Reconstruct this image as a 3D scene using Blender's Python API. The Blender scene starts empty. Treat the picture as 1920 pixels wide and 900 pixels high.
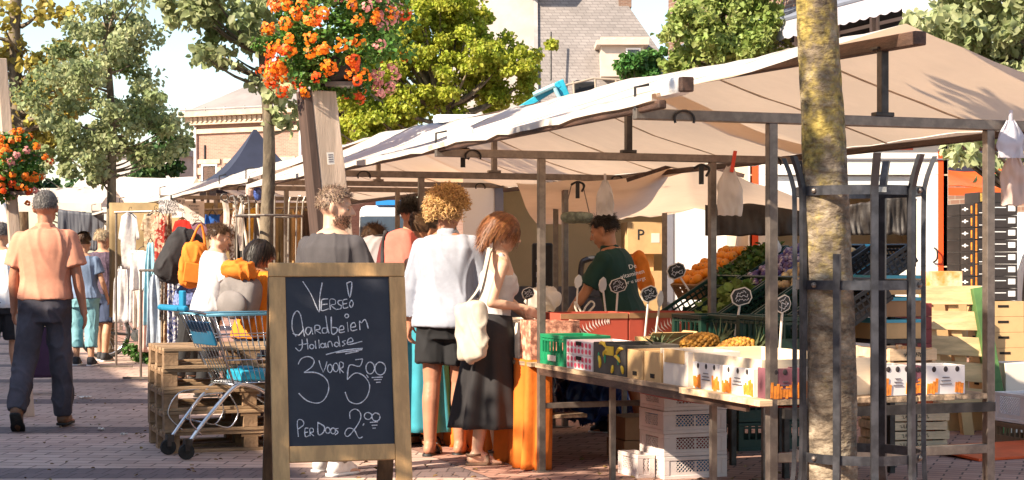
import bpy, bmesh, math, random
import numpy as np
from mathutils import Vector, Matrix, noise
R = math.radians
rnd = random.Random(7)
C = bpy.context.scene.collection
SC = bpy.context.scene

# ------------------------------------------------------------------ camera, light, exposure
CAM_H, FPX, HOR = 1.35, 3200.0, 485.0
cam_data = bpy.data.cameras.new('camera')
cam = bpy.data.objects.new('camera', cam_data)
C.objects.link(cam)
cam.location = (0, 0, CAM_H)
cam.rotation_euler = (R(90), 0, 0)
cam_data.sensor_width = 36
cam_data.lens = 36 * FPX / 1920
cam_data.shift_y = 35 / 1920
cam_data.clip_end = 2000
SC.camera = cam

SUN_EL = R(34)
TRAVEL = Vector((0.8 * math.cos(SUN_EL), 0.6 * math.cos(SUN_EL), -math.sin(SUN_EL)))
w = bpy.data.worlds.new('World'); SC.world = w; w.use_nodes = True
nt = w.node_tree
sky = nt.nodes.new('ShaderNodeTexSky'); sky.sky_type = 'NISHITA'; sky.sun_disc = False
sky.sun_elevation = SUN_EL
sky.sun_rotation = math.atan2(-TRAVEL.x, -TRAVEL.y)
sky.air_density = 1.15; sky.dust_density = 0.7; sky.ozone_density = 1.0
bg = nt.nodes['Background']; bg.inputs['Strength'].default_value = 0.10
nt.links.new(sky.outputs[0], bg.inputs['Color'])
sl = bpy.data.lights.new('sun', 'SUN'); sl.energy = 5.0; sl.angle = R(0.5); sl.color = (1.0, 0.85, 0.66)
sun = bpy.data.objects.new('sun', sl); C.objects.link(sun)
sun.rotation_euler = TRAVEL.to_track_quat('-Z', 'Y').to_euler()
SC.view_settings.view_transform = 'Standard'
SC.view_settings.look = 'None'
SC.view_settings.gamma = 1.0
SC.view_settings.use_curve_mapping = False
SC.view_settings.exposure = 1.35

# ------------------------------------------------------------------ coordinates
def P(px, py, Y):
    return Vector(((px - 960) / FPX * Y, Y, CAM_H - (py - HOR) / FPX * Y))
def GX(px, Y, z=0.0):
    return Vector(((px - 960) / FPX * Y, Y, z))
RZ = R(20)
O = Vector((0.749, 10.99, 0))
UD = Vector((-math.sin(RZ), math.cos(RZ), 0)); VD = Vector((math.cos(RZ), math.sin(RZ), 0))
def L(x, y, z=0.0):
    return O + VD * x + UD * y + Vector((0, 0, z))
def eul(x=0, y=0, z=0):
    return Matrix.Rotation(z, 3, 'Z') @ Matrix.Rotation(y, 3, 'Y') @ Matrix.Rotation(x, 3, 'X')

# ------------------------------------------------------------------ materials
MATS = {}
def hexc(h):
    h = h.lstrip('#'); c = [int(h[i:i + 2], 16) / 255 for i in (0, 2, 4)]
    return tuple(((x + .055) / 1.055) ** 2.4 if x > .04045 else x / 12.92 for x in c)
def M(name, col=(.5, .5, .5), rough=.7, var=.18, scale=6.0, bump=0.0, bscale=40.0, metal=0.0, trans=0.0, stretch=(1, 1, 1),
      col2=None, fac=(.42, .62), spec=.4, island=0.0, coat=0.0, alpha=1.0, tcol=None):
    if name in MATS: return MATS[name]
    if isinstance(col, str): col = hexc(col)
    if isinstance(col2, str): col2 = hexc(col2)
    m = bpy.data.materials.new(name); m.use_nodes = True
    n = m.node_tree.nodes; l = m.node_tree.links
    b = n['Principled BSDF']
    b.inputs['Roughness'].default_value = rough
    b.inputs['Metallic'].default_value = metal
    b.inputs['Specular IOR Level'].default_value = spec
    if coat: b.inputs['Coat Weight'].default_value = coat
    tc = n.new('ShaderNodeTexCoord'); mp = n.new('ShaderNodeMapping')
    mp.inputs['Scale'].default_value = stretch
    l.new(tc.outputs['Object'], mp.inputs['Vector'])
    nz = n.new('ShaderNodeTexNoise'); nz.inputs['Scale'].default_value = scale; nz.inputs['Detail'].default_value = 6
    nz.inputs['Roughness'].default_value = .62
    l.new(mp.outputs[0], nz.inputs['Vector'])
    rp = n.new('ShaderNodeValToRGB')
    lo = tuple(c * (1 - var) for c in col); hi = tuple(min(1, c * (1 + var)) for c in col)
    if col2: lo, hi = col, col2
    rp.color_ramp.elements[0].position = fac[0]; rp.color_ramp.elements[1].position = fac[1]
    rp.color_ramp.elements[0].color = (*lo, 1); rp.color_ramp.elements[1].color = (*hi, 1)
    l.new(nz.outputs['Fac'], rp.inputs['Fac'])
    colout = rp.outputs['Color']
    if island:
        g = n.new('ShaderNodeNewGeometry'); hs = n.new('ShaderNodeHueSaturation')
        mr = n.new('ShaderNodeMapRange'); mr.inputs['To Min'].default_value = 1 - island; mr.inputs['To Max'].default_value = 1 + island
        mr2 = n.new('ShaderNodeMapRange'); mr2.inputs['To Min'].default_value = .5 - island * .07; mr2.inputs['To Max'].default_value = .5 + island * .05
        l.new(g.outputs['Random Per Island'], mr.inputs['Value']); l.new(g.outputs['Random Per Island'], mr2.inputs['Value'])
        l.new(mr.outputs[0], hs.inputs['Value']); l.new(mr2.outputs[0], hs.inputs['Hue'])
        l.new(colout, hs.inputs['Color']); colout = hs.outputs['Color']
    l.new(colout, b.inputs['Base Color'])
    if bump:
        nb = n.new('ShaderNodeTexNoise'); nb.inputs['Scale'].default_value = bscale; nb.inputs['Detail'].default_value = 5
        l.new(mp.outputs[0], nb.inputs['Vector'])
        bp = n.new('ShaderNodeBump'); bp.inputs['Strength'].default_value = bump; bp.inputs['Distance'].default_value = .02
        l.new(nb.outputs['Fac'], bp.inputs['Height']); l.new(bp.outputs[0], b.inputs['Normal'])
    if trans:
        t = n.new('ShaderNodeBsdfTranslucent')
        if tcol: t.inputs['Color'].default_value = (*tcol, 1)
        else: l.new(colout, t.inputs['Color'])
        mx = n.new('ShaderNodeMixShader'); mx.inputs[0].default_value = trans
        l.new(b.outputs[0], mx.inputs[1]); l.new(t.outputs[0], mx.inputs[2])
        l.new(mx.outputs[0], n['Material Output'].inputs['Surface'])
    if alpha < 1: b.inputs['Alpha'].default_value = alpha
    MATS[name] = m
    return m

# ------------------------------------------------------------------ mesh builder
class MB:
    def __init__(s): s.v = []; s.f = []; s.m = []
    def add(s, vs, fs, mi=0):
        b = len(s.v); s.v += [tuple(x) for x in vs]
        for f in fs: s.f.append([b + i for i in f]); s.m.append(mi)
        return s
    def box(s, c, d, rot=None, mi=0, taper=(1, 1)):
        c = Vector(c); hx, hy, hz = d[0] / 2, d[1] / 2, d[2] / 2
        vs = []
        for z in (-1, 1):
            tx, ty = (1, 1) if z < 0 else taper
            for x, y in ((-1, -1), (1, -1), (1, 1), (-1, 1)):
                p = Vector((x * hx * tx, y * hy * ty, z * hz)); vs.append(c + (rot @ p if rot else p))
        return s.add(vs, [(3, 2, 1, 0), (4, 5, 6, 7), (0, 1, 5, 4), (1, 2, 6, 5), (2, 3, 7, 6), (3, 0, 4, 7)], mi)
    def bar(s, a, b, wd, ht=None, up=(0, 0, 1), mi=0):
        a = Vector(a); b = Vector(b); d = (b - a); ln = d.length
        if ln < 1e-6: return s
        d.normalize(); up = Vector(up)
        if abs(d.dot(up)) > .98: up = Vector((0, 1, 0))
        sd = d.cross(up).normalized(); u2 = sd.cross(d)
        rot = Matrix((sd, d, u2)).transposed()
        return s.box((a + b) / 2, (wd, ln, ht or wd), rot, mi)
    def tube(s, pts, r, n=8, mi=0, closed=False, cap=True):
        pts = [Vector(p) for p in pts]; k = len(pts)
        rs = r if isinstance(r, (list, tuple)) else [r] * k
        prev = None; base = len(s.v)
        for i, p in enumerate(pts):
            if closed: t = pts[(i + 1) % k] - pts[i - 1]
            else: t = pts[min(i + 1, k - 1)] - pts[max(i - 1, 0)]
            t.normalize()
            if prev is None:
                a = Vector((0, 0, 1)) if abs(t.z) < .9 else Vector((1, 0, 0))
                prev = t.cross(a).normalized()
            else:
                prev = (prev - t * prev.dot(t)).normalized()
            q = t.cross(prev)
            for j in range(n):
                an = 2 * math.pi * j / n
                s.v.append(tuple(p + (prev * math.cos(an) + q * math.sin(an)) * rs[i]))
        rng = k if closed else k - 1
        for i in range(rng):
            for j in range(n):
                a0 = base + i * n + j; a1 = base + i * n + (j + 1) % n
                i2 = (i + 1) % k
                s.f.append([a0, a1, base + i2 * n + (j + 1) % n, base + i2 * n + j]); s.m.append(mi)
        if cap and not closed:
            s.f.append([base + j for j in range(n)][::-1]); s.m.append(mi)
            s.f.append([base + (k - 1) * n + j for j in range(n)]); s.m.append(mi)
        return s
    def ell(s, c, r, rot=None, nu=12, nv=8, mi=0):
        c = Vector(c); r = (r, r, r) if not isinstance(r, (tuple, list)) else r
        vs = []
        for i in range(1, nv):
            th = math.pi * i / nv
            for j in range(nu):
                ph = 2 * math.pi * j / nu
                p = Vector((r[0] * math.sin(th) * math.cos(ph), r[1] * math.sin(th) * math.sin(ph), r[2] * math.cos(th)))
                vs.append(c + (rot @ p if rot else p))
        top = len(vs); pz = Vector((0, 0, r[2])); vs.append(c + (rot @ pz if rot else pz)); vs.append(c - (rot @ pz if rot else pz))
        fs = []
        for i in range(nv - 2):
            for j in range(nu):
                fs.append((i * nu + j, (i + 1) * nu + j, (i + 1) * nu + (j + 1) % nu, i * nu + (j + 1) % nu))
        for j in range(nu):
            fs.append((top, j, (j + 1) % nu)); fs.append((top + 1, (nv - 2) * nu + (j + 1) % nu, (nv - 2) * nu + j))
        return s.add(vs, fs, mi)
    def loft(s, rings, mi=0, cap=True):
        n = len(rings[0]); b = len(s.v)
        for rg in rings: s.v += [tuple(p) for p in rg]
        for i in range(len(rings) - 1):
            for j in range(n):
                s.f.append([b + i * n + j, b + i * n + (j + 1) % n, b + (i + 1) * n + (j + 1) % n, b + (i + 1) * n + j]); s.m.append(mi)
        if cap:
            s.f.append([b + j for j in range(n)][::-1]); s.m.append(mi)
            e = b + (len(rings) - 1) * n
            s.f.append([e + j for j in range(n)]); s.m.append(mi)
        return s
    def grid(s, fn, nu, nv, mi=0):
        vs = [fn(i / nu, j / nv) for j in range(nv + 1) for i in range(nu + 1)]
        fs = [(j * (nu + 1) + i, j * (nu + 1) + i + 1, (j + 1) * (nu + 1) + i + 1, (j + 1) * (nu + 1) + i) for j in range(nv) for i in range(nu)]
        return s.add(vs, fs, mi)
    def prism(s, poly, a, depth_vec, mi=0, ex=None, ey=None):
        a = Vector(a); d = Vector(depth_vec); ex = Vector(ex or (1, 0, 0)); ey = Vector(ey or (0, 0, 1)); n = len(poly)
        v1 = [a + ex * x + ey * y for x, y in poly]; v2 = [p + d for p in v1]
        fs = [list(range(n)), list(range(2 * n - 1, n - 1, -1))] + [(i, n + i, n + (i + 1) % n, (i + 1) % n) for i in range(n)]
        return s.add(v1 + v2, fs, mi)
    def mesh(s, name):
        me = bpy.data.meshes.new(name); me.from_pydata(s.v, [], s.f)
        if s.m and max(s.m) > 0: me.polygons.foreach_set('material_index', s.m)
        me.validate(); me.update(); return me
    def build(s, name, mats, parent=None, smooth=False, bevel=0.0, solid=0.0, loc=None, rot=None):
        me = s.mesh(name)
        return link(name, me, mats, parent, smooth, bevel, solid, loc, rot)
def link(name, me, mats, parent=None, smooth=False, bevel=0.0, solid=0.0, loc=None, rot=None):
    for m in (mats if isinstance(mats, (list, tuple)) else [mats]): me.materials.append(m)
    o = bpy.data.objects.new(name, me); C.objects.link(o)
    if parent: o.parent = parent
    if loc is not None: o.location = loc
    if rot is not None: o.rotation_euler = rot
    if smooth: me.polygons.foreach_set('use_smooth', [True] * len(me.polygons))
    if solid:
        md = o.modifiers.new('s', 'SOLIDIFY'); md.thickness = solid; md.offset = 0
    if bevel:
        md = o.modifiers.new('b', 'BEVEL'); md.width = bevel; md.segments = 2; md.limit_method = 'ANGLE'; md.angle_limit = R(40)
    return o
def tag(o, label=None, cat=None, group=None, kind=None):
    if label: o['label'] = label
    if cat: o['category'] = cat
    if group: o['group'] = group
    if kind: o['kind'] = kind
    return o
def thing(name, label, cat, loc=(0, 0, 0), rz=0.0, group=None, rot=None):
    o = bpy.data.objects.new(name, None); C.objects.link(o); o.empty_display_size = .1
    o.location = loc; o.rotation_euler = rot if rot else (0, 0, rz)
    return tag(o, label, cat, group)
def copytree(o, loc=None, rz=None, label=None, parent=None, rot=None):
    c = o.copy(); C.objects.link(c)
    if parent: c.parent = parent
    if loc is not None: c.location = loc
    if rz is not None: c.rotation_euler = (o.rotation_euler[0], o.rotation_euler[1], rz)
    if rot is not None: c.rotation_euler = rot
    if label: c['label'] = label
    for ch in list(o.children): copytree(ch, parent=c)
    return c
def struct(o): return tag(o, kind='structure')
def catmull(pts, k=6, closed=False):
    pts = [Vector(p) for p in pts]; n = len(pts); out = []
    rng = n if closed else n - 1
    for i in range(rng):
        if closed: p0, p1, p2, p3 = pts[i - 1], pts[i], pts[(i + 1) % n], pts[(i + 2) % n]
        else: p0, p1, p2, p3 = pts[max(i - 1, 0)], pts[i], pts[i + 1], pts[min(i + 2, n - 1)]
        for j in range(k):
            t = j / k
            out.append(.5 * ((2 * p1) + (p2 - p0) * t + (2 * p0 - 5 * p1 + 4 * p2 - p3) * t * t + (3 * p1 - p0 - 3 * p2 + p3) * t ** 3))
    if not closed: out.append(pts[-1])
    return out
def text_obj(name, body, size, mat, parent=None, loc=(0, 0, 0), rot=(0, 0, 0), align='CENTER', ext=.0008, space=1.0):
    cu = bpy.data.curves.new(name, 'FONT'); cu.body = body; cu.size = size; cu.align_x = align; cu.align_y = 'CENTER'; cu.extrude = ext
    cu.space_line = space; cu.resolution_u = 2
    o = bpy.data.objects.new(name + '_tmp', cu); C.objects.link(o)
    dg = bpy.context.evaluated_depsgraph_get()
    me = bpy.data.meshes.new_from_object(o.evaluated_get(dg))
    bpy.data.objects.remove(o)
    me.materials.clear()
    return link(name, me, mat, parent, loc=loc, rot=rot)
def remesh(me, voxel, smooth_it=4, fac=.5):
    o = bpy.data.objects.new('tmp', me); C.objects.link(o)
    md = o.modifiers.new('r', 'REMESH'); md.mode = 'VOXEL'; md.voxel_size = voxel; md.use_smooth_shade = True
    if smooth_it:
        ms = o.modifiers.new('s', 'SMOOTH'); ms.factor = fac; ms.iterations = smooth_it
    dg = bpy.context.evaluated_depsgraph_get()
    out = bpy.data.meshes.new_from_object(o.evaluated_get(dg))
    bpy.data.objects.remove(o)
    out.polygons.foreach_set('use_smooth', [True] * len(out.polygons))
    return out
def wrinkle(me, amp, freq=9.0, st=(1, 1, .45), seed=0.0):
    """Cloth folds: stretched, warped ridges rather than an even grain."""
    me.update()
    co = np.empty(len(me.vertices) * 3); me.vertices.foreach_get('co', co); co = co.reshape(-1, 3)
    nr = np.empty(len(me.vertices) * 3); me.vertices.foreach_get('normal', nr); nr = nr.reshape(-1, 3)
    f = freq * .8
    for i in range(len(co)):
        c = co[i]
        q = Vector((c[0] * f * st[0] + seed, c[1] * f * st[1] + seed * .7, c[2] * f * st[2] * .8))
        wq = noise.noise(q * .6 + Vector((7, 3, seed))) * 1.1
        q2 = Vector((q.x + wq, q.y + wq, q.z + .55 * q.x))
        d = (1 - min(1, abs(noise.noise(q2)) * 3.2)) ** 2 * .9 - .25 + .45 * noise.noise(q * .9) + .12 * noise.noise(q * 3)
        co[i] += nr[i] * amp * d
    me.vertices.foreach_set('co', co.ravel()); me.update()
# ------------------------------------------------------------------ common materials
M('steel', (.20, .165, .14), .42, .16, 22, metal=.6, col2=None)
M('steel_dark', (.05, .046, .045), .42, .35, 10, metal=.55)
M('canvas', (.88, .84, .78), .85, .10, 1.8, .3, 6, trans=.42, tcol=(.95, .69, .48))
M('canvas_old', (.85, .80, .73), .85, .12, 1.4, .3, 5, trans=.42, tcol=(.95, .72, .52))
M('canvas_tan', (.64, .52, .40), .85, .10, 1.4, .3, 5, trans=.38)
M('dark_wood', (.075, .04, .028), .6, .4, 3, .3, 30, stretch=(8, 1, 8))
M('plank', (.36, .25, .16), .75, .4, 4, .3, 30, stretch=(10, 1.2, 10))
M('white_paint', (.82, .81, .79), .4, .05, 1.5)
M('truck_white', (.80, .80, .80), .35, .05, 1.0)
M('black', (.012, .012, .013), .5, .3, 9)
M('rubber', (.018, .018, .018), .8, .3, 20)
M('red_plastic', (.62, .05, .02), .4, .1, 5)
M('orange_paint', (.72, .11, .02), .45, .08, 4)

# ------------------------------------------------------------------ ground
def paving(name, c1, c2, mortar, band, bw=.22, bh=.105, rz=0.06, bandper=2.72, bandoff=0.0, bandw=.52):
    m = bpy.data.materials.new(name); m.use_nodes = True
    n = m.node_tree.nodes; l = m.node_tree.links; b = n['Principled BSDF']; b.inputs['Roughness'].default_value = .82
    tc = n.new('ShaderNodeTexCoord'); mp = n.new('ShaderNodeMapping'); mp.inputs['Rotation'].default_value = (0, 0, rz)
    l.new(tc.outputs['Object'], mp.inputs['Vector'])
    wn = n.new('ShaderNodeTexNoise'); wn.inputs['Scale'].default_value = 1.7; l.new(mp.outputs[0], wn.inputs['Vector'])
    wm = n.new('ShaderNodeVectorMath'); wm.operation = 'SCALE'; wm.inputs['Scale'].default_value = .035
    l.new(wn.outputs['Color'], wm.inputs[0])
    wa = n.new('ShaderNodeVectorMath'); l.new(mp.outputs[0], wa.inputs[0]); l.new(wm.outputs[0], wa.inputs[1])
    br = n.new('ShaderNodeTexBrick'); br.inputs['Scale'].default_value = 1
    br.inputs['Brick Width'].default_value = bw; br.inputs['Row Height'].default_value = bh
    br.inputs['Mortar Size'].default_value = .0065; br.inputs['Mortar Smooth'].default_value = .2
    br.inputs['Color1'].default_value = (*c1, 1); br.inputs['Color2'].default_value = (*c2, 1); br.inputs['Mortar'].default_value = (*mortar, 1)
    l.new(wa.outputs[0], br.inputs['Vector'])
    nz = n.new('ShaderNodeTexNoise'); nz.inputs['Scale'].default_value = .9; nz.inputs['Detail'].default_value = 8; nz.inputs['Roughness'].default_value = .7
    l.new(tc.outputs['Object'], nz.inputs['Vector'])
    mr = n.new('ShaderNodeMapRange'); mr.inputs['From Min'].default_value = .3; mr.inputs['From Max'].default_value = .7
    mr.inputs['To Min'].default_value = .72; mr.inputs['To Max'].default_value = 1.25; l.new(nz.outputs['Fac'], mr.inputs['Value'])
    # darker courses of pavers laid across the street
    sx = n.new('ShaderNodeSeparateXYZ'); mp2 = n.new('ShaderNodeMapping'); mp2.inputs['Rotation'].default_value = (0, 0, -.02)
    l.new(tc.outputs['Object'], mp2.inputs['Vector']); l.new(mp2.outputs[0], sx.inputs[0])
    ad = n.new('ShaderNodeMath'); ad.inputs[1].default_value = bandoff; l.new(sx.outputs['Y'], ad.inputs[0])
    dv = n.new('ShaderNodeMath'); dv.operation = 'DIVIDE'; dv.inputs[1].default_value = bandper; l.new(ad.outputs[0], dv.inputs[0])
    fr = n.new('ShaderNodeMath'); fr.operation = 'FRACT'; l.new(dv.outputs[0], fr.inputs[0])
    lt = n.new('ShaderNodeMath'); lt.operation = 'LESS_THAN'; lt.inputs[1].default_value = bandw / bandper; l.new(fr.outputs[0], lt.inputs[0])
    mx = n.new('ShaderNodeMix'); mx.data_type = 'RGBA'; l.new(lt.outputs[0], mx.inputs['Factor'])
    l.new(br.outputs['Color'], mx.inputs['A'])
    b2 = n.new('ShaderNodeTexBrick'); b2.inputs['Scale'].default_value = 1; b2.inputs['Brick Width'].default_value = .105; b2.inputs['Row Height'].default_value = .22
    b2.inputs['Mortar Size'].default_value = .005
    b2.inputs['Color1'].default_value = (*band, 1); b2.inputs['Color2'].default_value = (*[c * 1.3 for c in band], 1); b2.inputs['Mortar'].default_value = (*[c * .5 for c in band], 1)
    l.new(wa.outputs[0], b2.inputs['Vector']); l.new(b2.outputs['Color'], mx.inputs['B'])
    hs = n.new('ShaderNodeHueSaturation'); l.new(mr.outputs[0], hs.inputs['Value']); l.new(mx.outputs['Result'], hs.inputs['Color'])
    l.new(hs.outputs['Color'], b.inputs['Base Color'])
    bp = n.new('ShaderNodeBump'); bp.inputs['Strength'].default_value = .8; bp.inputs['Distance'].default_value = .02; bp.invert = True
    l.new(br.outputs['Fac'], bp.inputs['Height']); l.new(bp.outputs[0], b.inputs['Normal'])
    return m
g = MB(); g.grid(lambda u, v: (-300 + 600 * u, -200 + 600 * v, 0), 24, 24)
struct(g.build('ground', paving('street_pavers', (.55, .395, .325), (.44, .305, .25), (.13, .09, .075), (.14, .098, .095), .30, .15, bandoff=.35)))
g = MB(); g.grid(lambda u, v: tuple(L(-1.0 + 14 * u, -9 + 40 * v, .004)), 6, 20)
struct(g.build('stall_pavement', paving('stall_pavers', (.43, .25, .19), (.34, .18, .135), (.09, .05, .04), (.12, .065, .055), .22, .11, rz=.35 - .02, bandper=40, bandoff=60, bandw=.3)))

# ------------------------------------------------------------------ market stalls
def cloth_roof(y0, y1, ez, rz0, rz1, xr=1.3, ny=18, nx=16, sag=.05, seed=0, drop=.032, yn=0.0):
    mb = MB()
    def fn(u, v):
        y = y0 + (y1 - y0) * v; x = -xr + 2 * xr * u
        a = 1 - abs(x) / xr
        rz = rz0 + (rz1 - rz0) * v
        z = ez + (rz - ez) * a
        z -= sag * math.sin(math.pi * a) * (.35 + .65 * math.sin(math.pi * v)) + .02 * math.sin(math.pi * v) * a
        z += .024 * noise.noise(Vector((x * 1.7 + seed, y * 1.2, seed))) + .012 * noise.noise(Vector((x * 4 + y * 2, y * 3.5, seed)))
        if u < .001 or u > .999: z += .008 * noise.noise(Vector((y * 2.1, seed, 3)))
        return Vector((x, y, z))
    mb.grid(fn, nx, ny)
    mb.fn = fn
    # hems hanging down along both eaves
    for sgn, uu in ((-1, 0.0), (1, 1.0)):
        mb.grid(lambda a, b: fn(uu, a) + Vector((sgn * .006, 0, -drop * b * (1 + .5 * noise.noise(Vector((a * 9, seed, sgn)))))), ny, 2)
    return mb
STALLS = []
M('seam', (.62, .54, .46), .85, .15, 6, trans=.3)
def seams(t, cl, n):
    for k in range(1, n):
        m = MB(); rows = [cl.fn(i / 24, k / n) for i in range(25)]
        m.loft([[p + Vector((0, -.012, .004)), p + Vector((0, .012, .004)), p + Vector((0, .012, -.004)), p + Vector((0, -.012, -.004))] for p in rows]); m.build('seam', MATS['seam'], t)

def stall(label, frames, roof, posts=.6, half=1.3, mats=('canvas',), kingmat='steel', ridge_ext=(0.0, 0.0), post_mat='steel'):
    t = thing('market_stall', label, 'market stall', O, RZ, 'market stalls in a row along the street')
    y0, y1, ez, r0, r1 = roof[:5]
    for (yf, bz, rz) in frames:
        for sx in (-posts, posts):
            b = MB(); b.bar((sx, yf, .0), (sx, yf, bz - .025), .045, .045)
            b.box((sx, yf, .006), (.09, .09, .012)); b.build('post', MATS[post_mat], t, bevel=.004)
        b = MB(); b.bar((-half, yf, bz), (half, yf, bz), .045, .05)
        b.build('beam', MATS[post_mat], t, bevel=.004)
        b = MB(); b.bar((0, yf, bz + .025), (0, yf, rz - .05), .04, .045); b.box((0, yf, bz + .035), (.10, .05, .02)); b.box((0, yf, rz - .055), (.10, .06, .012))
        b.build('king_post', MATS[kingmat], t, bevel=.003)
        for sx in (-half, half):   # upturned hooks that carry the eave poles
            b = MB(); b.tube([(sx * .96, yf, bz + .02), (sx, yf - .01, bz + .02), (sx, yf - .01, bz + .12), (sx * .945, yf, bz + .135)], .007, 6)
            b.build('eave_hook', MATS['steel_dark'], t)
        for sx in (-half * .82, half * .8):
            b = MB(); b.tube([(sx + .05 * math.cos(a), yf - .035, bz - .02 + .04 * math.sin(a)) for a in np.linspace(-.4, 3.6, 12)], .006, 6)
            b.build('clamp', MATS['black'], t)
    b = MB(); b.bar((0, y0 - ridge_ext[0], r0 - .06 - ridge_ext[0] * (r1 - r0) / (y1 - y0)), (0, y1 + ridge_ext[1], r1 - .06), .065, .065)
    b.build('ridge_pole', MATS['dark_wood'], t, bevel=.006)
    for sx in (-1, 1):
        b = MB(); b.bar((sx * (half - .03), y0 - .02, ez - .03), (sx * (half - .03), y1 - .05, ez - .03), .04, .04)
        b.build('eave_pole', MATS['dark_wood'], t, bevel=.008)
    return t
M('canvas_wrap', (.82, .79, .75), .8, .14, 5, .3, 20)

st1 = stall('nearest market stall with open tan gable and white sloping canopy beside the tree guard', [(-3.0, 2.005, 2.41), (0.0, 2.005, 2.48)], (-3.22, .12, 2.06, 2.43, 2.50), ridge_ext=(.10, 0), kingmat='steel_dark', post_mat='steel')
cl = cloth_roof(-3.20, .14, 2.07, 2.45, 2.51, seed=1.3, sag=.02)
cl.build('canopy', MATS['canvas'], st1, smooth=True); seams(st1, cl, 3)
b = MB(); b.bar((-1.225, -3.36, 2.105), (-1.225, -3.13, 2.105), .075, .082); b.build('cloth_wrap', MATS['canvas_wrap'], st1, bevel=.02); b = MB(); b.bar((-1.225, -3.40, 2.105), (-1.225, -3.361, 2.105), .06, .065); b.build('pole_end', MATS['dark_wood'], st1, bevel=.006)
st2 = stall('middle market stall whose white canopy starts behind the nearest one above the shoppers', [(2.6, 2.0, 2.5), (6.0, 2.08, 2.54)], (-.16, 5.95, 2.06, 2.50, 2.56))
cl = cloth_roof(-.20, 5.95, 2.055, 2.49, 2.57, seed=4.1, ny=26, sag=.06); cl.build('canopy', MATS['canvas'], st2, smooth=True); seams(st2, cl, 5)
b = MB(); b.bar((-1.225, -.42, 2.10), (-1.225, -.1, 2.10), .075, .08); b.build('cloth_wrap', MATS['canvas_wrap'], st2, bevel=.02)
st3 = stall('long market stall of the clothes seller with handwritten paper signs under its white canopy', [(7.4, 2.08, 2.52), (11.5, 2.12, 2.52), (15.5, 2.12, 2.5), (19.2, 2.13, 2.5)], (5.9, 19.5, 2.12, 2.55, 2.52))
cl = cloth_roof(5.88, 19.6, 2.11, 2.56, 2.53, seed=8.2, ny=40, sag=.06); cl.build('canopy', MATS['canvas_old'], st3, smooth=True); seams(st3, cl, 9)

# stretchers near the ground on the nearest two frames
b = MB(); b.bar((-.6, -3.0, .42), (.6, -3.0, .42), .04, .045); b.build('stretcher', MATS['steel'], st1, bevel=.003)
b = MB(); b.bar((-.6, 0.0, .42), (.6, 0.0, .42), .035, .035); b.build('stretcher', MATS['steel'], st1, bevel=.003)

# low awning of the stalls behind
def awning_grid(top, bot, Yt, Yb, n=40, m=16, seed=0):
    def lerp(pts, u):
        k = len(pts) - 1; f = u * k; i = min(int(f), k - 1); t = f - i
        t = t * t * (3 - 2 * t) * .5 + t * .5
        return pts[i][0] + (pts[i + 1][0] - pts[i][0]) * t, pts[i][1] + (pts[i + 1][1] - pts[i][1]) * t
    def fn(u, v):
        a = P(*lerp(top, u), Yt); c = P(*lerp(bot, u), Yb)
        p = a.lerp(c, v); p.z -= .07 * math.sin(math.pi * v)
        p.z += .03 * noise.noise(Vector((u * 9 + seed, v * 3, seed))) + (.03 * noise.noise(Vector((u * 26, 0, seed))) if v > .99 else 0)
        return p
    mb = MB(); mb.grid(fn, n, m); return mb
aw = thing('low_awning', 'low sagging pinkish canvas awning with ragged edge hung behind the produce seller', 'awning')
awning_grid([(968, 343), (1086, 340), (1175, 336), (1290, 300), (1390, 332), (1500, 372)], [(1012, 420), (1100, 417), (1175, 410), (1302, 394), (1400, 402), (1510, 392)], 13.3, 15.9, seed=2).build('sheet', MATS['canvas'], aw, smooth=True)
b = MB(); b.bar(P(1175, 338, 13.25), P(1292, 300, 13.25), .03); b.bar(P(1292, 300, 13.25), P(1395, 330, 13.25), .03); b.build('edge_pole', MATS['dark_wood'], aw)
for px, Y in ((1246, 15.6), (1042, 14.4)):
    b = MB(); b.bar(GX(px, Y), P(px, 340, Y), .045); b.build('post', MATS['steel'], aw)

# ------------------------------------------------------------------ tables
def plank_top(t, x0, x1, y0, y1, z, n, mat='plank'):
    r = random.Random(int(y0 * 10) + 5); w_ = (x1 - x0) / n
    b = MB()
    for i in range(n):
        b.box((x0 + w_ * (i + .5), (y0 + y1) / 2 + r.uniform(-.02, .02), z - .014 + r.uniform(-.004, .004)), (w_ - .006, y1 - y0 - r.uniform(0, .03), .028))
    return b.build('table_top', MATS[mat], t, bevel=.003)
def trestle(t, y, x0, x1, z):
    for sx in (x0, x1):
        b = MB(); b.bar((sx, y, 0), (sx, y, z - .03), .03); b.box((sx, y, .008), (.1, .14, .016)); b.build('leg', MATS['steel'], t)
    b = MB(); b.bar((x0, y, z - .045), (x1, y, z - .045), .03, .03); b.build('crossbar', MATS['steel'], t)
tb1 = thing('stall_table', 'plank table of the nearest stall holding fruit boxes, its end facing the tree guard', 'table', O, RZ, 'plank tables of the stalls')
plank_top(tb1, -.66, .6, -3.03, -.02, .690, 6)
trestle(tb1, -2.2, -.5, .5, .665); trestle(tb1, -.9, -.5, .5, .665)
b = MB(); b.bar((-.56, -3.04, .628), (.6, -3.04, .628), .035, .045); b.build('end_rail', MATS['steel_dark'], tb1)
b = MB(); b.bar((-.645, -2.85, .650), (-.645, -.1, .650), .02, .05); b.build('side_rail', MATS['dark_wood'], tb1)
tb2 = thing('stall_table', 'plank table behind the first one with an orange cloth hanging to the ground', 'table', O, RZ, 'plank tables of the stalls')
plank_top(tb2, -.66, .6, .02, 3.0, .690, 6); trestle(tb2, 1.2, -.5, .5, .665); trestle(tb2, 2.6, -.5, .5, .665)
M('orange_cloth', (.78, .19, .02), .8, .1, 3, .3, 12, trans=.2)
b = MB()
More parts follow.
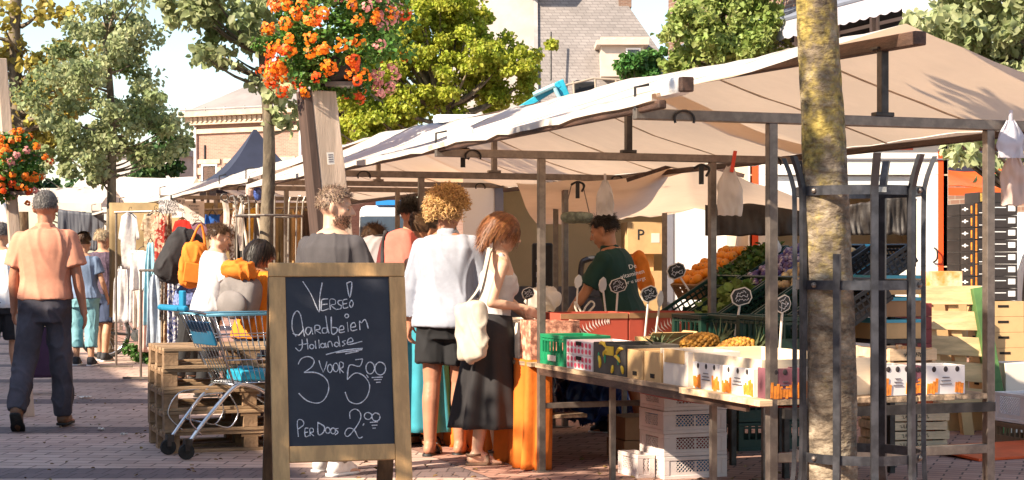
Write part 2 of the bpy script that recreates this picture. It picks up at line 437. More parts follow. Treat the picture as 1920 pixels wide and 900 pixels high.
def drape(u, v):
    s = -.16 + 2.6 * u; z = .705 - .69 * v - .012 * abs(math.sin(s * 3)) * v
    x, y = (-.68 - s if False else (-.68 + max(0, -s)), .10 + max(0, s))
    f = (.028 * math.sin(s * 31 + 2 * math.sin(s * 9)) + .02 * noise.noise(Vector((s * 9, v * 1.5, 2)))) * (.2 + .8 * v)
    return (x + .03 - .035 * v - f, y - (.06 * v if s < .3 else 0) - .4 * f, z)
b.grid(drape, 150, 18)
b.build('table_cloth', MATS['orange_cloth'], tb2, smooth=True, solid=.004)
b = MB(); b.grid(lambda u, v: (-.62 + .9 * u, -2.6 + 2.4 * v, .655 - .10 * math.sin(math.pi * min(1, u * 1.3)) * (.4 + .6 * math.sin(math.pi * v))), 12, 20)
M('dark_red_cloth', (.30, .02, .012), .8, .15, 4)
b.build('under_cloth', MATS['dark_red_cloth'], tb1, smooth=True, solid=.004)
# flat board and steel bar that lie low between the posts
o = MB().box((0, 0, .012), (.30, .16, .024)).build('low_shelf', MATS['plank'], bevel=.003); o.location = P(1052, 782, 11.0); o.rotation_euler = (0, 0, RZ)
tag(o, 'short pale board lying low beside the front stall post', 'shelf')

# ------------------------------------------------------------------ trucks and trailers behind the stalls
M('truck_inside', (.68, .50, .28), .7, .1, .8)
M('truck_kick', (.17, .15, .15), .6, .15, 2)
M('truck_frame', (.22, .22, .26), .4, .1, 2, metal=.4)
tr = thing('box_truck', 'white box truck with open tan lined side parked behind the produce stall', 'truck')
Yt = 17.3
def slab(mb, px0, px1, z0, z1, Y, dep, mi=0):
    a = GX(px0, Y).x; c = GX(px1, Y).x
    return mb.box(((a + c) / 2, Y + dep / 2, (z0 + z1) / 2), (c - a, dep, z1 - z0), None, mi)
b = MB(); slab(b, 868, 928, .55, 2.70, Yt, .06); b.build('side_panel', MATS['truck_white'], tr, bevel=.01)
b = MB(); slab(b, 1262, 1440, .55, 2.70, Yt, .06); b.build('side_panel', MATS['truck_white'], tr, bevel=.01)
b = MB(); slab(b, 928, 944, .55, 2.70, Yt - .02, .10); b.build('door_jamb', MATS['truck_frame'], tr)
b = MB(); slab(b, 1244, 1262, .55, 2.70, Yt - .02, .10); b.build('door_jamb', MATS['truck_frame'], tr)
xa, xb = GX(868, Yt).x, GX(1440, Yt).x
b = MB(); b.box(((xa + xb) / 2, Yt + 1.9, 1.625), (xb - xa, .05, 2.1)); b.box((xa + .03, Yt + .95, 1.6), (.05, 1.8, 2.1)); b.box((xb - .03, Yt + .95, 1.6), (.05, 1.8, 2.1))
b.build('inner_lining', MATS['truck_inside'], tr)
b = MB(); b.box(((xa + xb) / 2, Yt + 1.85, .82), (xb - xa - .1, .03, .44)); b.build('kick_panel', MATS['truck_kick'], tr)
b = MB(); b.box(((xa + xb) / 2, Yt + .95, .55), (xb - xa, 1.95, .1)); b.build('floor_panel', MATS['truck_kick'], tr)
b = MB(); b.box(((xa + xb) / 2 - .15, Yt + .97, 2.75), (xb - xa + .3, 2.06, .12)); b.build('roof', MATS['truck_white'], tr, bevel=.04)
b = MB(); slab(b, 936, 962, 2.74, 2.80, Yt - .17, .05); b.build('marker_light', MATS['orange_paint'], tr)
for px in (915, 1380):
    b = MB(); b.tube([(GX(px, Yt).x, Yt + .15, .40), (GX(px, Yt).x, Yt + .40, .40)], .40, 24); b.build('wheel', MATS['rubber'], tr)
b = MB(); b.box(((xa + xb) / 2, Yt + .9, .45), (xb - xa - .3, .8, .12)); b.build('chassis', MATS['truck_frame'], tr)
# truck cab end that shows through left of it
tr2 = thing('delivery_van', 'white van with wide dark windscreen parked beyond the middle stall', 'van')
Yv = 24.0
xl, xr = GX(668, Yv).x, GX(800, Yv).x
b = MB(); b.box(((xl + xr) / 2, Yv + 1.6, 1.25), (xr - xl, 3.2, 1.7), taper=(.92, .96)); b.build('body', MATS['truck_white'], tr2, bevel=.08)
M('glass_dark', (.05, .065, .085), .12, .2, 2, spec=.6)
b = MB(); b.box(((xl + xr) / 2, Yv - .01, 1.67), ((xr - xl) * .9, .05, .56), eul(x=R(-6))); b.build('windscreen', MATS['glass_dark'], tr2, bevel=.02)
M('sign_blue', (.02, .22, .55), .5, .05, 3)
b = MB(); b.box(((xl + xr) / 2 + .15, Yv + .1, 2.14), (.75, .1, .07)); b.build('roof_sign', MATS['sign_blue'], tr2)
b = MB()
for sx in (-.75, .75): b.box(((xl + xr) / 2 + sx * .5, Yv - .03, .9), (.2, .06, .1))
b.build('headlights', MATS['white_paint'], tr2)
for sx in (xl + .1, xr - .1):
    b = MB(); b.tube([(sx - .09, Yv + .6, .33), (sx + .09, Yv + .6, .33)], .33, 20); b.build('wheel', MATS['rubber'], tr2)

tl = thing('vendor_trailer', 'white vendor trailer edged with red stripes behind the tree trunk', 'trailer')
Yl = 15.2
x0, x1 = GX(1405, Yl).x, GX(1778, Yl).x
M('trailer_white', (.82, .78, .73), .4, .05, 1.2)
M('trailer_red', (.75, .08, .015), .4, .05, 3)
def ty(py): return P(0, py, Yl).z
b = MB(); slab(b, 1405, 1778, ty(328), ty(262), Yl, .08); slab(b, 1405, 1778, .45, ty(500), Yl, .08)
slab(b, 1405, 1440, ty(500), ty(328), Yl, .08); slab(b, 1722, 1778, ty(500), ty(328), Yl, .08)
b.build('front_panel', MATS['trailer_white'], tl, bevel=.006)
b = MB(); slab(b, 1410, 1422, .6, ty(290), Yl - .006, .02); b.build('stripe', MATS['trailer_red'], tl)
b = MB(); slab(b, 1759, 1769, .6, ty(283), Yl - .006, .02); b.build('stripe', MATS['trailer_red'], tl)
b = MB(); slab(b, 1440, 1712, ty(281), ty(272), Yl - .006, .02); b.build('stripe', MATS['trailer_red'], tl)
b = MB(); slab(b, 1410, 1775, ty(300), ty(297), Yl - .02, .03); b.build('rail', MATS['truck_frame'], tl)
M('trailer_inside', (.62, .50, .35), .7, .1, 2)
b = MB(); b.box(((x0 + x1) / 2, Yl + 1.6, 1.5), (x1 - x0, .05, 2.2)); b.box((x0 + .03, Yl + .8, 1.5), (.05, 1.6, 2.1)); b.box((x1 - .03, Yl + .8, 1.5), (.05, 1.6, 2.1)); b.build('inner_wall', MATS['trailer_inside'], tl)
b = MB(); b.box(((x0 + x1) / 2, Yl + .8, ty(258)), (x1 - x0 + .1, 1.8, .07)); b.build('roof', MATS['trailer_white'], tl, bevel=.02)
b = MB(); slab(b, 1440, 1722, ty(372), ty(330), Yl + .05, .02); b.build('window', M('window_grey', (.55, .56, .58), .15, .1, 1), tl)
b = MB(); b.tube(catmull([P(1752, 465, Yl - .01), P(1757, 470, Yl - .05), P(1757, 485, Yl - .05), P(1750, 492, Yl - .01)]), .008); b.build('handle', MATS['black'], tl)
for px in (1480, 1700):
    b = MB(); b.tube([(GX(px, Yl).x, Yl + .15, .33), (GX(px, Yl).x, Yl + .35, .33)], .33, 20); b.build('wheel', MATS['rubber'], tl)

M('black_tarp', (.035, .028, .024), .55, .3, 3, .4, 14)
def curtain(name, label, px0, px1, t0, t1, bot, Y, amp=.03, seed=0, mat='black_tarp', cat='tarp'):
    a, c = P(px0, t0, Y), P(px1, t1, Y); zb = P(0, bot, Y).z
    mb = MB()
    def fn(u, v):
        p = a.lerp(c, u); p.z = p.z + (zb - p.z) * v + .015 * noise.noise(Vector((u * 8, v, seed)))
        p.y += amp * (noise.noise(Vector((u * 11 + seed, v * 1.2, 0))) + .5 * noise.noise(Vector((u * 25, v * 2, seed)))) * (.3 + v)
        return p
    mb.grid(fn, 60, 12)
    o = mb.build(name, MATS[mat], None, smooth=True, solid=.006); return tag(o, label, cat)
curtain('tarp', 'black tarp hanging as a curtain left of the tree trunk', 1322, 1522, 384, 378, 442, 14.4, seed=1)
curtain('tarp', 'black tarp bunched at its right end, hanging right of the tree trunk', 1585, 1716, 386, 360, 441, 14.4, seed=5, amp=.05)
M('counter_white', (.80, .79, .77), .4, .04, 2)

# wheeled black stand inside the truck
o = MB().box(P(1017, 515, 16.2), (.20, .16, .60)).build('loudspeaker', MATS['black'], bevel=.02)
o2 = MB(); 
for py in (492, 515, 535): o2.box(P(1010, py, 16.11), (.05, .02, .05))
o2.build('grille', MATS['truck_frame'], o); tag(o, 'tall black loudspeaker box standing inside the truck', 'loudspeaker')
# ------------------------------------------------------------------ foliage
def leaf_mesh(name, pos, nrm, axis, size, seed=0, aspect=.82, cup=.18):
    """Many folded heart-shaped leaves: six corners and two faces each."""
    r = np.random.default_rng(seed); n = len(pos)
    ax = axis - nrm * (axis * nrm).sum(1)[:, None]; ax /= np.linalg.norm(ax, axis=1)[:, None] + 1e-9
    sd = np.cross(nrm, ax); s = (size * r.uniform(.65, 1.25, n))[:, None]
    pr = [(0, 0, 0), (-.5 * aspect, .30, cup), (-.42 * aspect, .70, cup * .9), (0, 1.0, -.06), (.42 * aspect, .70, cup * .9), (.5 * aspect, .30, cup)]
    v = np.empty((n, 6, 3))
    for k, (a, b, c) in enumerate(pr): v[:, k] = pos + sd * s * a + ax * s * b + nrm * s * c
    me = bpy.data.meshes.new(name); me.vertices.add(n * 6); me.vertices.foreach_set('co', v.reshape(-1))
    base = (np.arange(n) * 6)[:, None]
    f = (base + np.array([[0, 3, 2, 1, 0, 5, 4, 3]])).reshape(-1)
    me.loops.add(n * 8); me.loops.foreach_set('vertex_index', f.astype(np.int32))
    me.polygons.add(n * 2); me.polygons.foreach_set('loop_start', np.arange(0, n * 8, 4, dtype=np.int32))
    me.update(calc_edges=True); return me
def crown_points(center, radii, nclump, nleaf, clump=.28, seed=0, hollow=.35, squash=.75, up=.5, flop=.5):
    r = np.random.default_rng(seed); c = np.array(center); rad = np.array(radii)
    d = r.normal(size=(nclump, 3)); d /= np.linalg.norm(d, axis=1)[:, None]
    rr = (hollow + (1 - hollow) * r.uniform(0, 1, nclump) ** .6)
    cl = d * rr[:, None]
    wob = np.array([noise.noise(Vector(x) * 1.6 + Vector((seed, 0, 0))) for x in d]); cl *= (1 + .45 * wob)[:, None]
    cc = c + cl * rad
    k = r.integers(0, nclump, nleaf); cs = clump * rad.mean() * r.uniform(.55, 1.3, nclump)
    o = r.normal(size=(nleaf, 3)); o /= np.linalg.norm(o, axis=1)[:, None]
    o *= (r.uniform(0, 1, nleaf) ** .45)[:, None]; o[:, 2] *= squash
    pos = cc[k] + o * cs[k][:, None]
    nr = o * .6 + np.array([0, 0, up]) + r.normal(size=(nleaf, 3)) * flop; nr /= np.linalg.norm(nr, axis=1)[:, None]
    ax = o * .6 + r.normal(size=(nleaf, 3)) * .5 + np.array([0, 0, -.7])
    return pos, nr, ax, cc
def leafmat(name, c1, c2, trans=.30, island=.28, rough=.5):
    return M(name, c1, rough, .2, 1.3, col2=c2, fac=(.35, .65), trans=trans, island=island, spec=.35)
LF_LINDEN = leafmat('leaf_linden', (.18, .24, .085), (.48, .51, .28), .46); LF_YEL = leafmat('leaf_yellowgreen', (.28, .36, .035), (.54, .54, .075), .50)
LF_DARK = leafmat('leaf_dark', (.035, .085, .025), (.07, .13, .035)); LF_MID = leafmat('leaf_mid', (.20, .29, .06), (.38, .43, .14), .46); LF_AUT = leafmat('leaf_autumn', (.30, .27, .05), (.48, .38, .09), .42)
LF_BUSH = leafmat('leaf_bush', (.05, .15, .03), (.11, .23, .05), .35)
BARK = M('bark_grey', (.16, .125, .085), .85, .45, 9, .6, 25, stretch=(1, 1, .4))
def tree(label, base, height, trunk_r, crowns, leaf, size, mat, seed, bark=None, nlimb=10, group='street trees around the market', name='tree', lean=(0, 0), cat='tree', UPF=.05):
    t = thing(name, label, cat, base, 0, group); bx = Vector(base)
    r = random.Random(seed); mb = MB(); top = Vector((lean[0], lean[1], height))
    pts = [Vector((0, 0, -.05))] + [top * f + Vector((r.uniform(-1, 1), r.uniform(-1, 1), 0)) * trunk_r * .7 for f in (.25, .5, .75, 1.0)]
    cp = catmull(pts, 5); mb.tube(cp, [trunk_r * (1 - .55 * i / len(cp)) * (1.35 if i == 0 else 1) for i in range(len(cp))], 12)
    P_, N_, A_ = [], [], []
    for q, (c, rad, ncl, nl, cs) in enumerate(crowns):
        pos, nr, ax, cc = crown_points(Vector(c) - bx, rad, ncl, nl, cs, seed * 13 + q, up=UPF, flop=.75); P_.append(pos); N_.append(nr); A_.append(ax)
        for k in range(min(nlimb, len(cc))):
            e = Vector(cc[k]); zs = max(.45 * height, min(height * .97, e.z - .45 * (Vector((e.x, e.y, 0)) - Vector((top.x, top.y, 0))).length)); s0 = Vector((top.x * zs / height, top.y * zs / height, zs))
            mid = s0.lerp(e, .5) + Vector((0, 0, -.08 * (e - s0).length))
            mb.tube(catmull([s0, mid, e], 4), [trunk_r * .26 * (1 - .85 * i / 8) for i in range(9)], 6)
    mb.build('trunk', bark or BARK, t, smooth=True)
    pos, nr, ax = np.concatenate(P_), np.concatenate(N_), np.concatenate(A_)
    link('crown', leaf_mesh('crown', pos, nr, ax, np.full(len(pos), size), seed), mat, t)
    return t
def pc(px, py, Y): return tuple(P(px, py, Y))
# young linden in front of the clothes stall (thin forked trunk)
tree('young linden with big pale leaves, its slim trunk rising through the clothes stall', GX(503, 14.0), 3.1, .080,
     [(pc(430, 30, 14.0), (.60, .45, .26), 16, 680, .27), (pc(520, -60, 14.0), (.75, .7, .65), 22, 1300, .26), (pc(520, 105, 14.0), (.36, .36, .40), 15, 620, .33), (pc(350, 14, 14.0), (.36, .3, .16), 10, 250, .34), (pc(535, 190, 14.0), (.22, .25, .25), 9, 190, .42), (pc(390, 110, 13.9), (.16, .25, .14), 6, 110, .5)], 6, .080, LF_LINDEN, 3, UPF=.1, nlimb=3)
tree('round headed linden behind the couple, its dark trunk below a dusty green crown', GX(203, 23.5), 4.6, .085,
     [(pc(195, 180, 23.5), (1.08, 1.00, 0.96), 58, 6800, .21), (pc(185, 70, 23.5), (0.61, 0.70, 0.70), 24, 1800, .26), (pc(150, 285, 23.6), (0.70, 0.70, 0.47), 24, 2100, .28), (pc(270, 250, 23.5), (0.65, 0.70, 0.49), 22, 1800, .28), (pc(215, 0, 23.5), (0.41, 0.59, 0.53), 10, 300, .35)], 8,   .070, LF_LINDEN, 5, UPF=.1)
tree('sparse yellowing tree far behind the flower tub', GX(40, 31.0), 7.5, .18,
     [(pc(60, 60, 31.0), (1.8, 1.2, 1.3), 40, 1100, .16), (pc(15, 190, 31.0), (1.2, 1.0, 1.2), 40, 2600, .28), (pc(120, 160, 31.0), (.7, .8, 1.0), 20, 700, .25)], 30, .13, LF_AUT, 9)
tree('dark green tree behind the brick house corner', GX(285, 45.0), 4.0, .2, [(pc(290, 285, 45.0), (.75, .8, .85), 30, 2600, .3), (pc(100, 350, 45.0), (2.2, .8, .5), 40, 2200, .2)], 8, .15, LF_DARK, 11)
tree('broad yellow green tree in front of the slate roof', GX(830, 46.0), 5.5, .3,
     [(pc(830, 105, 46.0), (2.1, 1.6, 1.8), 110, 22000, .19), (pc(690, 160, 46.0), (1.3, 1.2, 1.4), 56, 9500, .23), (pc(950, 130, 46.0), (1.05, 1.1, 1.25), 46, 7500, .23), (pc(760, 10, 46.0), (1.6, 1.2, 1.0), 44, 7500, .23), (pc(690, 235, 45.5), (1.1, 1, .6), 34, 5200, .25)], 12, .115, LF_YEL, 15)
tree('light green tree behind the canopies left of the awninged house', GX(1350, 26.0), 5.2, .16,
     [(pc(1370, 45, 26.0), (.85, .8, .75), 56, 5000, .23), (pc(1290, 60, 26.0), (.38, .5, .55), 22, 1300, .32), (pc(1430, 100, 25.5), (.45, .5, .5), 24, 1700, .3), (pc(1330, 110, 26.0), (.6, .6, .4), 26, 2000, .3), (pc(1400, -60, 26.0), (.8, .7, .6), 30, 1400, .26)], 8, .092, LF_MID, 19)
tree('small bright green bush topped tree below the dormer window', GX(1200, 44.0), 4.6, .12, [(pc(1205, 118, 44.0), (.75, .7, .5), 36, 4400, .28), (pc(1255, 150, 44.0), (.7, .6, .35), 20, 1000, .3)], 5, .11, LF_BUSH, 23)
tree('linden with pale leaves overhanging the rear of the nearest stall', GX(1935, 14.5), 4.2, .11,
     [(pc(1860, 40, 14.5), (.62, .6, .55), 50, 3200, .26), (pc(1900, 150, 14.5), (.45, .5, .35), 26, 900, .3), (pc(1760, 50, 14.5), (.14, .2, .16), 8, 90, .5), (pc(1820, 285, 14.2), (.20, .2, .16), 10, 130, .45), (pc(1890, 250, 14.5), (.35, .4, .35), 14, 350, .36)], 8, .085, LF_LINDEN, 27, UPF=.1)

# tree inside the guard, right in front
NT = GX(1563, 7.35)
t = thing('tree', 'thick trunk with moss and painted sun patches standing inside the steel tree guard', 'tree', NT, 0, 'street trees around the market')
M_moss_sun = bpy.data.materials.new('bark_moss_sun'); M_moss_sun.use_nodes = True
n = M_moss_sun.node_tree.nodes; l = M_moss_sun.node_tree.links; bs = n['Principled BSDF']; bs.inputs['Roughness'].default_value = .9
tc = n.new('ShaderNodeTexCoord'); mp = n.new('ShaderNodeMapping'); mp.inputs['Scale'].default_value = (1, 1, 1.8); l.new(tc.outputs['Object'], mp.inputs['Vector'])
n1 = n.new('ShaderNodeTexNoise'); n1.inputs['Scale'].default_value = 7; n1.inputs['Detail'].default_value = 8; n1.inputs['Roughness'].default_value = .7; l.new(mp.outputs[0], n1.inputs['Vector'])
r1 = n.new('ShaderNodeValToRGB'); e = r1.color_ramp.elements; e[0].position = .36; e[0].color = (.05, .036, .025, 1); e[1].position = .66; e[1].color = (.36, .30, .22, 1)
q = e.new(.52); q.color = (.19, .145, .10, 1); l.new(n1.outputs['Fac'], r1.inputs['Fac'])
n2 = n.new('ShaderNodeTexNoise'); n2.inputs['Scale'].default_value = 4.2; n2.inputs['Detail'].default_value = 7; n2.inputs['Roughness'].default_value = .75; l.new(tc.outputs['Object'], n2.inputs['Vector'])
sx = n.new('ShaderNodeSeparateXYZ'); l.new(tc.outputs['Object'], sx.inputs[0])
mr = n.new('ShaderNodeMapRange'); mr.inputs['From Min'].default_value = .9; mr.inputs['From Max'].default_value = 1.9; mr.inputs['To Min'].default_value = -.14; mr.inputs['To Max'].default_value = .04; l.new(sx.outputs['Z'], mr.inputs['Value'])  # yellow moss tone gains upward, painting the sun's yellow into the upper bark
ad = n.new('ShaderNodeMath'); l.new(n2.outputs['Fac'], ad.inputs[0]); l.new(mr.outputs[0], ad.inputs[1])
r2 = n.new('ShaderNodeValToRGB'); r2.color_ramp.elements[0].position = .46; r2.color_ramp.elements[1].position = .60; l.new(ad.outputs[0], r2.inputs['Fac'])
mx = n.new('ShaderNodeMix'); mx.data_type = 'RGBA'; l.new(r2.outputs['Color'], mx.inputs['Factor']); l.new(r1.outputs['Color'], mx.inputs['A'])
n3 = n.new('ShaderNodeTexNoise'); n3.inputs['Scale'].default_value = 30; l.new(tc.outputs['Object'], n3.inputs['Vector'])
r3 = n.new('ShaderNodeValToRGB'); r3.color_ramp.elements[0].color = (.09, .066, .016, 1); r3.color_ramp.elements[1].color = (.36, .27, .07, 1); r3.color_ramp.elements[0].position = .35; r3.color_ramp.elements[1].position = .65; l.new(n3.outputs['Fac'], r3.inputs['Fac'])
l.new(r3.outputs['Color'], mx.inputs['B']); l.new(mx.outputs['Result'], bs.inputs['Base Color'])
bp = n.new('ShaderNodeBump'); bp.inputs['Strength'].default_value = .8; bp.inputs['Distance'].default_value = .03
n4 = n.new('ShaderNodeTexNoise'); n4.inputs['Scale'].default_value = 22; n4.inputs['Detail'].default_value = 7; l.new(mp.outputs[0], n4.inputs['Vector'])
l.new(n4.outputs['Fac'], bp.inputs['Height']); l.new(bp.outputs[0], bs.inputs['Normal'])
mb = MB(); rings = []
for i in range(161):
    z = -.05 + 4.3 * i / 160; rr = .112 - .010 * min(z, 2.4) + (.05 * max(0, .25 - z)) + (-.014 * max(0, z - 2.4))
    cx = -.030 * z + .02 * math.sin(z * 1.3)
    rings.append([Vector((cx + rr * math.cos(a) * (1 + .07 * noise.noise(Vector((math.cos(a) * 1.2, math.sin(a) * 1.2, z * 1.5))) + .045 * noise.noise(Vector((math.cos(a) * 3, math.sin(a) * 3, z * 6))) + .035 * noise.noise(Vector((math.cos(a) * 5, math.sin(a) * 5, z * 16)))), rr * math.sin(a) * (1 + .07 * noise.noise(Vector((math.cos(a) * 1.2, math.sin(a) * 1.2, z * 1.5 + 9)))), z)) for a in np.linspace(0, 2 * math.pi, 57)[:-1]])
mb.loft(rings)
for k in range(9):
    a = k * 2.4; zz = 3.4 + .12 * k; e = Vector((1.3 * math.cos(a), 1.3 * math.sin(a), zz + 1.3)); mb.tube(catmull([Vector((-.09, 0, zz)), Vector((.5 * math.cos(a), .5 * math.sin(a), zz + .35)), e], 5), [.05 * (1 - .8 * i / 10) for i in range(11)], 6)
mb.build('trunk', M_moss_sun, t, smooth=True)
pos, nr, ax, cc = crown_points((0, 0, 5.2), (1.5, 1.5, 1.3), 46, 2400, .24, 77)
link('crown', leaf_mesh('crown', pos, nr, ax, np.full(len(pos), .12), 77), LF_LINDEN, t)
# street tree on the near left, outside the picture, that dapples the chalkboard
SHADE_TREE = tree('linden beside the photographer shading the chalkboard', (-5.0, 5.5, 0), 4.2, .10, [((-4.9, 5.55, 4.75), (1.25, 1.25, 1.15), 40, 2100, .26), ((-3.6, 3.9, 5.6), (1.1, 1.1, .8), 10, 260, .3)], 8, .12, LF_LINDEN, 41)

# ------------------------------------------------------------------ buildings
def brickmat(name, c1, c2, mort, bw=.22, bh=.065):
    m = bpy.data.materials.new(name); m.use_nodes = True; n = m.node_tree.nodes; l = m.node_tree.links; b = n['Principled BSDF']; b.inputs['Roughness'].default_value = .85
    tc = n.new('ShaderNodeTexCoord'); sp = n.new('ShaderNodeSeparateXYZ'); l.new(tc.outputs['Object'], sp.inputs[0]); ad = n.new('ShaderNodeMath'); l.new(sp.outputs['X'], ad.inputs[0]); l.new(sp.outputs['Y'], ad.inputs[1])
    cb = n.new('ShaderNodeCombineXYZ'); l.new(ad.outputs[0], cb.inputs['X']); l.new(sp.outputs['Z'], cb.inputs['Y'])
    br = n.new('ShaderNodeTexBrick'); br.inputs['Scale'].default_value = 1; br.inputs['Brick Width'].default_value = bw; br.inputs['Row Height'].default_value = bh; br.inputs['Mortar Size'].default_value = bh * .1
    for k, c in (('Color1', c1), ('Color2', c2), ('Mortar', mort)): br.inputs[k].default_value = (*c, 1)
    l.new(cb.outputs[0], br.inputs['Vector'])
    nz = n.new('ShaderNodeTexNoise'); nz.inputs['Scale'].default_value = 1.1; nz.inputs['Detail'].default_value = 7; l.new(tc.outputs['Object'], nz.inputs['Vector'])
    mr = n.new('ShaderNodeMapRange'); mr.inputs['To Min'].default_value = .7; mr.inputs['To Max'].default_value = 1.3; l.new(nz.outputs['Fac'], mr.inputs['Value'])
    hs = n.new('ShaderNodeHueSaturation'); l.new(br.outputs['Color'], hs.inputs['Color']); l.new(mr.outputs[0], hs.inputs['Value']); l.new(hs.outputs['Color'], b.inputs['Base Color'])
    return m
BR1 = brickmat('brick_pink', (.32, .175, .13), (.25, .13, .095), (.32, .25, .2)); BR2 = brickmat('brick_brown', (.20, .11, .075), (.15, .08, .055), (.24, .2, .16))
SLATE = brickmat('slate_tiles', (.235, .21, .20), (.19, .168, .16), (.13, .115, .11), .34, .135)
STONE = M('cream_stone', (.46, .36, .26), .8, .12, 3); LEAD = M('lead_grey', (.30, .28, .27), .7, .15, 1.5); LEADL = M('lead_pale', (.25, .22, .205), .7, .10, .8); GLASS = M('window_glass', (.05, .055, .06), .1, .3, 1, spec=.6)
WHITE = M('white_paint')
def window(t, c, w_, h_, rot, frame=WHITE, depth=.1, bars=True, rail=.5):
    f = MB(); ex = rot @ Vector((1, 0, 0)); ey = rot @ Vector((0, 1, 0)); c = Vector(c)
    for sx in (-1, 1): f.box(c + ex * sx * (w_ / 2 - .035), (.07, depth, h_), rot)
    for sz in (-1, 1): f.box(c + Vector((0, 0, sz * (h_ / 2 - .035))), (w_ - .14, depth, .07), rot)
    if bars: f.box(c + Vector((0, 0, (rail - .5) * h_)), (w_ - .14, depth * .8, .05), rot)
    o = f.build('window', frame, t)
    g = MB(); g.box(c + ey * .02, (w_ - .14, .02, h_ - .14), rot); g.build('pane', GLASS, o)
    return o
# pink brick house
Yb = 74.0; xL, xR = GX(352, Yb).x, GX(600, Yb).x
bh = thing('brick_house', 'sunny pink brick house with dentilled cornice behind the dark blue tent', 'house', GX(474, Yb), R(-27), 'houses round the square')
wd = 6.3; zc = 7.45
b = MB(); b.box((0, 4, zc / 2), (wd, 8, zc)); b.build('wall', BR1, bh)
b = MB(); b.box((0, -.10, zc - .05), (wd + .5, .5, .35)); b.box((0, -.28, zc + .22), (wd + .8, .75, .22)); b.box((0, -.05, zc - .50), (wd + .2, .14, .20))
for i in range(24): b.box((-wd / 2 + (i + .5) * wd / 24, -.30, zc - .02), (.12, .22, .22))
b.build('cornice', STONE, bh)
b = MB(); b.add([(-wd / 2 - .3, -.4, zc + .34), (wd / 2 + .3, -.4, zc + .34), (wd / 2 + .3, 8.4, zc + .34), (-wd / 2 - .3, 8.4, zc + .34), (-wd / 2 + 1.8, 3.5, zc + 2.3), (wd / 2 - 1.8, 3.5, zc + 2.3)], [(0, 1, 5, 4), (1, 2, 5), (2, 3, 4, 5), (3, 0, 4), (3, 2, 1, 0)]); b.build('roof', LEADL, bh)
b = MB(); b.tube([(-wd / 2 - .3, -.62, zc + .42), (wd / 2 + .3, -.62, zc + .42)], .04)
for i in range(7): b.bar((-wd / 2 + i * wd / 6, -.62, zc + .3), (-wd / 2 + i * wd / 6, -.62, zc + .5), .05)
b.build('gutter_rail', LEAD, bh)
for xx in (-wd / 2 + .85, -wd / 2 + 2.25, wd / 2 - 1.5):
    window(bh, (xx, -.01, 4.5), .85, 2.0, Matrix.Identity(3)); window(bh, (xx, -.01, 1.6), .85, 2.0, Matrix.Identity(3))
    b = MB(); b.box((xx, -.04, 5.62), (1.2, .1, .2)); b.box((xx, -.04, 3.4), (1.1, .14, .12))
    for sx in (-1, 1):
        for k in range(4): b.box((xx + sx * .52, -.03, 3.7 + k * .5), (.16 + .1 * (k % 2), .08, .3))
    b.build('window_surround', STONE, bh)
b = MB(); b.tube([(-wd / 2 + .15, -.12, 0), (-wd / 2 + .15, -.12, zc - .3)], .06); b.build('drainpipe', WHITE, bh)
b = MB(); b.tube([(wd / 2 - .6, -.12, 0), (wd / 2 - .6, -.12, zc - .3)], .06); b.build('drainpipe', WHITE, bh)
for xx in (-wd / 2 + .6, wd / 2 - 3.0): b = MB(); b.box((xx, -.03, 6.0), (.07, .06, .7)); b.build('wall_anchor', M('black'), bh)
# house left edge behind trees
b = MB(); hx = GX(338, 80).x
gh = thing('brick_house', 'narrow grey plastered house end left of the pink brick house', 'house', (hx, 80, 0), R(-14), 'houses round the square')
b.box((-2.2, 3, 3.1), (4.2, 6, 6.2)); b.build('wall', M('plaster_grey', (.40, .37, .35), .85, .1, 2), gh)
b = MB(); b.box((-2.2, 3, 6.35), (4.5, 6.4, .3)); b.build('roof', LEAD, gh)
for k in range(2): window(gh, (-.75, -.02, 2.3 + k * 2.0), .8, 1.4, Matrix.Identity(3))

# town hall with the tall slate roof
Ys = 70.0
sh = thing('slate_roofed_hall', 'large hall with a steep slate roof, chimney and white dormer behind the yellow green tree', 'building', (0, 0, 0), 0, 'houses round the square')
def S(px, py, dy=0): return P(px, py, Ys + dy)
r0a, r0b, r1a, r1b = S(1006, 250), S(1345, 250), S(1004, -70, 4.5), S(1122, -70, 4.5)
l0, l1 = S(835, 250, 5.5), S(860, -70, 7.5)
b = MB()
vs = [r0a, r0b, r1b, r1a, l0, l1, Vector((r0b.x, r0b.y + 12, r0b.z)), Vector((r1b.x, r1b.y + 6, r1b.z))]
b.add(vs, [(0, 1, 2, 3), (1, 6, 7, 2)]); b.build('roof', SLATE, sh)
b = MB(); b.add([r0a, l0, l1, r1a], [(0, 3, 2, 1)]); b.build('roof', LEADL, sh)
b = MB(); za = r0a.z
b.box(((l0.x + r0b.x) / 2, Ys + 7, za / 2), (r0b.x - l0.x, 12.5, za)); b.build('wall', BR1, sh)
b = MB(); b.bar(r0a + Vector((0, -.05, 0)), r1a + Vector((0, -.05, 0)), .16); b.build('ridge_flashing', LEAD, sh)
c0 = S(1172, 14, 3.4); b = MB(); b.box((c0.x, c0.y + .3, c0.z + 1.0), (.56, .8, 2.0)); b.box((c0.x, c0.y + .3, c0.z + 2.05), (.7, .95, .15)); b.build('chimney', BR2, sh)
c0 = S(1042, -30, 3.6); b = MB(); b.box((c0.x - .9, c0.y - .4, c0.z + .5), (1.5, 1.4, 1.3)); b.box((c0.x - .9, c0.y - .4, c0.z + 1.2), (1.8, 1.7, .16)); b.build('dormer', LEAD, sh)
d0 = S(1166, 104, .9); b = MB(); b.box((d0.x, d0.y + .6, d0.z - .25), (1.75, 1.8, 1.3)); b.box((d0.x, d0.y + .5, d0.z + .48), (2.15, 2.2, .2)); b.box((d0.x + .1, d0.y + .45, d0.z + .64), (2.0, 2.0, .14))
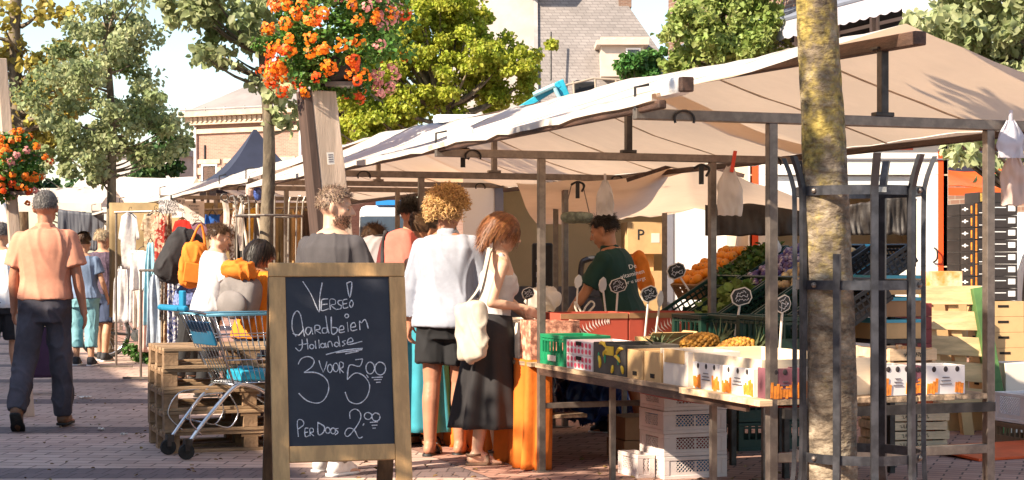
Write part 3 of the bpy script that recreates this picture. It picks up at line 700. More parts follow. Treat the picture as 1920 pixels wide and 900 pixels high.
for k in range(5): b.ell((d0.x - .7 + k * .38, d0.y - .45, d0.z + .60), (.20, .12, .10), None, 10, 6)
dm = b.build('dormer', M('dormer_cream', (.48, .41, .34), .6, .06, 2), sh)
window(sh, (d0.x + .45, d0.y - .33, d0.z - .18), .62, .9, Matrix.Identity(3))
b = MB(); b.tube([S(1033, 150, .5), S(1033, 60, 1.6)], .04); b.build('lightning_rod', M('steel_dark'), sh)

# house with awnings on the right, its front along the street
XH = 9.0
ah = thing('brick_house', 'brown brick house with grey awnings and white window frames above the nearest canopy', 'house', O, RZ, 'houses round the square')
b = MB(); b.box((XH + 4, 10, 4.5), (8, 17, 9.0)); b.build('wall', BR2, ah)
Rr = Matrix.Rotation(R(90), 3, 'Z')
AWN = M('awning_grey', (.16, .18, .23), .8, .1, 2); VAL = M('valance_pale', (.40, .385, .43), .8, .06, 2)
for yy in (14.1, 10.8, 5.6):
    b = MB(); b.box((XH - .5, yy, 5.12), (1.1, 3.3, .05), eul(y=R(-22))); b.tube([(XH - 1.02, yy - 1.65, 4.90), (XH - 1.02, yy + 1.65, 4.90)], .05); aw_ = b.build('awning', AWN, ah)
    b = MB(); b.grid(lambda u, v: (XH - 1.04, yy - 1.65 + 3.3 * u, 4.88 - .26 * v - (.03 * abs(math.sin(u * 40)) if v > .9 else 0)), 80, 2); b.build('valance', VAL, aw_, solid=.008)
    for dy in (-1.1, 0, 1.1): window(ah, (XH - .04, yy + dy, 4.3), 1.0, 2.0, Rr, rail=.72)
    for dy in (-1.1, 0, 1.1): window(ah, (XH - .04, yy + dy, 7.4), 1.0, 1.6, Rr)
b = MB(); b.box((XH - .06, 10, 3.05), (.12, 17.2, .25)); b.build('string_course', STONE, ah)
for yy in (8.0, 2.4):
    b = MB()
    for dy in (-1.1, 1.1): b.bar((XH - 1.0, yy + dy, 3.2), (XH - 1.0, yy + dy, 5.1), .08)
    b.bar((XH - 1.0, yy - 1.14, 5.14), (XH - 1.0, yy + 1.14, 5.14), .08); b.bar((XH - 1.0, yy - 1.14, 5.14), (XH, yy - 1.14, 5.14), .08); b.bar((XH - 1.0, yy + 1.14, 5.14), (XH, yy + 1.14, 5.14), .08); fr_ = b.build('balcony_frame', WHITE, ah)
    b = MB(); b.box((XH - 1.0, yy, 4.15), (.02, 2.1, 1.8)); b.build('glass_screen', M('screen_glass', (.42, .46, .47), .2, .1, 1), fr_)
    b = MB(); b.box((XH - .5, yy, 3.12), (1.05, 2.3, .16)); b.build('balcony_slab', STONE, fr_)
# row of houses beside the photographer on the left that shades the near paving
lh = thing('brick_house', 'long row house along the left side of the street shading the paving', 'house', O, RZ, 'houses round the square')
b = MB(); b.box((-19.1, 2, 4.5), (8, 46, 9)); b.build('wall', BR1, lh)
b = MB(); b.box((-19.1, 2, 9.05), (8.3, 46.3, .2)); b.build('roof', LEAD, lh)
for k in range(9):
    for zz in (1.7, 4.6, 7.2): window(lh, (-15.07, -18 + k * 5, zz), 1.2, 1.8, Rr)

# ------------------------------------------------------------------ tents, lifts and far stalls
NAVY = M('tent_navy', (.030, .036, .065), .7, .12, 2, trans=.12)
Yn = 27.0
tn = thing('pagoda_tent', 'dark blue pagoda tent with pointed roof behind the clothes stall', 'tent', GX(478, Yn), R(20))
apex = P(478, 243, Yn).z; ez = P(410, 338, Yn).z; hw = .74
b = MB()
prof = [(i / 10, ez + (apex - ez) * (i / 10) ** 1.55) for i in range(11)]
b.loft([[Vector((sx * hw * (1 - t * .97), sy * hw * (1 - t * .97), z)) for sx, sy in ((-1, -1), (1, -1), (1, 1), (-1, 1))] for t, z in prof]); b.build('canopy', NAVY, tn)
b = MB(); b.box((0, 0, ez - .12), (hw * 2.02, hw * 2.02, .24)); b.build('valance', NAVY, tn)
for sx in (-1, 1):
    for sy in (-1, 1): b = MB(); b.bar((sx * hw * .96, sy * hw * .96, 0), (sx * hw * .96, sy * hw * .96, ez - .24), .05); b.build('post', M('steel'), tn)
TURQ = M('lift_turquoise', (.02, .30, .42), .4, .15, 4)
cl = thing('crane_arm', 'turquoise folded crane arm sticking up behind the white canopy', 'crane', (0, 0, 0))
b = MB(); Yc = 42.0
b.bar(P(975, 205, Yc), P(1050, 158, Yc), .22, .16); b.bar(P(1048, 152, Yc), P(1068, 200, Yc), .20, .22); b.build('boom', TURQ, cl, bevel=.02)
b = MB(); b.tube([P(1000, 178, Yc - .2), P(1040, 160, Yc - .2)], .06); b.tube([P(1040, 165, Yc - .2), P(1055, 195, Yc - .2)], .05); b.build('hydraulic_cylinder', M('lift_pale', (.30, .55, .60), .35, .1, 3), cl)
b = MB(); b.box(GX(1040, Yc + 1.5, 1.2), (2.2, 1.6, 1.2)); b.bar(GX(1062, Yc, 1.0), P(1064, 198, Yc), .25); b.build('base', TURQ, cl, bevel=.05)
b = MB()
for dx in (-.8, .8): b.tube([GX(1040, Yc + .7, .35) + Vector((dx, 0, 0)), GX(1040, Yc + 2.4, .35) + Vector((dx, 0, 0))], .35, 16)
b.build('wheels', M('rubber'), cl)
lp = thing('work_platform', 'railed work platform with black engine box beside the turquoise crane arm', 'platform', (0, 0, 0))
b = MB()
for px, a in ((1078, 152), (1119, 148), (1158, 150)): b.tube([P(px, 205, Yc + 3), P(px - 3, a, Yc + 3)], .03)
b.tube([P(1060, 160, Yc + 3), P(1112, 147, Yc + 3), P(1168, 150, Yc + 3)], .03); b.tube([P(1060, 178, Yc + 3), P(1168, 176, Yc + 3)], .02); b.build('railing', M('rail_tan', (.34, .28, .22), .5, .1, 3), lp)
b = MB(); b.box(P(1096, 172, Yc + 3.4), (.62, .5, .5)); b.box(P(1084, 156, Yc + 3.4), (.2, .3, .15)); b.build('engine', M('black'), lp, bevel=.05)
b = MB(); b.box(P(1112, 208, Yc + 3.5), (1.6, 1.2, .1)); b.bar(P(1112, 210, Yc + 3.5), GX(1112, Yc + 3.5), .5); b.build('deck', LEAD, lp)
# pale far stalls at the left
def flat_stall(label, px0, px1, pyt, pye, Y, dep, mat):
    t = thing('far_stall', label, 'market stall', (0, 0, 0), 0, 'pale stalls at the far end of the street')
    a, c = P(px0, pye, Y), P(px1, pye, Y); zt = P(0, pyt, Y + dep / 2).z
    m = MB(); m.grid(lambda u, v: (a.x + (c.x - a.x) * u, Y + dep * v, a.z + (zt - a.z) * (1 - abs(2 * v - 1)) + .03 * noise.noise(Vector((u * 6, v * 3, Y)))), 16, 6)
    m.box(((a.x + c.x) / 2, Y - .01, a.z - .06), (c.x - a.x, .03, .16)); m.build('canopy', mat, t, smooth=False)
    for xx in (a.x + .1, c.x - .1):
        for yy in (Y + .05, Y + dep - .05): q = MB(); q.bar((xx, yy, 0), (xx, yy, a.z - .05), .05); q.build('post', M('steel'), t)
    return t
flat_stall('white far stall with a dark front edge just beyond the salmon shirted man', -20, 190, 352, 382, 30.0, 2.0, M('canvas_old'))
flat_stall('white far stall with a straight pale roof edge under the dark green tree', 118, 345, 333, 372, 37.0, 3.0, M('canvas'))
curtain('tarp', 'slate grey tarp wall hanging under the far white stall beyond the salmon shirt', 108, 195, 392, 402, 470, 28.5, amp=.05, seed=3, mat='slate_tarp') if M('slate_tarp', (.075, .078, .095), .6, .12, 2) else None
o = MB(); o.tube([P(x, y, 26.0) for x, y in ((-30, 352), (-8, 368), (8, 395), (17, 425), (20, 470), (20, 520))], .07, 8); o = o.build('arch', M('white_paint'), smooth=True)
q = MB(); q.grid(lambda u, v: tuple(P(-60 + 74 * u - 14 * (v - .5) ** 2 * 4, 370 + 150 * v, 26.3)), 10, 10); q.build('panel', M('arch_pink', (.70, .58, .56), .7, .05, 2), o, solid=.02)
tag(o, 'white rounded arch with a pinkish panel cut off at the frame edge', 'arch')
# ------------------------------------------------------------------ people
def cap_shape(mb, a, b, ra, rb, n=12, flat=(False, False)):
    a = Vector(a); b = Vector(b); d = b - a; ln = d.length
    if ln < 1e-5: mb.ell(a, ra); return
    d.normalize(); up = Vector((0, 0, 1)) if abs(d.z) < .9 else Vector((0, 1, 0))
    p = d.cross(up).normalized(); q = d.cross(p)
    rings = []
    def ring(c, r): return [c + (p * math.cos(2 * math.pi * j / n) + q * math.sin(2 * math.pi * j / n)) * r for j in range(n)]
    if not flat[0]:
        for k in (75, 50, 25): rings.append(ring(a - d * ra * math.sin(R(k)), ra * math.cos(R(k))))
    for k in range(5): rings.append(ring(a.lerp(b, k / 4), ra + (rb - ra) * k / 4))
    if not flat[1]:
        for k in (25, 50, 75): rings.append(ring(b + d * rb * math.sin(R(k)), rb * math.cos(R(k))))
    mb.loft([r[::-1] for r in rings])
TORSO = {  # z, rx, ry, y offset at 1.75 m
    'm': [(.80, .135, .105, -.01), (.88, .168, .122, -.012), (.97, .165, .115, -.005), (1.08, .155, .105, .005), (1.20, .165, .112, .005), (1.32, .182, .118, 0), (1.40, .185, .105, -.01), (1.455, .135, .08, -.015), (1.49, .07, .062, -.012)],
    'f': [(.80, .14, .11, -.01), (.88, .172, .125, -.015), (.97, .158, .11, -.005), (1.07, .125, .09, .008), (1.18, .138, .10, .012), (1.28, .152, .118, .015), (1.38, .155, .095, -.005), (1.45, .115, .07, -.012), (1.49, .058, .055, -.01)]}
def ipol(tab, z):
    if z <= tab[0][0]: return tab[0][1:]
    for a, b in zip(tab, tab[1:]):
        if z <= b[0]:
            t = (z - a[0]) / (b[0] - a[0]); return tuple(a[i] + (b[i] - a[i]) * t for i in (1, 2, 3))
    return tab[-1][1:]
class Fig:
    """Joint positions and body rings of one standing figure; feet on z = 0, facing +y, right hand at +x."""
    def __init__(s, H=1.75, sex='m', lean=0, side=0, legs=((0, 0, .03), (0, 0, .03)), arms=None, head=(0, 0), heel=(0, 0), girth=1.0):
        s.k = H / 1.75; s.sex = sex; s.g = girth
        s.lean = R(lean); s.side = R(side)
        s.head_yaw, s.head_pitch = R(head[0]), R(head[1])
        s.hip, s.knee, s.ank, s.toe = [], [], [], []
        for i, sx in enumerate((-1, 1)):
            f, kb, ab = legs[i]; f, kb = R(f), R(kb)
            h = Vector((sx * .088, 0, .93)); kn = h + Vector((sx * ab, math.sin(f), -math.cos(f))).normalized() * .43
            an = kn + Vector((sx * ab * .4, math.sin(f - kb), -math.cos(f - kb))).normalized() * .42
            s.hip.append(h); s.knee.append(kn); s.ank.append(an)
            hl = R(heel[i])
            s.toe.append(Vector((sx * .06, math.cos(hl), -math.sin(hl))).normalized())
        low = min(min(a.z - .08, (a + t * .17).z - .055) for a, t in zip(s.ank, s.toe))
        s.dz = -low
        for l in (s.hip, s.knee, s.ank):
            for v in l: v.z += s.dz
        sw = .178 if sex == 'm' else .152
        arms = arms or (((-.15, 0, -1), (-.05, .15, -1)), ((.15, 0, -1), (.05, .15, -1)))
        s.sho, s.elb, s.wri, s.hnd = [], [], [], []
        for i, sx in enumerate((-1, 1)):
            sh = s.T(Vector((sx * sw * .96 * (1 + .5 * (girth - 1)), -.01, 1.392)))
            el = sh + Vector(arms[i][0]).normalized() * .285; wr = el + Vector(arms[i][1]).normalized() * .245
            s.sho.append(sh); s.elb.append(el); s.wri.append(wr)
            s.hnd.append(Vector(arms[i][2] if len(arms[i]) > 2 else arms[i][1]).normalized())
        s.neck = s.T(Vector((0, -.012, 1.47))); 
        s.R = Matrix.Rotation(s.head_yaw, 3, 'Z') @ Matrix.Rotation(-s.head_pitch - s.lean * .4, 3, 'X')
        s.hc = s.neck + Matrix.Rotation(-s.lean * .8, 3, 'X') @ Vector((0, .025, .152))
    def T(s, p):
        y, z = p.y, p.z - .95
        q = Vector((p.x, y * math.cos(s.lean) + z * math.sin(s.lean), z * math.cos(s.lean) - y * math.sin(s.lean)))
        q = Vector((q.x * math.cos(s.side) + q.z * math.sin(s.side), q.y, q.z * math.cos(s.side) - q.x * math.sin(s.side)))
        return q + Vector((0, 0, .95 + s.dz))
    def ring(s, z, rx, ry, oy=0, n=28, fold=None):
        sc = 1.0
        out = []
        for j in range(n):
            a = 2 * math.pi * j / n
            m = 1.0 if not fold else 1 + fold(a, z)
            ca, sa = math.cos(a), math.sin(a)
            ex = 2.4
            r = (abs(ca) ** ex + abs(sa) ** ex) ** (-1 / ex)
            p = Vector((rx * r * ca * m, ry * r * sa * m + oy, z))
            out.append(s.T(p) if z > .95 else p + Vector((0, 0, s.dz)))
        return out
    def torso(s, mb, z0, z1, off=0.0, flare=0.0, n=28, steps=14):
        tab = TORSO[s.sex]; rings = []
        for i in range(steps + 1):
            z = z0 + (z1 - z0) * i / steps; rx, ry, oy = ipol(tab, z)
            belly = s.g if z < 1.38 else 1 + (s.g - 1) * .4
            o = off + flare * max(0, (1.15 - z))
            rings.append(s.ring(z, rx * belly + o, ry * belly + o, oy, n))
        mb.loft(rings); return mb
def hand_shapes(mb, wrist, d, side, curl=35, sc=1.0, nrm=None):
    """Palm, four fingers of unequal length with bends, and a thumb leaving the side of the palm."""
    d = Vector(d).normalized(); n = Vector(nrm) if nrm else Vector((-side, 0.05, 0))   # n: the way the palm faces
    n = (n - d * n.dot(d)); n = n.normalized() if n.length > .05 else d.orthogonal().normalized()
    t = n.cross(d) * (1 if side > 0 else -1)                            # towards the thumb
    if t.y < -.2 and abs(d.z) > .6: t = -t
    pc = wrist + d * .05 * sc
    cap_shape(mb, wrist - d * .01, wrist + d * .03 * sc, .027 * sc, .030 * sc, 10)
    for u in (-.028, -.009, .009, .028):
        cap_shape(mb, wrist + d * .02 * sc + t * u * .6 * sc, wrist + d * .088 * sc + t * u * sc, .0145 * sc, .0125 * sc, 8)
    for u, ln in ((.030, .070), (.0105, .080), (-.0095, .073), (-.029, .056)):
        a = wrist + d * .09 * sc + t * u * sc; c = R(curl)
        d1 = d * math.cos(c * .45) + n * math.sin(c * .45); d2 = d * math.cos(c * 1.1) + n * math.sin(c * 1.1); d3 = d * math.cos(c * 1.6) + n * math.sin(c * 1.6)
        b = a + d1 * ln * .45 * sc; e = b + d2 * ln * .32 * sc; f = e + d3 * ln * .25 * sc
        cap_shape(mb, a, b, .0098 * sc, .0092 * sc, 8); cap_shape(mb, b, e, .0092 * sc, .0086 * sc, 8); cap_shape(mb, e, f, .0086 * sc, .0076 * sc, 8)
    a = wrist + d * .025 * sc + t * .026 * sc
    b = a + (d * .55 + t * .62 + n * .35).normalized() * .042 * sc; e = b + (d * .85 + t * .25 + n * .4).normalized() * .032 * sc
    cap_shape(mb, a, b, .0135 * sc, .011 * sc, 8); cap_shape(mb, b, e, .0105 * sc, .009 * sc, 8)
def head_shapes(mb, F, fine=True):
    Rm, c = F.R, F.hc
    def q(x, y, z): return c + Rm @ Vector((x, y, z))
    f = .95 if F.sex == 'f' else 1.0
    mb.ell(q(0, -.012, .03), (.075 * f, .094, .088), Rm, 20, 14)       # cranium
    mb.ell(q(0, .022, -.015), (.064 * f, .068, .085), Rm, 18, 12)      # face
    cap_shape(mb, q(-.035, .02, -.06), q(0, .055, -.088), .028, .020); cap_shape(mb, q(.035, .02, -.06), q(0, .055, -.088), .028, .020)   # jaw
    mb.ell(q(0, .070, -.088), (.020, .017, .017), Rm)                  # chin
    cap_shape(mb, q(-.035, .074, .026), q(.035, .074, .026), .0125, .0125)   # brow
    cap_shape(mb, q(0, .086, .018), q(0, .109, -.018), .0075, .0125); mb.ell(q(-.011, .096, -.021), (.009, .010, .008), Rm); mb.ell(q(.011, .096, -.021), (.009, .010, .008), Rm)
    for sx in (-1, 1):
        cap_shape(mb, q(sx * .045, .058, -.012), q(sx * .028, .068, -.03), .017, .014)   # cheek
        mb.ell(q(sx * .077 * f, -.008, .0), (.011, .019, .031), Rm @ Matrix.Rotation(sx * .35, 3, 'Z')); mb.ell(q(sx * .076 * f, -.002, -.022), (.008, .010, .011), Rm)   # ear
    cap_shape(mb, q(-.018, .086, -.047), q(.018, .086, -.047), .0085, .0085); cap_shape(mb, q(-.016, .085, -.058), q(.016, .085, -.058), .0095, .0095)   # lips
HS = 1.09
def grow(mb, c):
    mb.v = [tuple(c + (Vector(v) - c) * HS) for v in mb.v]
    return mb
def make_person(label, loc, yaw, F, skin, clothes=(), hair=None, shoes=None, voxel=.0085, curl=(35, 35), group='shoppers and walkers at the market', palms=(None, None), face=True, bare=False, beard=None, cat='person'):
    k = F.k
    mb = MB()
    F.torso(mb, .80, 1.49)
    ar = (.050, .040, .027) if F.sex == 'm' else (.041, .034, .0235)
    lr = (.088, .060, .040) if F.sex == 'm' else (.090, .058, .037)
    cap_shape(mb, F.neck - Vector((0, .0, .05)), F.hc + F.R @ Vector((0, -.02, -.05)), .062 if F.sex == 'm' else .051, .052 if F.sex == 'm' else .045, 14)
    for i, sx in enumerate((-1, 1)):
        inner = F.sho[i].lerp(F.neck, .45)
        cap_shape(mb, inner - Vector((0, 0, .03)), F.sho[i] - Vector((0, 0, .008)), .052, ar[0] * 1.05)
        cap_shape(mb, F.sho[i], F.elb[i], ar[0], ar[1]); m = F.elb[i].lerp(F.wri[i], .3)
        cap_shape(mb, F.elb[i], m, ar[1], ar[1] * 1.06); cap_shape(mb, m, F.wri[i], ar[1] * 1.06, ar[2])
        hand_shapes(mb, F.wri[i], F.hnd[i], sx, curl[i], .95 if F.sex == 'm' else .86, palms[i])
        cap_shape(mb, F.hip[i] + Vector((0, 0, -.02)), F.knee[i], lr[0] * (1 + .5 * (F.g - 1)), lr[1])
        m = F.knee[i].lerp(F.ank[i], .32) + Vector((0, -.014, 0))
        cap_shape(mb, F.knee[i], m, lr[1] * .93, lr[1] * .98); cap_shape(mb, m, F.ank[i], lr[1] * .98, lr[2])
        t = F.toe[i]; an = F.ank[i]; side = t.cross(Vector((0, 0, 1))).normalized(); up = side.cross(t)
        cap_shape(mb, an, an - t * .035 - up * .038, lr[2], .036); cap_shape(mb, an - t * .03 - up * .045, an + t * .09 - up * .052, .033, .030); cap_shape(mb, an, an + t * .10 - up * .045, lr[2], .026)
        for j, u in enumerate((-.028, -.012, .003, .017, .03)):
            uu = u * (-sx); r = .013 if j == 0 else .0095
            cap_shape(mb, an + t * .09 - up * .056 + side * uu, an + t * (.165 - .008 * j) - up * .066 + side * uu * 1.15, .017, r, 8)
    hb = MB(); head_shapes(hb, F); grow(hb, F.hc); mb.add(hb.v, hb.f)
    me = remesh(mb.mesh('body'), voxel, 3, .45)
    me.transform(Matrix.Scale(k, 4))
    body = link('person', me, skin, None, smooth=True); body.location = loc; body.rotation_euler = (0, 0, yaw)
    tag(body, label, cat, group)
    def part(name, mb_or_me, mat, vox=None, wr=0, fr=9, sm=2, seed=0.0, st=(1, 1, .45), smooth=True):
        me = mb_or_me
        if isinstance(me, MB):
            me = me.mesh(name)
            if vox: me = remesh(me, vox, sm)
        if wr: wrinkle(me, wr, fr, st, seed)
        me.transform(Matrix.Scale(k, 4))
        return link(name, me, mat, body, smooth=smooth)
    F.part = part
    if face:
        for sx in (-1, 1):
            e = MB(); e.ell(F.hc + F.R @ Vector((sx * .031, .0715, .004)), (.0125, .0095, .0070), F.R, 10, 8, 0); e.ell(F.hc + F.R @ Vector((sx * .031, .0795, .004)), (.0058, .003, .0058), F.R, 8, 6, 1)
            grow(e, F.hc); e2 = part('eye', e, [M('eye_white', (.34, .29, .26), .3, .03), M('iris', (.03, .02, .015), .2, .1)])
        e = MB()
        for sx in (-1, 1): cap_shape(e, F.hc + F.R @ Vector((sx * .018, .086, .030)), F.hc + F.R @ Vector((sx * .047, .074, .031)), .0045, .003, 6)
        grow(e, F.hc); part('eyebrows', e, hair[1] if hair else M('iris', (.03, .02, .015)))
    for c in clothes:
        kind, mat = c[0], c[1]; o = dict(c[2]) if len(c) > 2 else {}
        sd = o.get('seed', 1.7)
        if kind == 'shirt':
            b = MB(); off = o.get('off', .016)
            F.torso(b, o.get('hem', .86), 1.462, off, o.get('flare', .03))
            sl_ = o.get('sleeve', .5); r0 = ar[0] + off + o.get('loose', .012)
            if sl_ > 0:
                for i in (0, 1):
                    inner = F.sho[i].lerp(F.neck, .5) - Vector((0, 0, .02))
                    cap_shape(b, inner - Vector((0, 0, .022)), F.sho[i] - Vector((0, 0, .004)), .062, min(r0, .064) + .004)
                    if sl_ <= 1:
                        e = F.sho[i].lerp(F.elb[i], sl_); cap_shape(b, F.sho[i], e, min(r0, .066), r0 * (1 - .08 * sl_) + .008, 16, (False, True))
                    else:
                        e = F.elb[i].lerp(F.wri[i], sl_ - 1); cap_shape(b, F.sho[i], F.elb[i], min(r0, .070), ar[1] + off + .014, 16); cap_shape(b, F.elb[i], e, ar[1] + off + .014, ar[2] + off + .012, 16, (False, True))
            if o.get('collar'):
                cap_shape(b, F.neck - Vector((0, 0, .03)), F.neck + Vector((0, .004, .035)), .082, .070, 18, (False, True))
            sh = part(o.get('name', 'shirt'), b, mat, .0095, o.get('wr', .009), o.get('fr', 8), 3, sd)
            o['obj'] = sh; F.shirt = sh
        elif kind == 'tank':
            b = MB(); F.torso(b, o.get('hem', .90), 1.33, o.get('off', .010), .01)
            for i in (0, 1):
                a = F.sho[i].lerp(F.neck, .42)
                cap_shape(b, a + Vector((0, 0, .034)), F.T(Vector(((-1, 1)[i] * .085, .085, 1.30))), .024, .034); cap_shape(b, a + Vector((0, 0, .034)), F.T(Vector(((-1, 1)[i] * .085, -.075, 1.30))), .024, .034)
            if F.sex == 'f':
                for sx in (-1, 1): b.ell(F.T(Vector((sx * .07, .092, 1.245))), (.062, .055, .062))
            part(o.get('name', 'top'), b, mat, .0095, o.get('wr', .007), 10, 3, sd)
        elif kind == 'trousers':
            b = MB(); off = o.get('off', .014); ln = o.get('len', 1.0)
            F.torso(b, .775, o.get('waist', .985), off + .004, 0, steps=6)
            for i in (0, 1):
                w0 = lr[0] * (1 + .5 * (F.g - 1)) + off; w1 = lr[1] + off + .014; w2 = o.get('cuff', .068)
                if ln <= 1: 
                    e = F.hip[i].lerp(F.knee[i], ln); cap_shape(b, F.hip[i], e, w0, w0 + (w1 - w0) * ln + o.get('loose', .012), 18, (False, True))
                else:
                    cap_shape(b, F.hip[i], F.knee[i], w0, w1, 18); e = F.knee[i].lerp(F.ank[i], ln - 1)
                    cap_shape(b, F.knee[i], e, w1, w1 + (w2 - w1) * (ln - 1) , 18, (False, True))
            part(o.get('name', 'trousers'), b, mat, .0095, o.get('wr', .010), o.get('fr', 9), 3, sd, (1, 1, .8))
        elif kind == 'skirt':
            top, bot = o.get('top', 1.02), o.get('bot', .22); r1 = o.get('r1', .30); nf = o.get('folds', 9); am = o.get('am', .10)
            tab = TORSO[F.sex]; rings = []; n = 96
            for i in range(23):
                t = i / 22; z = top + (bot - top) * t
                rx0, ry0, oy = ipol(tab, max(z, .80)); wv = min(1, t * 1.6)
                rx = (rx0 + .026) * (1 - t) + r1 * t; ry = (ry0 + .026) * (1 - t) + r1 * o.get('asp', .8) * t
                if z > .86: rx = max(rx, rx0 + .026); ry = max(ry, ry0 + .026)
                fold = lambda a, zz: am * wv * (math.sin(nf * a + 1.5 * math.sin(2 * a + sd) + .4 * math.sin(zz * 6)) * .6 + .4 * math.sin((nf * 1.7) // 1 * a + sd * 2))
                rings.append(F.ring(z, rx, ry, oy, n, fold)[::-1])
            b = MB(); b.loft(rings, cap=False)
            me = b.mesh('skirt'); s_ = part(o.get('name', 'skirt'), me, mat); md = s_.modifiers.new('s', 'SOLIDIFY'); md.thickness = .006
        elif kind == 'belt':
            b = MB(); b.loft([F.ring(z, *[ipol(TORSO[F.sex], z)[j] * F.g + .021 for j in (0, 1)], 0, 32) for z in (o.get('z', .965), o.get('z', .965) + .036)]); part('belt', b, mat)
    if shoes:
        kind, mat = shoes[0], shoes[1]
        for i, sx in enumerate((-1, 1)):
            t = F.toe[i]; an = F.ank[i]; side = t.cross(Vector((0, 0, 1))).normalized(); up = side.cross(t)
            b = MB()
            def sole(h0, h1, wd, mi=0):
                prof = [(-.075, .022), (-.06, .034), (-.01, .036), (.05, .038), (.10, .046), (.15, .042), (.185, .026), (.195, .010)]
                def rg(h): 
                    return [an + t * y + side * x * wd - up * h for y, x in prof] + [an + t * y - side * x * wd - up * h for y, x in prof[::-1]]
                b.loft([rg(h0), rg(h1)], mi)
            if kind == 'shoe':
                s2 = MB(); cap_shape(s2, an + up * .02, an - up * .04 - t * .02, .052, .045, 14, (True, False)); cap_shape(s2, an - t * .03 - up * .042, an + t * .11 - up * .045, .043, .040); cap_shape(s2, an + up * .01, an + t * .12 - up * .04, .046, .034); cap_shape(s2, an + t * .09 - up * .05, an + t * .155 - up * .055, .042, .030)
                p_ = part('shoe', s2, mat, .009)
                sole(.066, .084, 1.12); part('sole', b, shoes[2] if len(shoes) > 2 else M('rubber')).parent = p_
                p_.children[0].matrix_parent_inverse = Matrix.Identity(4)
            else:
                sole(.066, .084, 1.05); p_ = part('sandal', b, mat)
                s2 = MB(); y0, y1 = (.045, .12) if kind == 'slide' else (.06, .085)
                def arch(y): return [an + t * y + side * (.047 * math.cos(a)) * 1.08 - up * (.070 - .058 * math.sin(a)) for a in np.linspace(0, math.pi, 12)]
                s2.loft([arch(y0), arch((y0 + y1) / 2), arch(y1)], cap=False)
                if kind == 'strap': s2.loft([[an + side * .05 * math.cos(a) + t * (.05 * math.sin(a) - .02) - up * h for a in np.linspace(0, 2 * math.pi, 17)[:-1]] for h in (.0, .016)], cap=False)
                q_ = part('strap', s2, mat); q_.parent = p_; md = q_.modifiers.new('s', 'SOLIDIFY'); md.thickness = .006
                if kind == 'slide' and len(shoes) > 2:
                    s3 = MB()
                    for yy in (.056, .078, .100):
                        s3.loft([[p + up * .006 * math.sin(a) + side * .005 * math.cos(a) for p, a in zip(arch(y), np.linspace(0, math.pi, 12))] for y in (yy, yy + .010)], cap=False)
                    q3 = part('stripe', s3, shoes[2]); q3.parent = p_
    if hair:
        style, hm = hair[0], hair[1]; o = dict(hair[2]) if len(hair) > 2 else {}
        r = random.Random(o.get('seed', 3)); Rm = F.R; c = F.hc + Rm @ Vector((0, -.012, .03))
        rad = Vector((.078, .098, .092)) * o.get('rs', 1.0)
        b = MB()
        def on(d, off=0): return Vector((d.x * (rad.x + off), d.y * (rad.y + off), d.z * (rad.z + off)))
        low = o.get('low', -.35)
        def ok(d):   # hair line: low at the back, above the brow in front, round the ears
            if style == 'bob' and d.y > .12: return d.z > .42
            if d.y > .55: return d.z > .52 - .1 * abs(d.x)
            if d.y > -.1: return d.z > .10 - (.1 if style == 'long' else 0)
            return d.z > low - (.35 if style in ('long', 'bob') else 0)
        # cap
        nu, nv = 36, 24; idx = {}; vs = []; fs = []
        for i in range(nv + 1):
            for j in range(nu):
                th = math.pi * i / nv * .78; ph = 2 * math.pi * j / nu
                d = Vector((math.sin(th) * math.cos(ph), math.sin(th) * math.sin(ph), math.cos(th)))
                vs.append(c + Rm @ on(d, .004 + .004 * noise.noise(d * 4) if ok(d) else -.008))
        for i in range(nv):
            for j in range(nu):
                fs.append((i * nu + j, (i + 1) * nu + j, (i + 1) * nu + (j + 1) % nu, i * nu + (j + 1) % nu))
        b.add(vs, fs)
        n = o.get('n', 520); ln = o.get('len', .035)
        if style not in ('curly',): n = int(n * 2.6)
        made = 0
        while made < n:
            d = Vector((r.gauss(0, 1), r.gauss(0, 1), r.gauss(0, 1))).normalized()
            if not ok(d): continue
            made += 1
            p = on(d, .002); nrm = d.copy()
            if style == 'curly':
                ax = nrm + Vector((r.gauss(0, .4), r.gauss(0, .4), r.gauss(-.15, .4))); ax.normalize(); u = ax.orthogonal().normalized(); v = ax.cross(u)
                cr = r.uniform(.006, .013); ph = r.uniform(0, 6.28); tn = r.uniform(1.2, 2.4); L_ = ln * r.uniform(.6, 1.2)
                pts = [c + Rm @ (p + ax * L_ * t + (u * math.cos(ph + 6.28 * tn * t) + v * math.sin(ph + 6.28 * tn * t)) * cr) for t in np.linspace(0, 1, 9)]
                b.tube(pts, [.0024] * 8 + [.001], 3, cap=False)
                continue
            if style in ('bob', 'long'):
                dn = Vector((d.x * .30, -.62 if style == 'bob' else d.y * .3 - .25, -1)); t1 = (dn - nrm * dn.dot(nrm) * .85).normalized()
                L_ = ln * r.uniform(.6, 1.15) * (1.0 if d.z > -.1 else .75)
                pts = [p, p + t1 * L_ * .35 + nrm * .016, p + t1 * L_ * .6 + Vector((0, 0, -L_ * .15)) + nrm * .016]
                q = pts[-1] + Vector((r.gauss(0, .01), r.gauss(-.004, .01), -L_ * .35)); pts.append(q + nrm * r.uniform(-.01, .014)); wd = .0048
            elif style == 'bun':
                tgt = Vector((0, -.10, .045)); t1 = (tgt - p); t1 = (t1 - nrm * t1.dot(nrm) * .9); L_ = min(t1.length, .12) ; t1.normalize()
                pts = [p, p + t1 * L_ * .35 + nrm * .008, p + t1 * L_ * .7 + nrm * .006, p + t1 * L_ + nrm * .002]; wd = .008
            else:
                comb = Vector(o.get('comb', (0, -.3, -.55))); t1 = (nrm * o.get('stand', .75) * .55 + comb + Vector((r.gauss(0, .35), r.gauss(0, .35), r.gauss(0, .3)))).normalized()
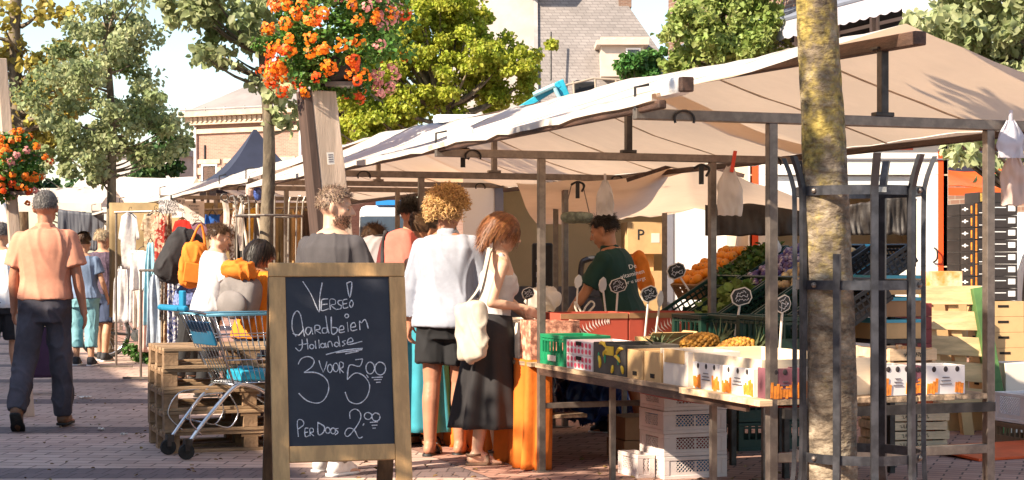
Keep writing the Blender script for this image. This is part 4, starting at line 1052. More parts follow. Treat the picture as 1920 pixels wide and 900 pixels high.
                L_ = ln * r.uniform(.6, 1.2) * (1.25 if d.z > .45 else .75)
                pts = [p, p + (nrm * .3 + t1 * .7) * L_ * .4, p + (t1 * .95 + nrm * .08) * L_ * .75, p + t1 * L_ + Vector((0, 0, -.12 * L_))]; wd = .0026
            pts = [c + Rm @ x for x in pts]; sd_ = (pts[-1] - pts[0]).cross(Rm @ nrm)
            if sd_.length < 1e-6: continue
            sd_ = sd_.normalized() * wd * .5; ws = (.8, 1.0, .8, .15); bb = len(b.v)
            for x, ww in zip(pts, ws): b.v += [tuple(x - sd_ * ww), tuple(x + sd_ * ww)]
            for q in range(3): b.f.append([bb + q * 2, bb + q * 2 + 1, bb + q * 2 + 3, bb + q * 2 + 2]); b.m.append(0)
        if style == 'bun':
            bc = F.hc + Rm @ Vector(o.get('bun', (0, -.115, .075))); br = o.get('br', .042)
            b.ell(bc, br * .85, None, 14, 10)
            for q in range(26):
                ax = Vector((r.gauss(0, 1), r.gauss(0, 1), r.gauss(0, 1))).normalized(); u = ax.orthogonal().normalized(); v = ax.cross(u); a0 = r.uniform(0, 6.28)
                b.tube([bc + (u * math.cos(a0 + t) + v * math.sin(a0 + t)) * br * r.uniform(.85, 1.05) for t in np.linspace(0, 2.6, 8)], [.003, .006, .007, .007, .007, .006, .005, .002], 5, cap=False)
        grow(b, F.hc); part('hair', b, hm, smooth=True)
    if beard:
        b = MB(); r = random.Random(5)
        for q in range(420):
            u = r.uniform(-1, 1); v = r.uniform(0, 1); a = u * 1.75
            p = Vector((.070 * math.sin(a) * (1 - .25 * v), .012 + .070 * math.cos(a) + .012 * (1 - abs(u)), -.028 - .062 * v - .012 * (1 - abs(u)) * (v)))
            if abs(u) < .16 and v < .35 and v > .1: continue
            t1 = Vector((math.sin(a) * .4, math.cos(a) * .5, -.7)).normalized(); x0 = F.hc + F.R @ p; x1 = F.hc + F.R @ (p + t1 * r.uniform(.010, .02))
            sd_ = (F.R @ Vector((math.cos(a), -math.sin(a), 0))) * .003
            b.add([x0 - sd_, x0 + sd_, x1], [(0, 1, 2)])
        grow(b, F.hc); part('beard', b, beard)
    return body
SK_FAIR = M('skin_fair', (.60, .36, .25), .5, .10, 7, .1, 60)
SK_TAN = M('skin_tan', (.50, .27, .165), .5, .10, 7, .1, 60)
SK_RED = M('skin_sunburnt', (.43, .19, .115), .5, .10, 7, .1, 60)
def cloth(name, col=(.5, .5, .5), **k): return M(name, col, k.pop('rough', .85), k.pop('var', .10), k.pop('scale', 7), k.pop('bump', .06), k.pop('bscale', 120), **k)
H_GREY = M('hair_grey', (.16, .145, .135), .55, .3, 40, island=.3); H_DARK = M('hair_dark', (.022, .014, .010), .45, .3, 40, island=.2)
H_BROWN = M('hair_brown', (.085, .045, .022), .45, .3, 40, island=.2); H_BLOND = M('hair_blond', (.58, .36, .15), .5, .25, 40, island=.2)
H_AUBURN = M('hair_auburn', (.22, .085, .03), .45, .3, 40, island=.25); H_LIGHT = M('hair_light', (.60, .47, .30), .5, .2, 40, island=.3)
H_MIX = M('hair_greybrown', (.30, .205, .14), .5, .35, 40, island=.3)

# --- man in the salmon polo, walking away
F = Fig(1.88, 'm', lean=2, legs=((-14, 16, .07), (9, 2, .04)), heel=(38, 0), arms=(((-.20, .10, -1), (-.08, .30, -1)), ((.22, .0, -1), (.16, .12, -1))), girth=1.06)
m1 = make_person('man in a salmon polo shirt walking away with grey cropped hair', GX(84, 13.6), R(3), F, SK_RED,
    [('trousers', cloth('jeans_grey', (.066, .060, .075), var=.25, scale=4), {'len': 2.02, 'cuff': .073, 'wr': .014, 'off': .012}), ('belt', M('belt_brown', (.05, .022, .015), .5), {'z': .955}),
     ('shirt', cloth('polo_salmon', (.64, .28, .18), trans=.08), {'sleeve': .72, 'hem': .945, 'collar': 1, 'flare': .06, 'wr': .011, 'fr': 7, 'loose': .02})],
    ('short', H_GREY, {'len': .022, 'n': 620, 'stand': .45}), ('shoe', M('shoe_brown', (.16, .075, .035), .6, .2)), curl=(40, 30), face=False)
# --- man at the frame edge
F = Fig(1.74, 'm', legs=((-8, 8, .04), (10, 2, .04)), girth=1.05)
make_person('man in white t-shirt and black shorts walking at the edge beyond the salmon shirt', GX(3, 18.2), R(-10), F, SK_TAN,
    [('trousers', cloth('shorts_black', (.018, .018, .022)), {'len': .98, 'loose': .02}), ('shirt', cloth('tee_white', (.70, .70, .72)), {'sleeve': .75, 'hem': .84})],
    ('short', H_GREY, {'len': .03}), ('shoe', M('shoe_dark', (.03, .025, .022), .6)), face=False)
# --- couple walking away
F = Fig(1.66, 'f', legs=((6, 6, .06), (-4, 4, .06)), arms=(((-.35, .0, -1), (-.05, .5, -1)), ((.35, .0, -1), (.10, .6, -1))), girth=1.16)
make_person('woman in a blue t-shirt and teal cropped trousers with her hair in a bun', GX(158, 21.6), R(-6), F, SK_TAN,
    [('trousers', cloth('capri_teal', (.17, .36, .41)), {'len': 1.62, 'cuff': .085, 'wr': .012}), ('shirt', cloth('tee_blue', (.15, .21, .32), var=.2), {'sleeve': .62, 'hem': .90, 'flare': .08})],
    ('bun', H_BROWN), ('shoe', M('sneaker', (.025, .025, .03), .7), M('white_sole', (.75, .75, .75), .6)), face=False, voxel=.011)
F = Fig(1.73, 'm', legs=((10, 4, .03), (-6, 6, .03)), arms=(((-.2, .1, -1), (0, .6, -.8)), ((.30, .15, -1), (-.2, 1, .25))), head=(-25, 12), girth=1.08)
make_person('person with bleached hair in a plum shirt and denim shorts', GX(193, 22.6), R(-18), F, SK_TAN,
    [('trousers', cloth('denim_shorts', (.035, .05, .10)), {'len': .95, 'loose': .02}), ('shirt', cloth('tee_plum', (.085, .055, .085), var=.3, scale=30), {'sleeve': .6, 'hem': .90})],
    ('short', H_LIGHT, {'len': .045, 'n': 700, 'stand': .6}), ('shoe', M('sneaker'), M('white_sole')), face=False, voxel=.011)
# --- browsing the clothes
F = Fig(1.72, 'm', lean=30, legs=((8, 4, .05), (-8, 4, .05)), arms=(((-.15, .45, -1), (0, .5, -.9)), ((.3, .25, -1), (.15, -.05, -1))), head=(0, 20))
make_person('bent shopper in a blue checked shirt carrying a black backpack and an orange bag', GX(352, 17.9), R(-62), F, SK_FAIR,
    [('trousers', cloth('trouser_black', (.02, .02, .022)), {'len': 1.9}), ('shirt', cloth('check_blue', (.16, .20, .42), var=.5, scale=40), {'sleeve': .6, 'hem': .88})],
    ('short', H_BROWN), ('shoe', M('shoe_dark')), face=False)
F = Fig(1.70, 'm', lean=9, legs=((6, 2, .04), (-6, 4, .04)), arms=(((-.2, .35, -1), (.1, 1, -.2)), ((.25, .3, -1), (-.1, 1, -.3))), head=(-22, 16), girth=1.05)
make_person('person in a white t-shirt with brown shoulder strap looking down at the clothes rack', GX(392, 16.8), R(-62), F, SK_FAIR,
    [('trousers', cloth('trouser_black'), {'len': 1.95}), ('shirt', cloth('tee_bright_white', (.62, .62, .64)), {'sleeve': .75, 'hem': .86, 'flare': .12})],
    ('short', H_BROWN, {'len': .045, 'n': 700}), ('shoe', M('shoe_dark')))
F = Fig(1.50, 'f', lean=6, legs=((4, 2, .04), (-4, 4, .04)), arms=(((-.3, .3, -1), (.1, .9, -.5)), ((.3, .3, -1), (-.1, .8, -.5))), head=(-25, 8), girth=1.1)
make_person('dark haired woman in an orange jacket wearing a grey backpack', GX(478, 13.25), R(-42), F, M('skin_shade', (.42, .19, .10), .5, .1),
    [('trousers', cloth('trouser_navy', (.02, .022, .04)), {'len': 1.9}), ('shirt', cloth('jacket_orange', (.80, .23, .015), trans=.1), {'sleeve': 1.85, 'hem': .86, 'off': .03, 'wr': .016, 'name': 'jacket'})],
    ('long', H_DARK, {'len': .13, 'n': 800}), ('shoe', M('shoe_dark')))
# --- queue at the fruit stall
F = Fig(1.80, 'm', lean=3, legs=((4, 2, .04), (-4, 4, .04)), arms=(((-.25, .15, -1), (.1, .7, -.6)), ((.3, .25, -1), (-.1, .9, -.4))), head=(-62, 6), girth=1.1)
make_person('bearded man in a charcoal t-shirt standing behind the chalkboard', GX(621, 10.75), R(-32), F, SK_FAIR,
    [('trousers', cloth('trouser_stone', (.20, .18, .15)), {'len': 2.0}), ('shirt', cloth('tee_charcoal', (.065, .058, .062)), {'sleeve': .85, 'hem': .86, 'wr': .010})],
    ('short', H_MIX, {'len': .026, 'n': 1000, 'stand': .7, 'comb': (0, .2, -.35)}), ('shoe', M('sneaker_white', (.7, .68, .66), .6), M('white_sole')), beard=M('beard', (.13, .07, .04), .6, .3, island=.25))
F = Fig(1.64, 'm', lean=8, legs=((3, 2, .04), (-3, 2, .04)), head=(-20, 14))
make_person('brown haired shopper wearing a pale grey rucksack beside the bearded man', GX(690, 14.2), R(-35), F, SK_TAN,
    [('trousers', cloth('trouser_navy'), {'len': 2.0}), ('shirt', cloth('tee_cobalt', (.03, .10, .40)), {'sleeve': .7, 'hem': .86})],
    ('short', H_BROWN, {'len': .04, 'n': 700}), ('shoe', M('shoe_dark')), face=False)
F = Fig(1.83, 'm', lean=5, legs=((3, 2, .04), (-3, 2, .04)), head=(-15, 6), girth=1.1)
make_person('tall dark haired man in a maroon and coral shirt with rucksack straps', GX(766, 13.3), R(-22), F, SK_TAN,
    [('trousers', cloth('trouser_navy'), {'len': 2.0}), ('shirt', cloth('tee_maroon', (.13, .022, .022)), {'sleeve': .8, 'hem': .86}), ],
    ('short', H_DARK, {'len': .035, 'n': 700}), ('shoe', M('shoe_dark')), face=False)
F = Fig(1.66, 'f', lean=4, legs=((3, 2, .03), (-3, 2, .03)), arms=(((-.25, .05, -1), (.05, .5, -1)), ((.25, .2, -1), (-.1, .9, -.4))), head=(-30, 6))
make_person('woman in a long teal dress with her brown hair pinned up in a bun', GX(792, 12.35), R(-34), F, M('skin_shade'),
    [('tank', cloth('dress_teal', (.035, .26, .34)), {'hem': .90, 'name': 'bodice'}), ('skirt', cloth('dress_teal'), {'top': 1.06, 'bot': .12, 'r1': .27, 'folds': 8, 'am': .09})],
    ('bun', H_BROWN, {'bun': (0, -.10, .09)}), ('strap', M('shoe_dark')))
F = Fig(1.80, 'm', lean=3, legs=((-4, 2, .0), (4, 3, .0)), arms=(((-.26, .02, -1), (-.12, .16, -1)), ((.26, .25, -1), (-.2, .9, -.35))), head=(-14, 10), girth=1.05)
m9 = make_person('curly blond man in a pale blue shirt and black shorts', GX(836, 11.75), R(-16), F, SK_RED,
    [('trousers', cloth('shorts_jet', (.012, .012, .014)), {'len': .74, 'loose': .022, 'off': .022}), ('shirt', cloth('shirt_pale_blue', (.36, .385, .46), trans=.08), {'sleeve': 1.8, 'hem': .86, 'off': .026, 'flare': .09, 'wr': .015, 'fr': 6.5, 'collar': 1, 'loose': .016})],
    ('curly', H_BLOND, {'len': .07, 'n': 1500, 'low': -.55}), ('slide', M('black'), M('white_paint')), curl=(45, 40))
F = Fig(1.65, 'f', lean=7, legs=((6, 2, .03), (-7, 4, .03)), arms=(((-.2, .45, -.9), (-.05, .75, -.65)), ((.26, -.38, -1), (-.16, 1, -.14), (-.12, 1, -.5))), head=(-14, 18))
m10 = make_person('auburn haired woman in a white top and long black skirt reaching to the fruit', GX(922, 11.25), R(-76), F, SK_FAIR,
    [('tank', cloth('top_white', (.54, .50, .48)), {'hem': .92}), ('skirt', cloth('skirt_black', (.020, .018, .020)), {'top': 1.05, 'bot': .27, 'r1': .30, 'folds': 7, 'am': .13, 'asp': .98})],
    ('bob', H_AUBURN, {'len': .17, 'n': 900}), ('strap', M('sandal_tan', (.14, .08, .05), .6)), curl=(40, 30))
# --- the seller
F = Fig(1.73, 'm', lean=15, legs=((-12, 4, .06), (16, 8, .06)), arms=(((-.2, .5, -1), (.1, .7, -.8)), ((.2, .0, -1), (.0, .5, -.9))), head=(10, 16), girth=1.05)
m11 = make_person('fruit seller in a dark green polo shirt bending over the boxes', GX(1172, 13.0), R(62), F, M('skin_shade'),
    [('trousers', cloth('shorts_seller', (.02, .022, .02)), {'len': .95, 'loose': .02}), ('shirt', cloth('polo_green', (.010, .040, .030)), {'sleeve': .8, 'hem': .86, 'collar': 1, 'wr': .008})],
    ('short', H_DARK, {'len': .04, 'n': 760, 'low': -.45}), ('shoe', M('shoe_black', (.02, .02, .022), .6), M('white_sole')), group='sellers working at the market')
SELLER = F
# ------------------------------------------------------------------ chalkboard sign
M('pine', (.56, .33, .14), .6, .16, 3, .15, 40, stretch=(6, 6, .6)); M('pine_dark', (.10, .055, .028), .7, .3, 3, stretch=(6, 6, .6))
M('slate_board', (.015, .017, .029), .6, .35, 2.6, .05, 30, col2=(.036, .039, .052), fac=(.36, .78)); M('chalk', (.66, .66, .70), .95, .25, 120)
AW, AH, ALEAN, AYAW = .70, 1.36, R(12), R(14)
AB = Vector((-.828, 8.475, 0))
ab = thing('chalkboard_sign', 'wooden framed chalkboard sign with handwritten strawberry prices standing on the paving', 'sign', AB, AYAW)
Ra = Matrix.Rotation(-ALEAN, 3, 'X')     # board coordinates: x across, z up along the board, leaning away
def bb(x0, x1, s0, s1, dep, mat, name, off=0.0, bev=.004, parent=None):
    m = MB(); m.box(Ra @ Vector(((x0 + x1) / 2, off + dep / 2, (s0 + s1) / 2)), (x1 - x0, dep, s1 - s0), Ra); return m.build(name, MATS[mat], parent or ab, bevel=bev)
hw = AW / 2
bb(-hw, -hw + .083, 0.0, AH - .074, .034, 'pine', 'stile'); bb(hw - .083, hw, 0.0, AH - .074, .034, 'pine', 'stile')
bb(-hw, hw, AH - .072, AH, .034, 'pine', 'top_rail'); bb(-hw + .084, hw - .084, .345, .425, .034, 'pine', 'bottom_rail')
bb(-hw + .078, hw - .078, .42, AH - .068, .012, 'slate_board', 'board', .014, 0)
Rb = Matrix.Rotation(R(15), 3, 'X'); tp = Ra @ Vector((0, .045, AH - .02))
for sx in (-1, 1):
    m = MB(); c0 = tp + Vector((sx * (hw - .045), 0, 0)); m.bar(c0, c0 + Rb @ Vector((0, 0, -1)) * (c0.z / math.cos(R(15))), .085, .03, up=(0, 1, 0)); m.build('rear_leg', MATS['pine_dark'], ab, bevel=.004)
m = MB(); c0 = tp + Rb @ Vector((0, 0, -.95)); m.box(c0, (AW - .1, .025, .07), Rb); m.build('rear_rail', MATS['pine_dark'], ab)
for sx in (-.2, .2): m = MB(); m.box(Ra @ Vector((sx, .042, AH - .03)), (.06, .03, .05), Ra); m.build('hinge', MATS['steel_dark'], ab)
Rz_ = Matrix.Rotation(AYAW, 3, 'Z'); nb = Rz_ @ (Ra @ Vector((0, -1, 0)))
def onb(px, py):
    d = Vector(((px - 960) / FPX, 1, -(py - HOR) / FPX)); o = Vector((0, 0, CAM_H)); p0 = AB + Rz_ @ (Ra @ Vector((0, .0135, 0)))
    t = (p0 - o).dot(nb) / d.dot(nb); return Rz_.transposed() @ (o + d * t - AB)
def circ(cx, cy, rx, ry=None, a0=-80, ov=1.06): 
    ry = ry or rx; return [(cx + rx * math.cos(R(a0 + 360 * ov * i / 9)), cy + ry * math.sin(R(a0 + 360 * ov * i / 9)) * (1 + .03 * i / 9)) for i in range(10)]
WORDS = {
 'verse': [[(175,155),(207,205),(237,270),(239,215),(248,160)], [(270,221),(248,224),(246,244),(247,265),(272,258)], [(248,243),(268,240)], [(279,262),(277,224),(296,224),(297,240),(281,245),(302,262)], [(322,226),(308,229),(309,240),(320,247),(317,258),(303,260)], [(342,222),(327,226),(326,240),(329,256),(346,252)], [(327,240),(341,238)], [(340,162),(359,160),(351,216),(340,162)], [(358,225),(365,238),(357,254),(350,240),(358,225)]],
 'aardbeien': [[(150,362),(136,335),(137,292),(152,266),(167,282),(176,330),(182,362)], [(137,350),(160,357),(178,336)], [(206,330),(192,328),(186,344),(196,356),(206,342),(207,328),(213,354)], [(222,352),(221,322),(238,322),(238,335),(224,338),(244,351)], [(265,330),(250,332),(250,348),(266,346),(266,320),(261,284),(268,330),(274,350)], [(282,288),(284,350),(301,347),(304,331),(286,328)], [(312,338),(329,334),(324,321),(312,330),(314,347),(333,344)], [(342,308),(346,344)], circ(340,285,7), [(354,328),(373,324),(368,310),(356,318),(358,340),(379,336)], [(390,338),(388,304),(395,311),(407,298),(415,310),(421,332)]],
 'hollandse': [[(148,404),(162,416),(173,402),(172,372)], [(160,394),(196,388)], [(191,370),(195,410)], circ(209,400,8), [(222,378),(225,408)], [(235,374),(238,406)], circ(250,396,8), [(259,386),(263,404)], [(271,403),(270,385),(281,381),(287,400)], circ(302,392,8), [(308,360),(315,400)], [(336,377),(324,382),(334,390),(323,398)], [(344,384),(363,380),(357,367),(344,376),(347,392),(398,380)], [(262,430),(330,413),(400,406)], [(300,423),(398,411)], [(335,427),(385,417)]],
 'three': [[(158,466),(170,445),(196,437),(217,450),(211,474),(180,497)], [(180,497),(226,498),(262,520),(273,556),(258,596),(230,612),(190,602),(160,575)]],
 'voor': [[(236,452),(252,496),(266,456)], circ(277,482,9,15), circ(299,478,10,16), [(315,500),(313,460),(327,462),(325,478),(315,482),(329,498)]],
 'five': [[(400,446),(388,474),(350,470),(342,524)], [(372,449),(400,446)], [(342,524),(372,499),(406,511),(426,546),(415,590),(385,614),(350,605),(334,570)], circ(428,480,16,22), circ(466,482,20,24), [(414,505),(421,516)], [(434,516),(475,514)], [(442,524),(471,523)], [(450,534),(467,533)]],
 'per_doos': [[(159,738),(155,680),(172,675),(179,692),(158,709)], [(196,706),(184,708),(185,737),(199,733)], [(185,722),(195,720)], [(203,735),(202,708),(214,708),(214,720),(203,722),(217,735)], [(232,682),(233,729),(252,722),(256,700),(230,684)], circ(269,714,9,11), circ(289,716,9,11), [(309,706),(298,710),(308,721),(296,731)]],
 'two': [[(353,670),(352,646),(371,634),(390,646),(392,670),(375,702),(346,736),(333,726),(345,706),(368,712),(385,742),(400,738)], circ(420,660,14,13), circ(450,664,15,15), [(405,688),(401,696)], [(427,684),(457,682)], [(434,695),(455,694)], [(437,706),(449,705)]]}
for wn, strokes in WORDS.items():
    m = MB()
    for st in strokes:
        straight = len(st) <= 3
        pts = [onb(480 + x / 2, 450 + y / 2) for x, y in st]
        pts = catmull(pts, 4) if not straight else catmull(pts, 2)
        m.tube(pts, [.0028 + .0021 * noise.noise(Vector((i * .55, len(m.v) * .013, 1))) for i in range(len(pts))], 5)
    m.build('chalk_writing', MATS['chalk'], ab)

# ------------------------------------------------------------------ pallets
M('pallet', (.33, .215, .125), .8, .35, 3, .3, 30, stretch=(1, 8, 8)); M('pallet_b', (.25, .15, .08), .8, .35, 3, .3, 30, stretch=(1, 8, 8)); M('block', (.28, .175, .10), .85, .3, 5, .3, 30)
def pallet(label, loc, rz, group, wood='pallet', rot=None):
    t = thing('pallet', label, 'pallet', loc, rz, group, rot); b = MB()
    for y in (-.355, -.18, 0, .18, .355): b.box((0, y, .133), (1.2, .10 if abs(y) > .1 else .12, .022))
    b.build('deck', MATS[wood], t, bevel=.002)
    b = MB()
    for x in (-.55, 0, .55): b.box((x, 0, .111), (.10 if x else .14, .8, .022))
    b.build('crosspieces', MATS['pallet_b'], t)
    me = None
    for x in (-.55, 0, .55):
        for y in (-.35, 0, .35):
            if me is None: m = MB(); m.box((0, 0, .061), (.1, .1, .078)); o = m.build('block', MATS['block'], t, bevel=.003); me = o
            else: o = me.copy(); C.objects.link(o)
            o.location = (x, y, 0)
    for y in (-.35, 0, .35): m = MB(); m.box((0, y, .011), (1.2, .1, .022)); m.build('runner', MATS[wood], t, bevel=.002)
    return t
pc0 = Vector((-2.397, 11.8, 0)) + VD * .6 + UD * .4
pl_lab = ['bottom pallet of the wooden stack beside the shopping trolley', 'pallet second from the ground in the stack beside the shopping trolley', 'middle pallet of the stack of five beside the shopping trolley', 'pallet just under the top one in the stack beside the trolley', 'topmost pallet of the wooden stack beside the shopping trolley']
p0 = pallet(pl_lab[0], pc0, RZ, 'pallets stacked by the shopping trolley')
for k in range(1, 5):
    copytree(p0, loc=pc0 + Vector((rnd.uniform(-.012, .012), rnd.uniform(-.02, .02), .1465 * k)), rz=RZ + rnd.uniform(-.012, .012), label=pl_lab[k])

# ------------------------------------------------------------------ shopping trolley
M('chrome', (.50, .50, .52), .22, .15, 6, metal=.9); M('trolley_blue', (.015, .20, .36), .4, .1, 3)
ct = thing('shopping_trolley', 'chrome wire shopping trolley with turquoise handle parked against the pallets', 'shopping trolley', GX(340, 11.62), R(32))
m = MB(); zt, zb = .97, .50
def sec(x, z):  # half width
    return .255 - .04 * (1 - (z - zb) / (zt - zb)) - .05 * x
def side_wires(m, sy):
    for i in range(18):
        u = i / 17; xt = .08 + .86 * u; xb = .30 + .58 * u
        m.tube([(xt, sy * sec(xt, zt), zt), (xb, sy * sec(xb, zb), zb)], .0028, 5)
    for z in (zb, .66, .82):
        f = (z - zb) / (zt - zb); a, c = .30 - .22 * f, .88 + .06 * f
        m.tube([(a, sy * sec(a, z), z), (c, sy * sec(c, z), z)], .004, 6)
side_wires(m, -1); side_wires(m, 1)
for i in range(9):
    y = -1 + 2 * i / 8
    m.tube([(.94, y * sec(.94, zt), zt), (.88, y * sec(.88, zb), zb)], .0028, 5); m.tube([(.08, y * sec(.08, zt), zt), (.30, y * sec(.3, zb), zb)], .0028, 5)
    m.tube([(.30, y * sec(.3, zb), zb), (.88, y * sec(.88, zb), zb)], .003, 5)
for i in range(7): x = .32 + .56 * i / 6; m.tube([(x, -sec(x, zb), zb), (x, sec(x, zb), zb)], .003, 5)
m.build('basket', MATS['chrome'], ct, smooth=True)
m = MB(); m.tube([(.08, -.255, zt), (.94, -.21, zt), (.94, .21, zt), (.08, .255, zt)], .009, 8, closed=True); m.build('rim', M('rim_blue', (.12, .30, .42), .3, .1, 4, metal=.4), ct, smooth=True)
m = MB()
for sy in (-1, 1):
    m.tube(catmull([(-.02, sy * .17, .10), (.12, sy * .18, .28), (.30, sy * .19, .47), (.40, sy * .19, .485), (.55, sy * .18, .42), (.80, sy * .15, .22), (.86, sy * .15, .13)], 5), .0155, 8)
    m.tube(catmull([(-.05, sy * .20, 1.0), (.04, sy * .24, .99), (.14, sy * .235, .93), (.22, sy * .22, .70), (.30, sy * .19, .50)], 5), .009, 8)
    m.tube(catmull([(.08, sy * .17, .16), (-.02, sy * .2, .28), (.06, sy * .2, .42), (.22, sy * .19, .44)], 5), .006, 6)
    m.tube(catmull([(.20, sy * .12, .22), (.30, sy * .13, .20), (.36, sy * .13, .30), (.30, sy * .13, .42)], 5), .005, 6)
m.tube([(.30, -.2, .49), (.30, .2, .49)], .01); m.tube([(.10, -.17, .24), (.10, .17, .24)], .008); m.tube([(.80, -.15, .22), (.80, .15, .22)], .01)
m.build('frame', MATS['chrome'], ct, smooth=True)
m = MB(); m.tube([(-.06, -.25, 1.015), (-.06, .25, 1.015)], .021, 12); m.box((-.05, .0, 1.012), (.085, .30, .03)); m.build('handle', MATS['trolley_blue'], ct, smooth=False, bevel=.01)
m = MB(); m.box((-.03, -.10, 1.08), (.03, .075, .11)); m.build('coin_lock', MATS['trolley_blue'], ct, bevel=.008)
m = MB(); m.box((.15, 0, .84), (.02, .40, .17), eul(y=R(-18))); m.build('child_seat', M('seat_blue', (.01, .10, .19), .4, .1, 3), ct, bevel=.008)
m = MB(); m.box((.50, -.02, .545), (.26, .26, .075)); m.box((.47, .0, .59), (.10, .1, .03)); o = m.build('bag_in_trolley', M('cyan_bag', (.02, .30, .45), .4, .15, 6), None, bevel=.02); o.location = ct.location; o.rotation_euler = ct.rotation_euler; o.name = 'folded_bag'; tag(o, 'turquoise folded bag lying in the bottom of the shopping trolley', 'bag')
m = MB(); m.box((.905, 0, .74), (.015, .30, .34), eul(y=R(6))); m.build('advert_plate', M('cyan_plate', (.02, .28, .46), .4, .1, 3), ct, bevel=.004)
for x, sy in ((-.02, -1), (-.02, 1), (.86, -1), (.86, 1)):
    w_ = thing('wheel', None, None); w_.parent = ct; 
    for kk in ('label', 'category'):
        if kk in w_: del w_[kk]
    m = MB(); m.tube([(x - .01, sy * .17 - .013, .054), (x - .01, sy * .17 + .013, .054)], .054, 18); m.build('tyre', MATS['rubber'], w_)
    m = MB(); m.box((x, sy * .17, .115), (.05, .05, .05)); m.bar((x - .01, sy * .17 - .024, .06), (x - .01, sy * .17 - .024, .13), .03, .006); m.bar((x - .01, sy * .17 + .024, .06), (x - .01, sy * .17 + .024, .13), .03, .006); m.build('fork', MATS['steel_dark'], w_)

# ------------------------------------------------------------------ steel tree guard
M('guard_steel', (.075, .075, .085), .38, .3, 12, metal=.7)
GC = GX(1610, 7.42); tg = thing('tree_guard', 'dark steel tree guard of curved bars round the thick trunk', 'tree guard', GC)
gr_ = .268
for z in (1.640, 1.238, .50):
    m = MB(); ring = []
    for k in range(40):
        a0, a1 = 2 * math.pi * k / 40, 2 * math.pi * (k + 1) / 40
        q = [Vector((gr_ * f * math.cos(a), gr_ * f * math.sin(a), z + h)) for a in (a0, a1) for f in (.985, 1.01) for h in (-.02, .02)]
        m.add(q, [(2, 3, 7, 6), (1, 0, 4, 5), (3, 1, 5, 7), (0, 2, 6, 4)])
    o = m.build('ring', MATS['guard_steel'], tg)
    for a in (math.pi * 1.5 - .95, math.pi * 1.5 + 1.0): m = MB(); m.ell((gr_ * 1.02 * math.cos(a), gr_ * 1.02 * math.sin(a), z), .012, None, 8, 6); m.build('bolt', MATS['steel'], o)
m = MB(); m.box((.03, -gr_ * 1.016, 1.640), (.062, .004, .022)); m.build('maker_plate', M('plate_grey', (.35, .35, .34), .4, .3, 60, metal=.5), tg)
for k in range(10):
    a = -math.pi / 2 - 1.22 + k * 2 * math.pi / 10 + (.06 if k % 2 else 0)
    e = Vector((math.cos(a), math.sin(a), 0)); sd = Vector((-math.sin(a), math.cos(a), 0)); top = 1.79 if k != 1 else 1.37
    prof = [(gr_ * 1.25, -.02), (gr_ * 1.22, .16), (gr_ * 1.12, .33), (gr_ * 1.035, .45), (gr_ * 1.025, .9), (gr_ * 1.025, 1.55)] + ([(gr_ * 1.06, 1.68), (gr_ * 1.2, top)] if k != 1 else [])
    if k == 1: prof[-1] = (gr_ * 1.025, top)
    pts = catmull([e * r_ + Vector((0, 0, z)) for r_, z in prof], 5); m = MB(); rings = []
    for p in pts: rings.append([p + sd * .015 + e * .010, p - sd * .015 + e * .010, p - sd * .015 - e * .010, p + sd * .015 - e * .010])
    m.loft(rings); m.build('bar', MATS['guard_steel'], tg)

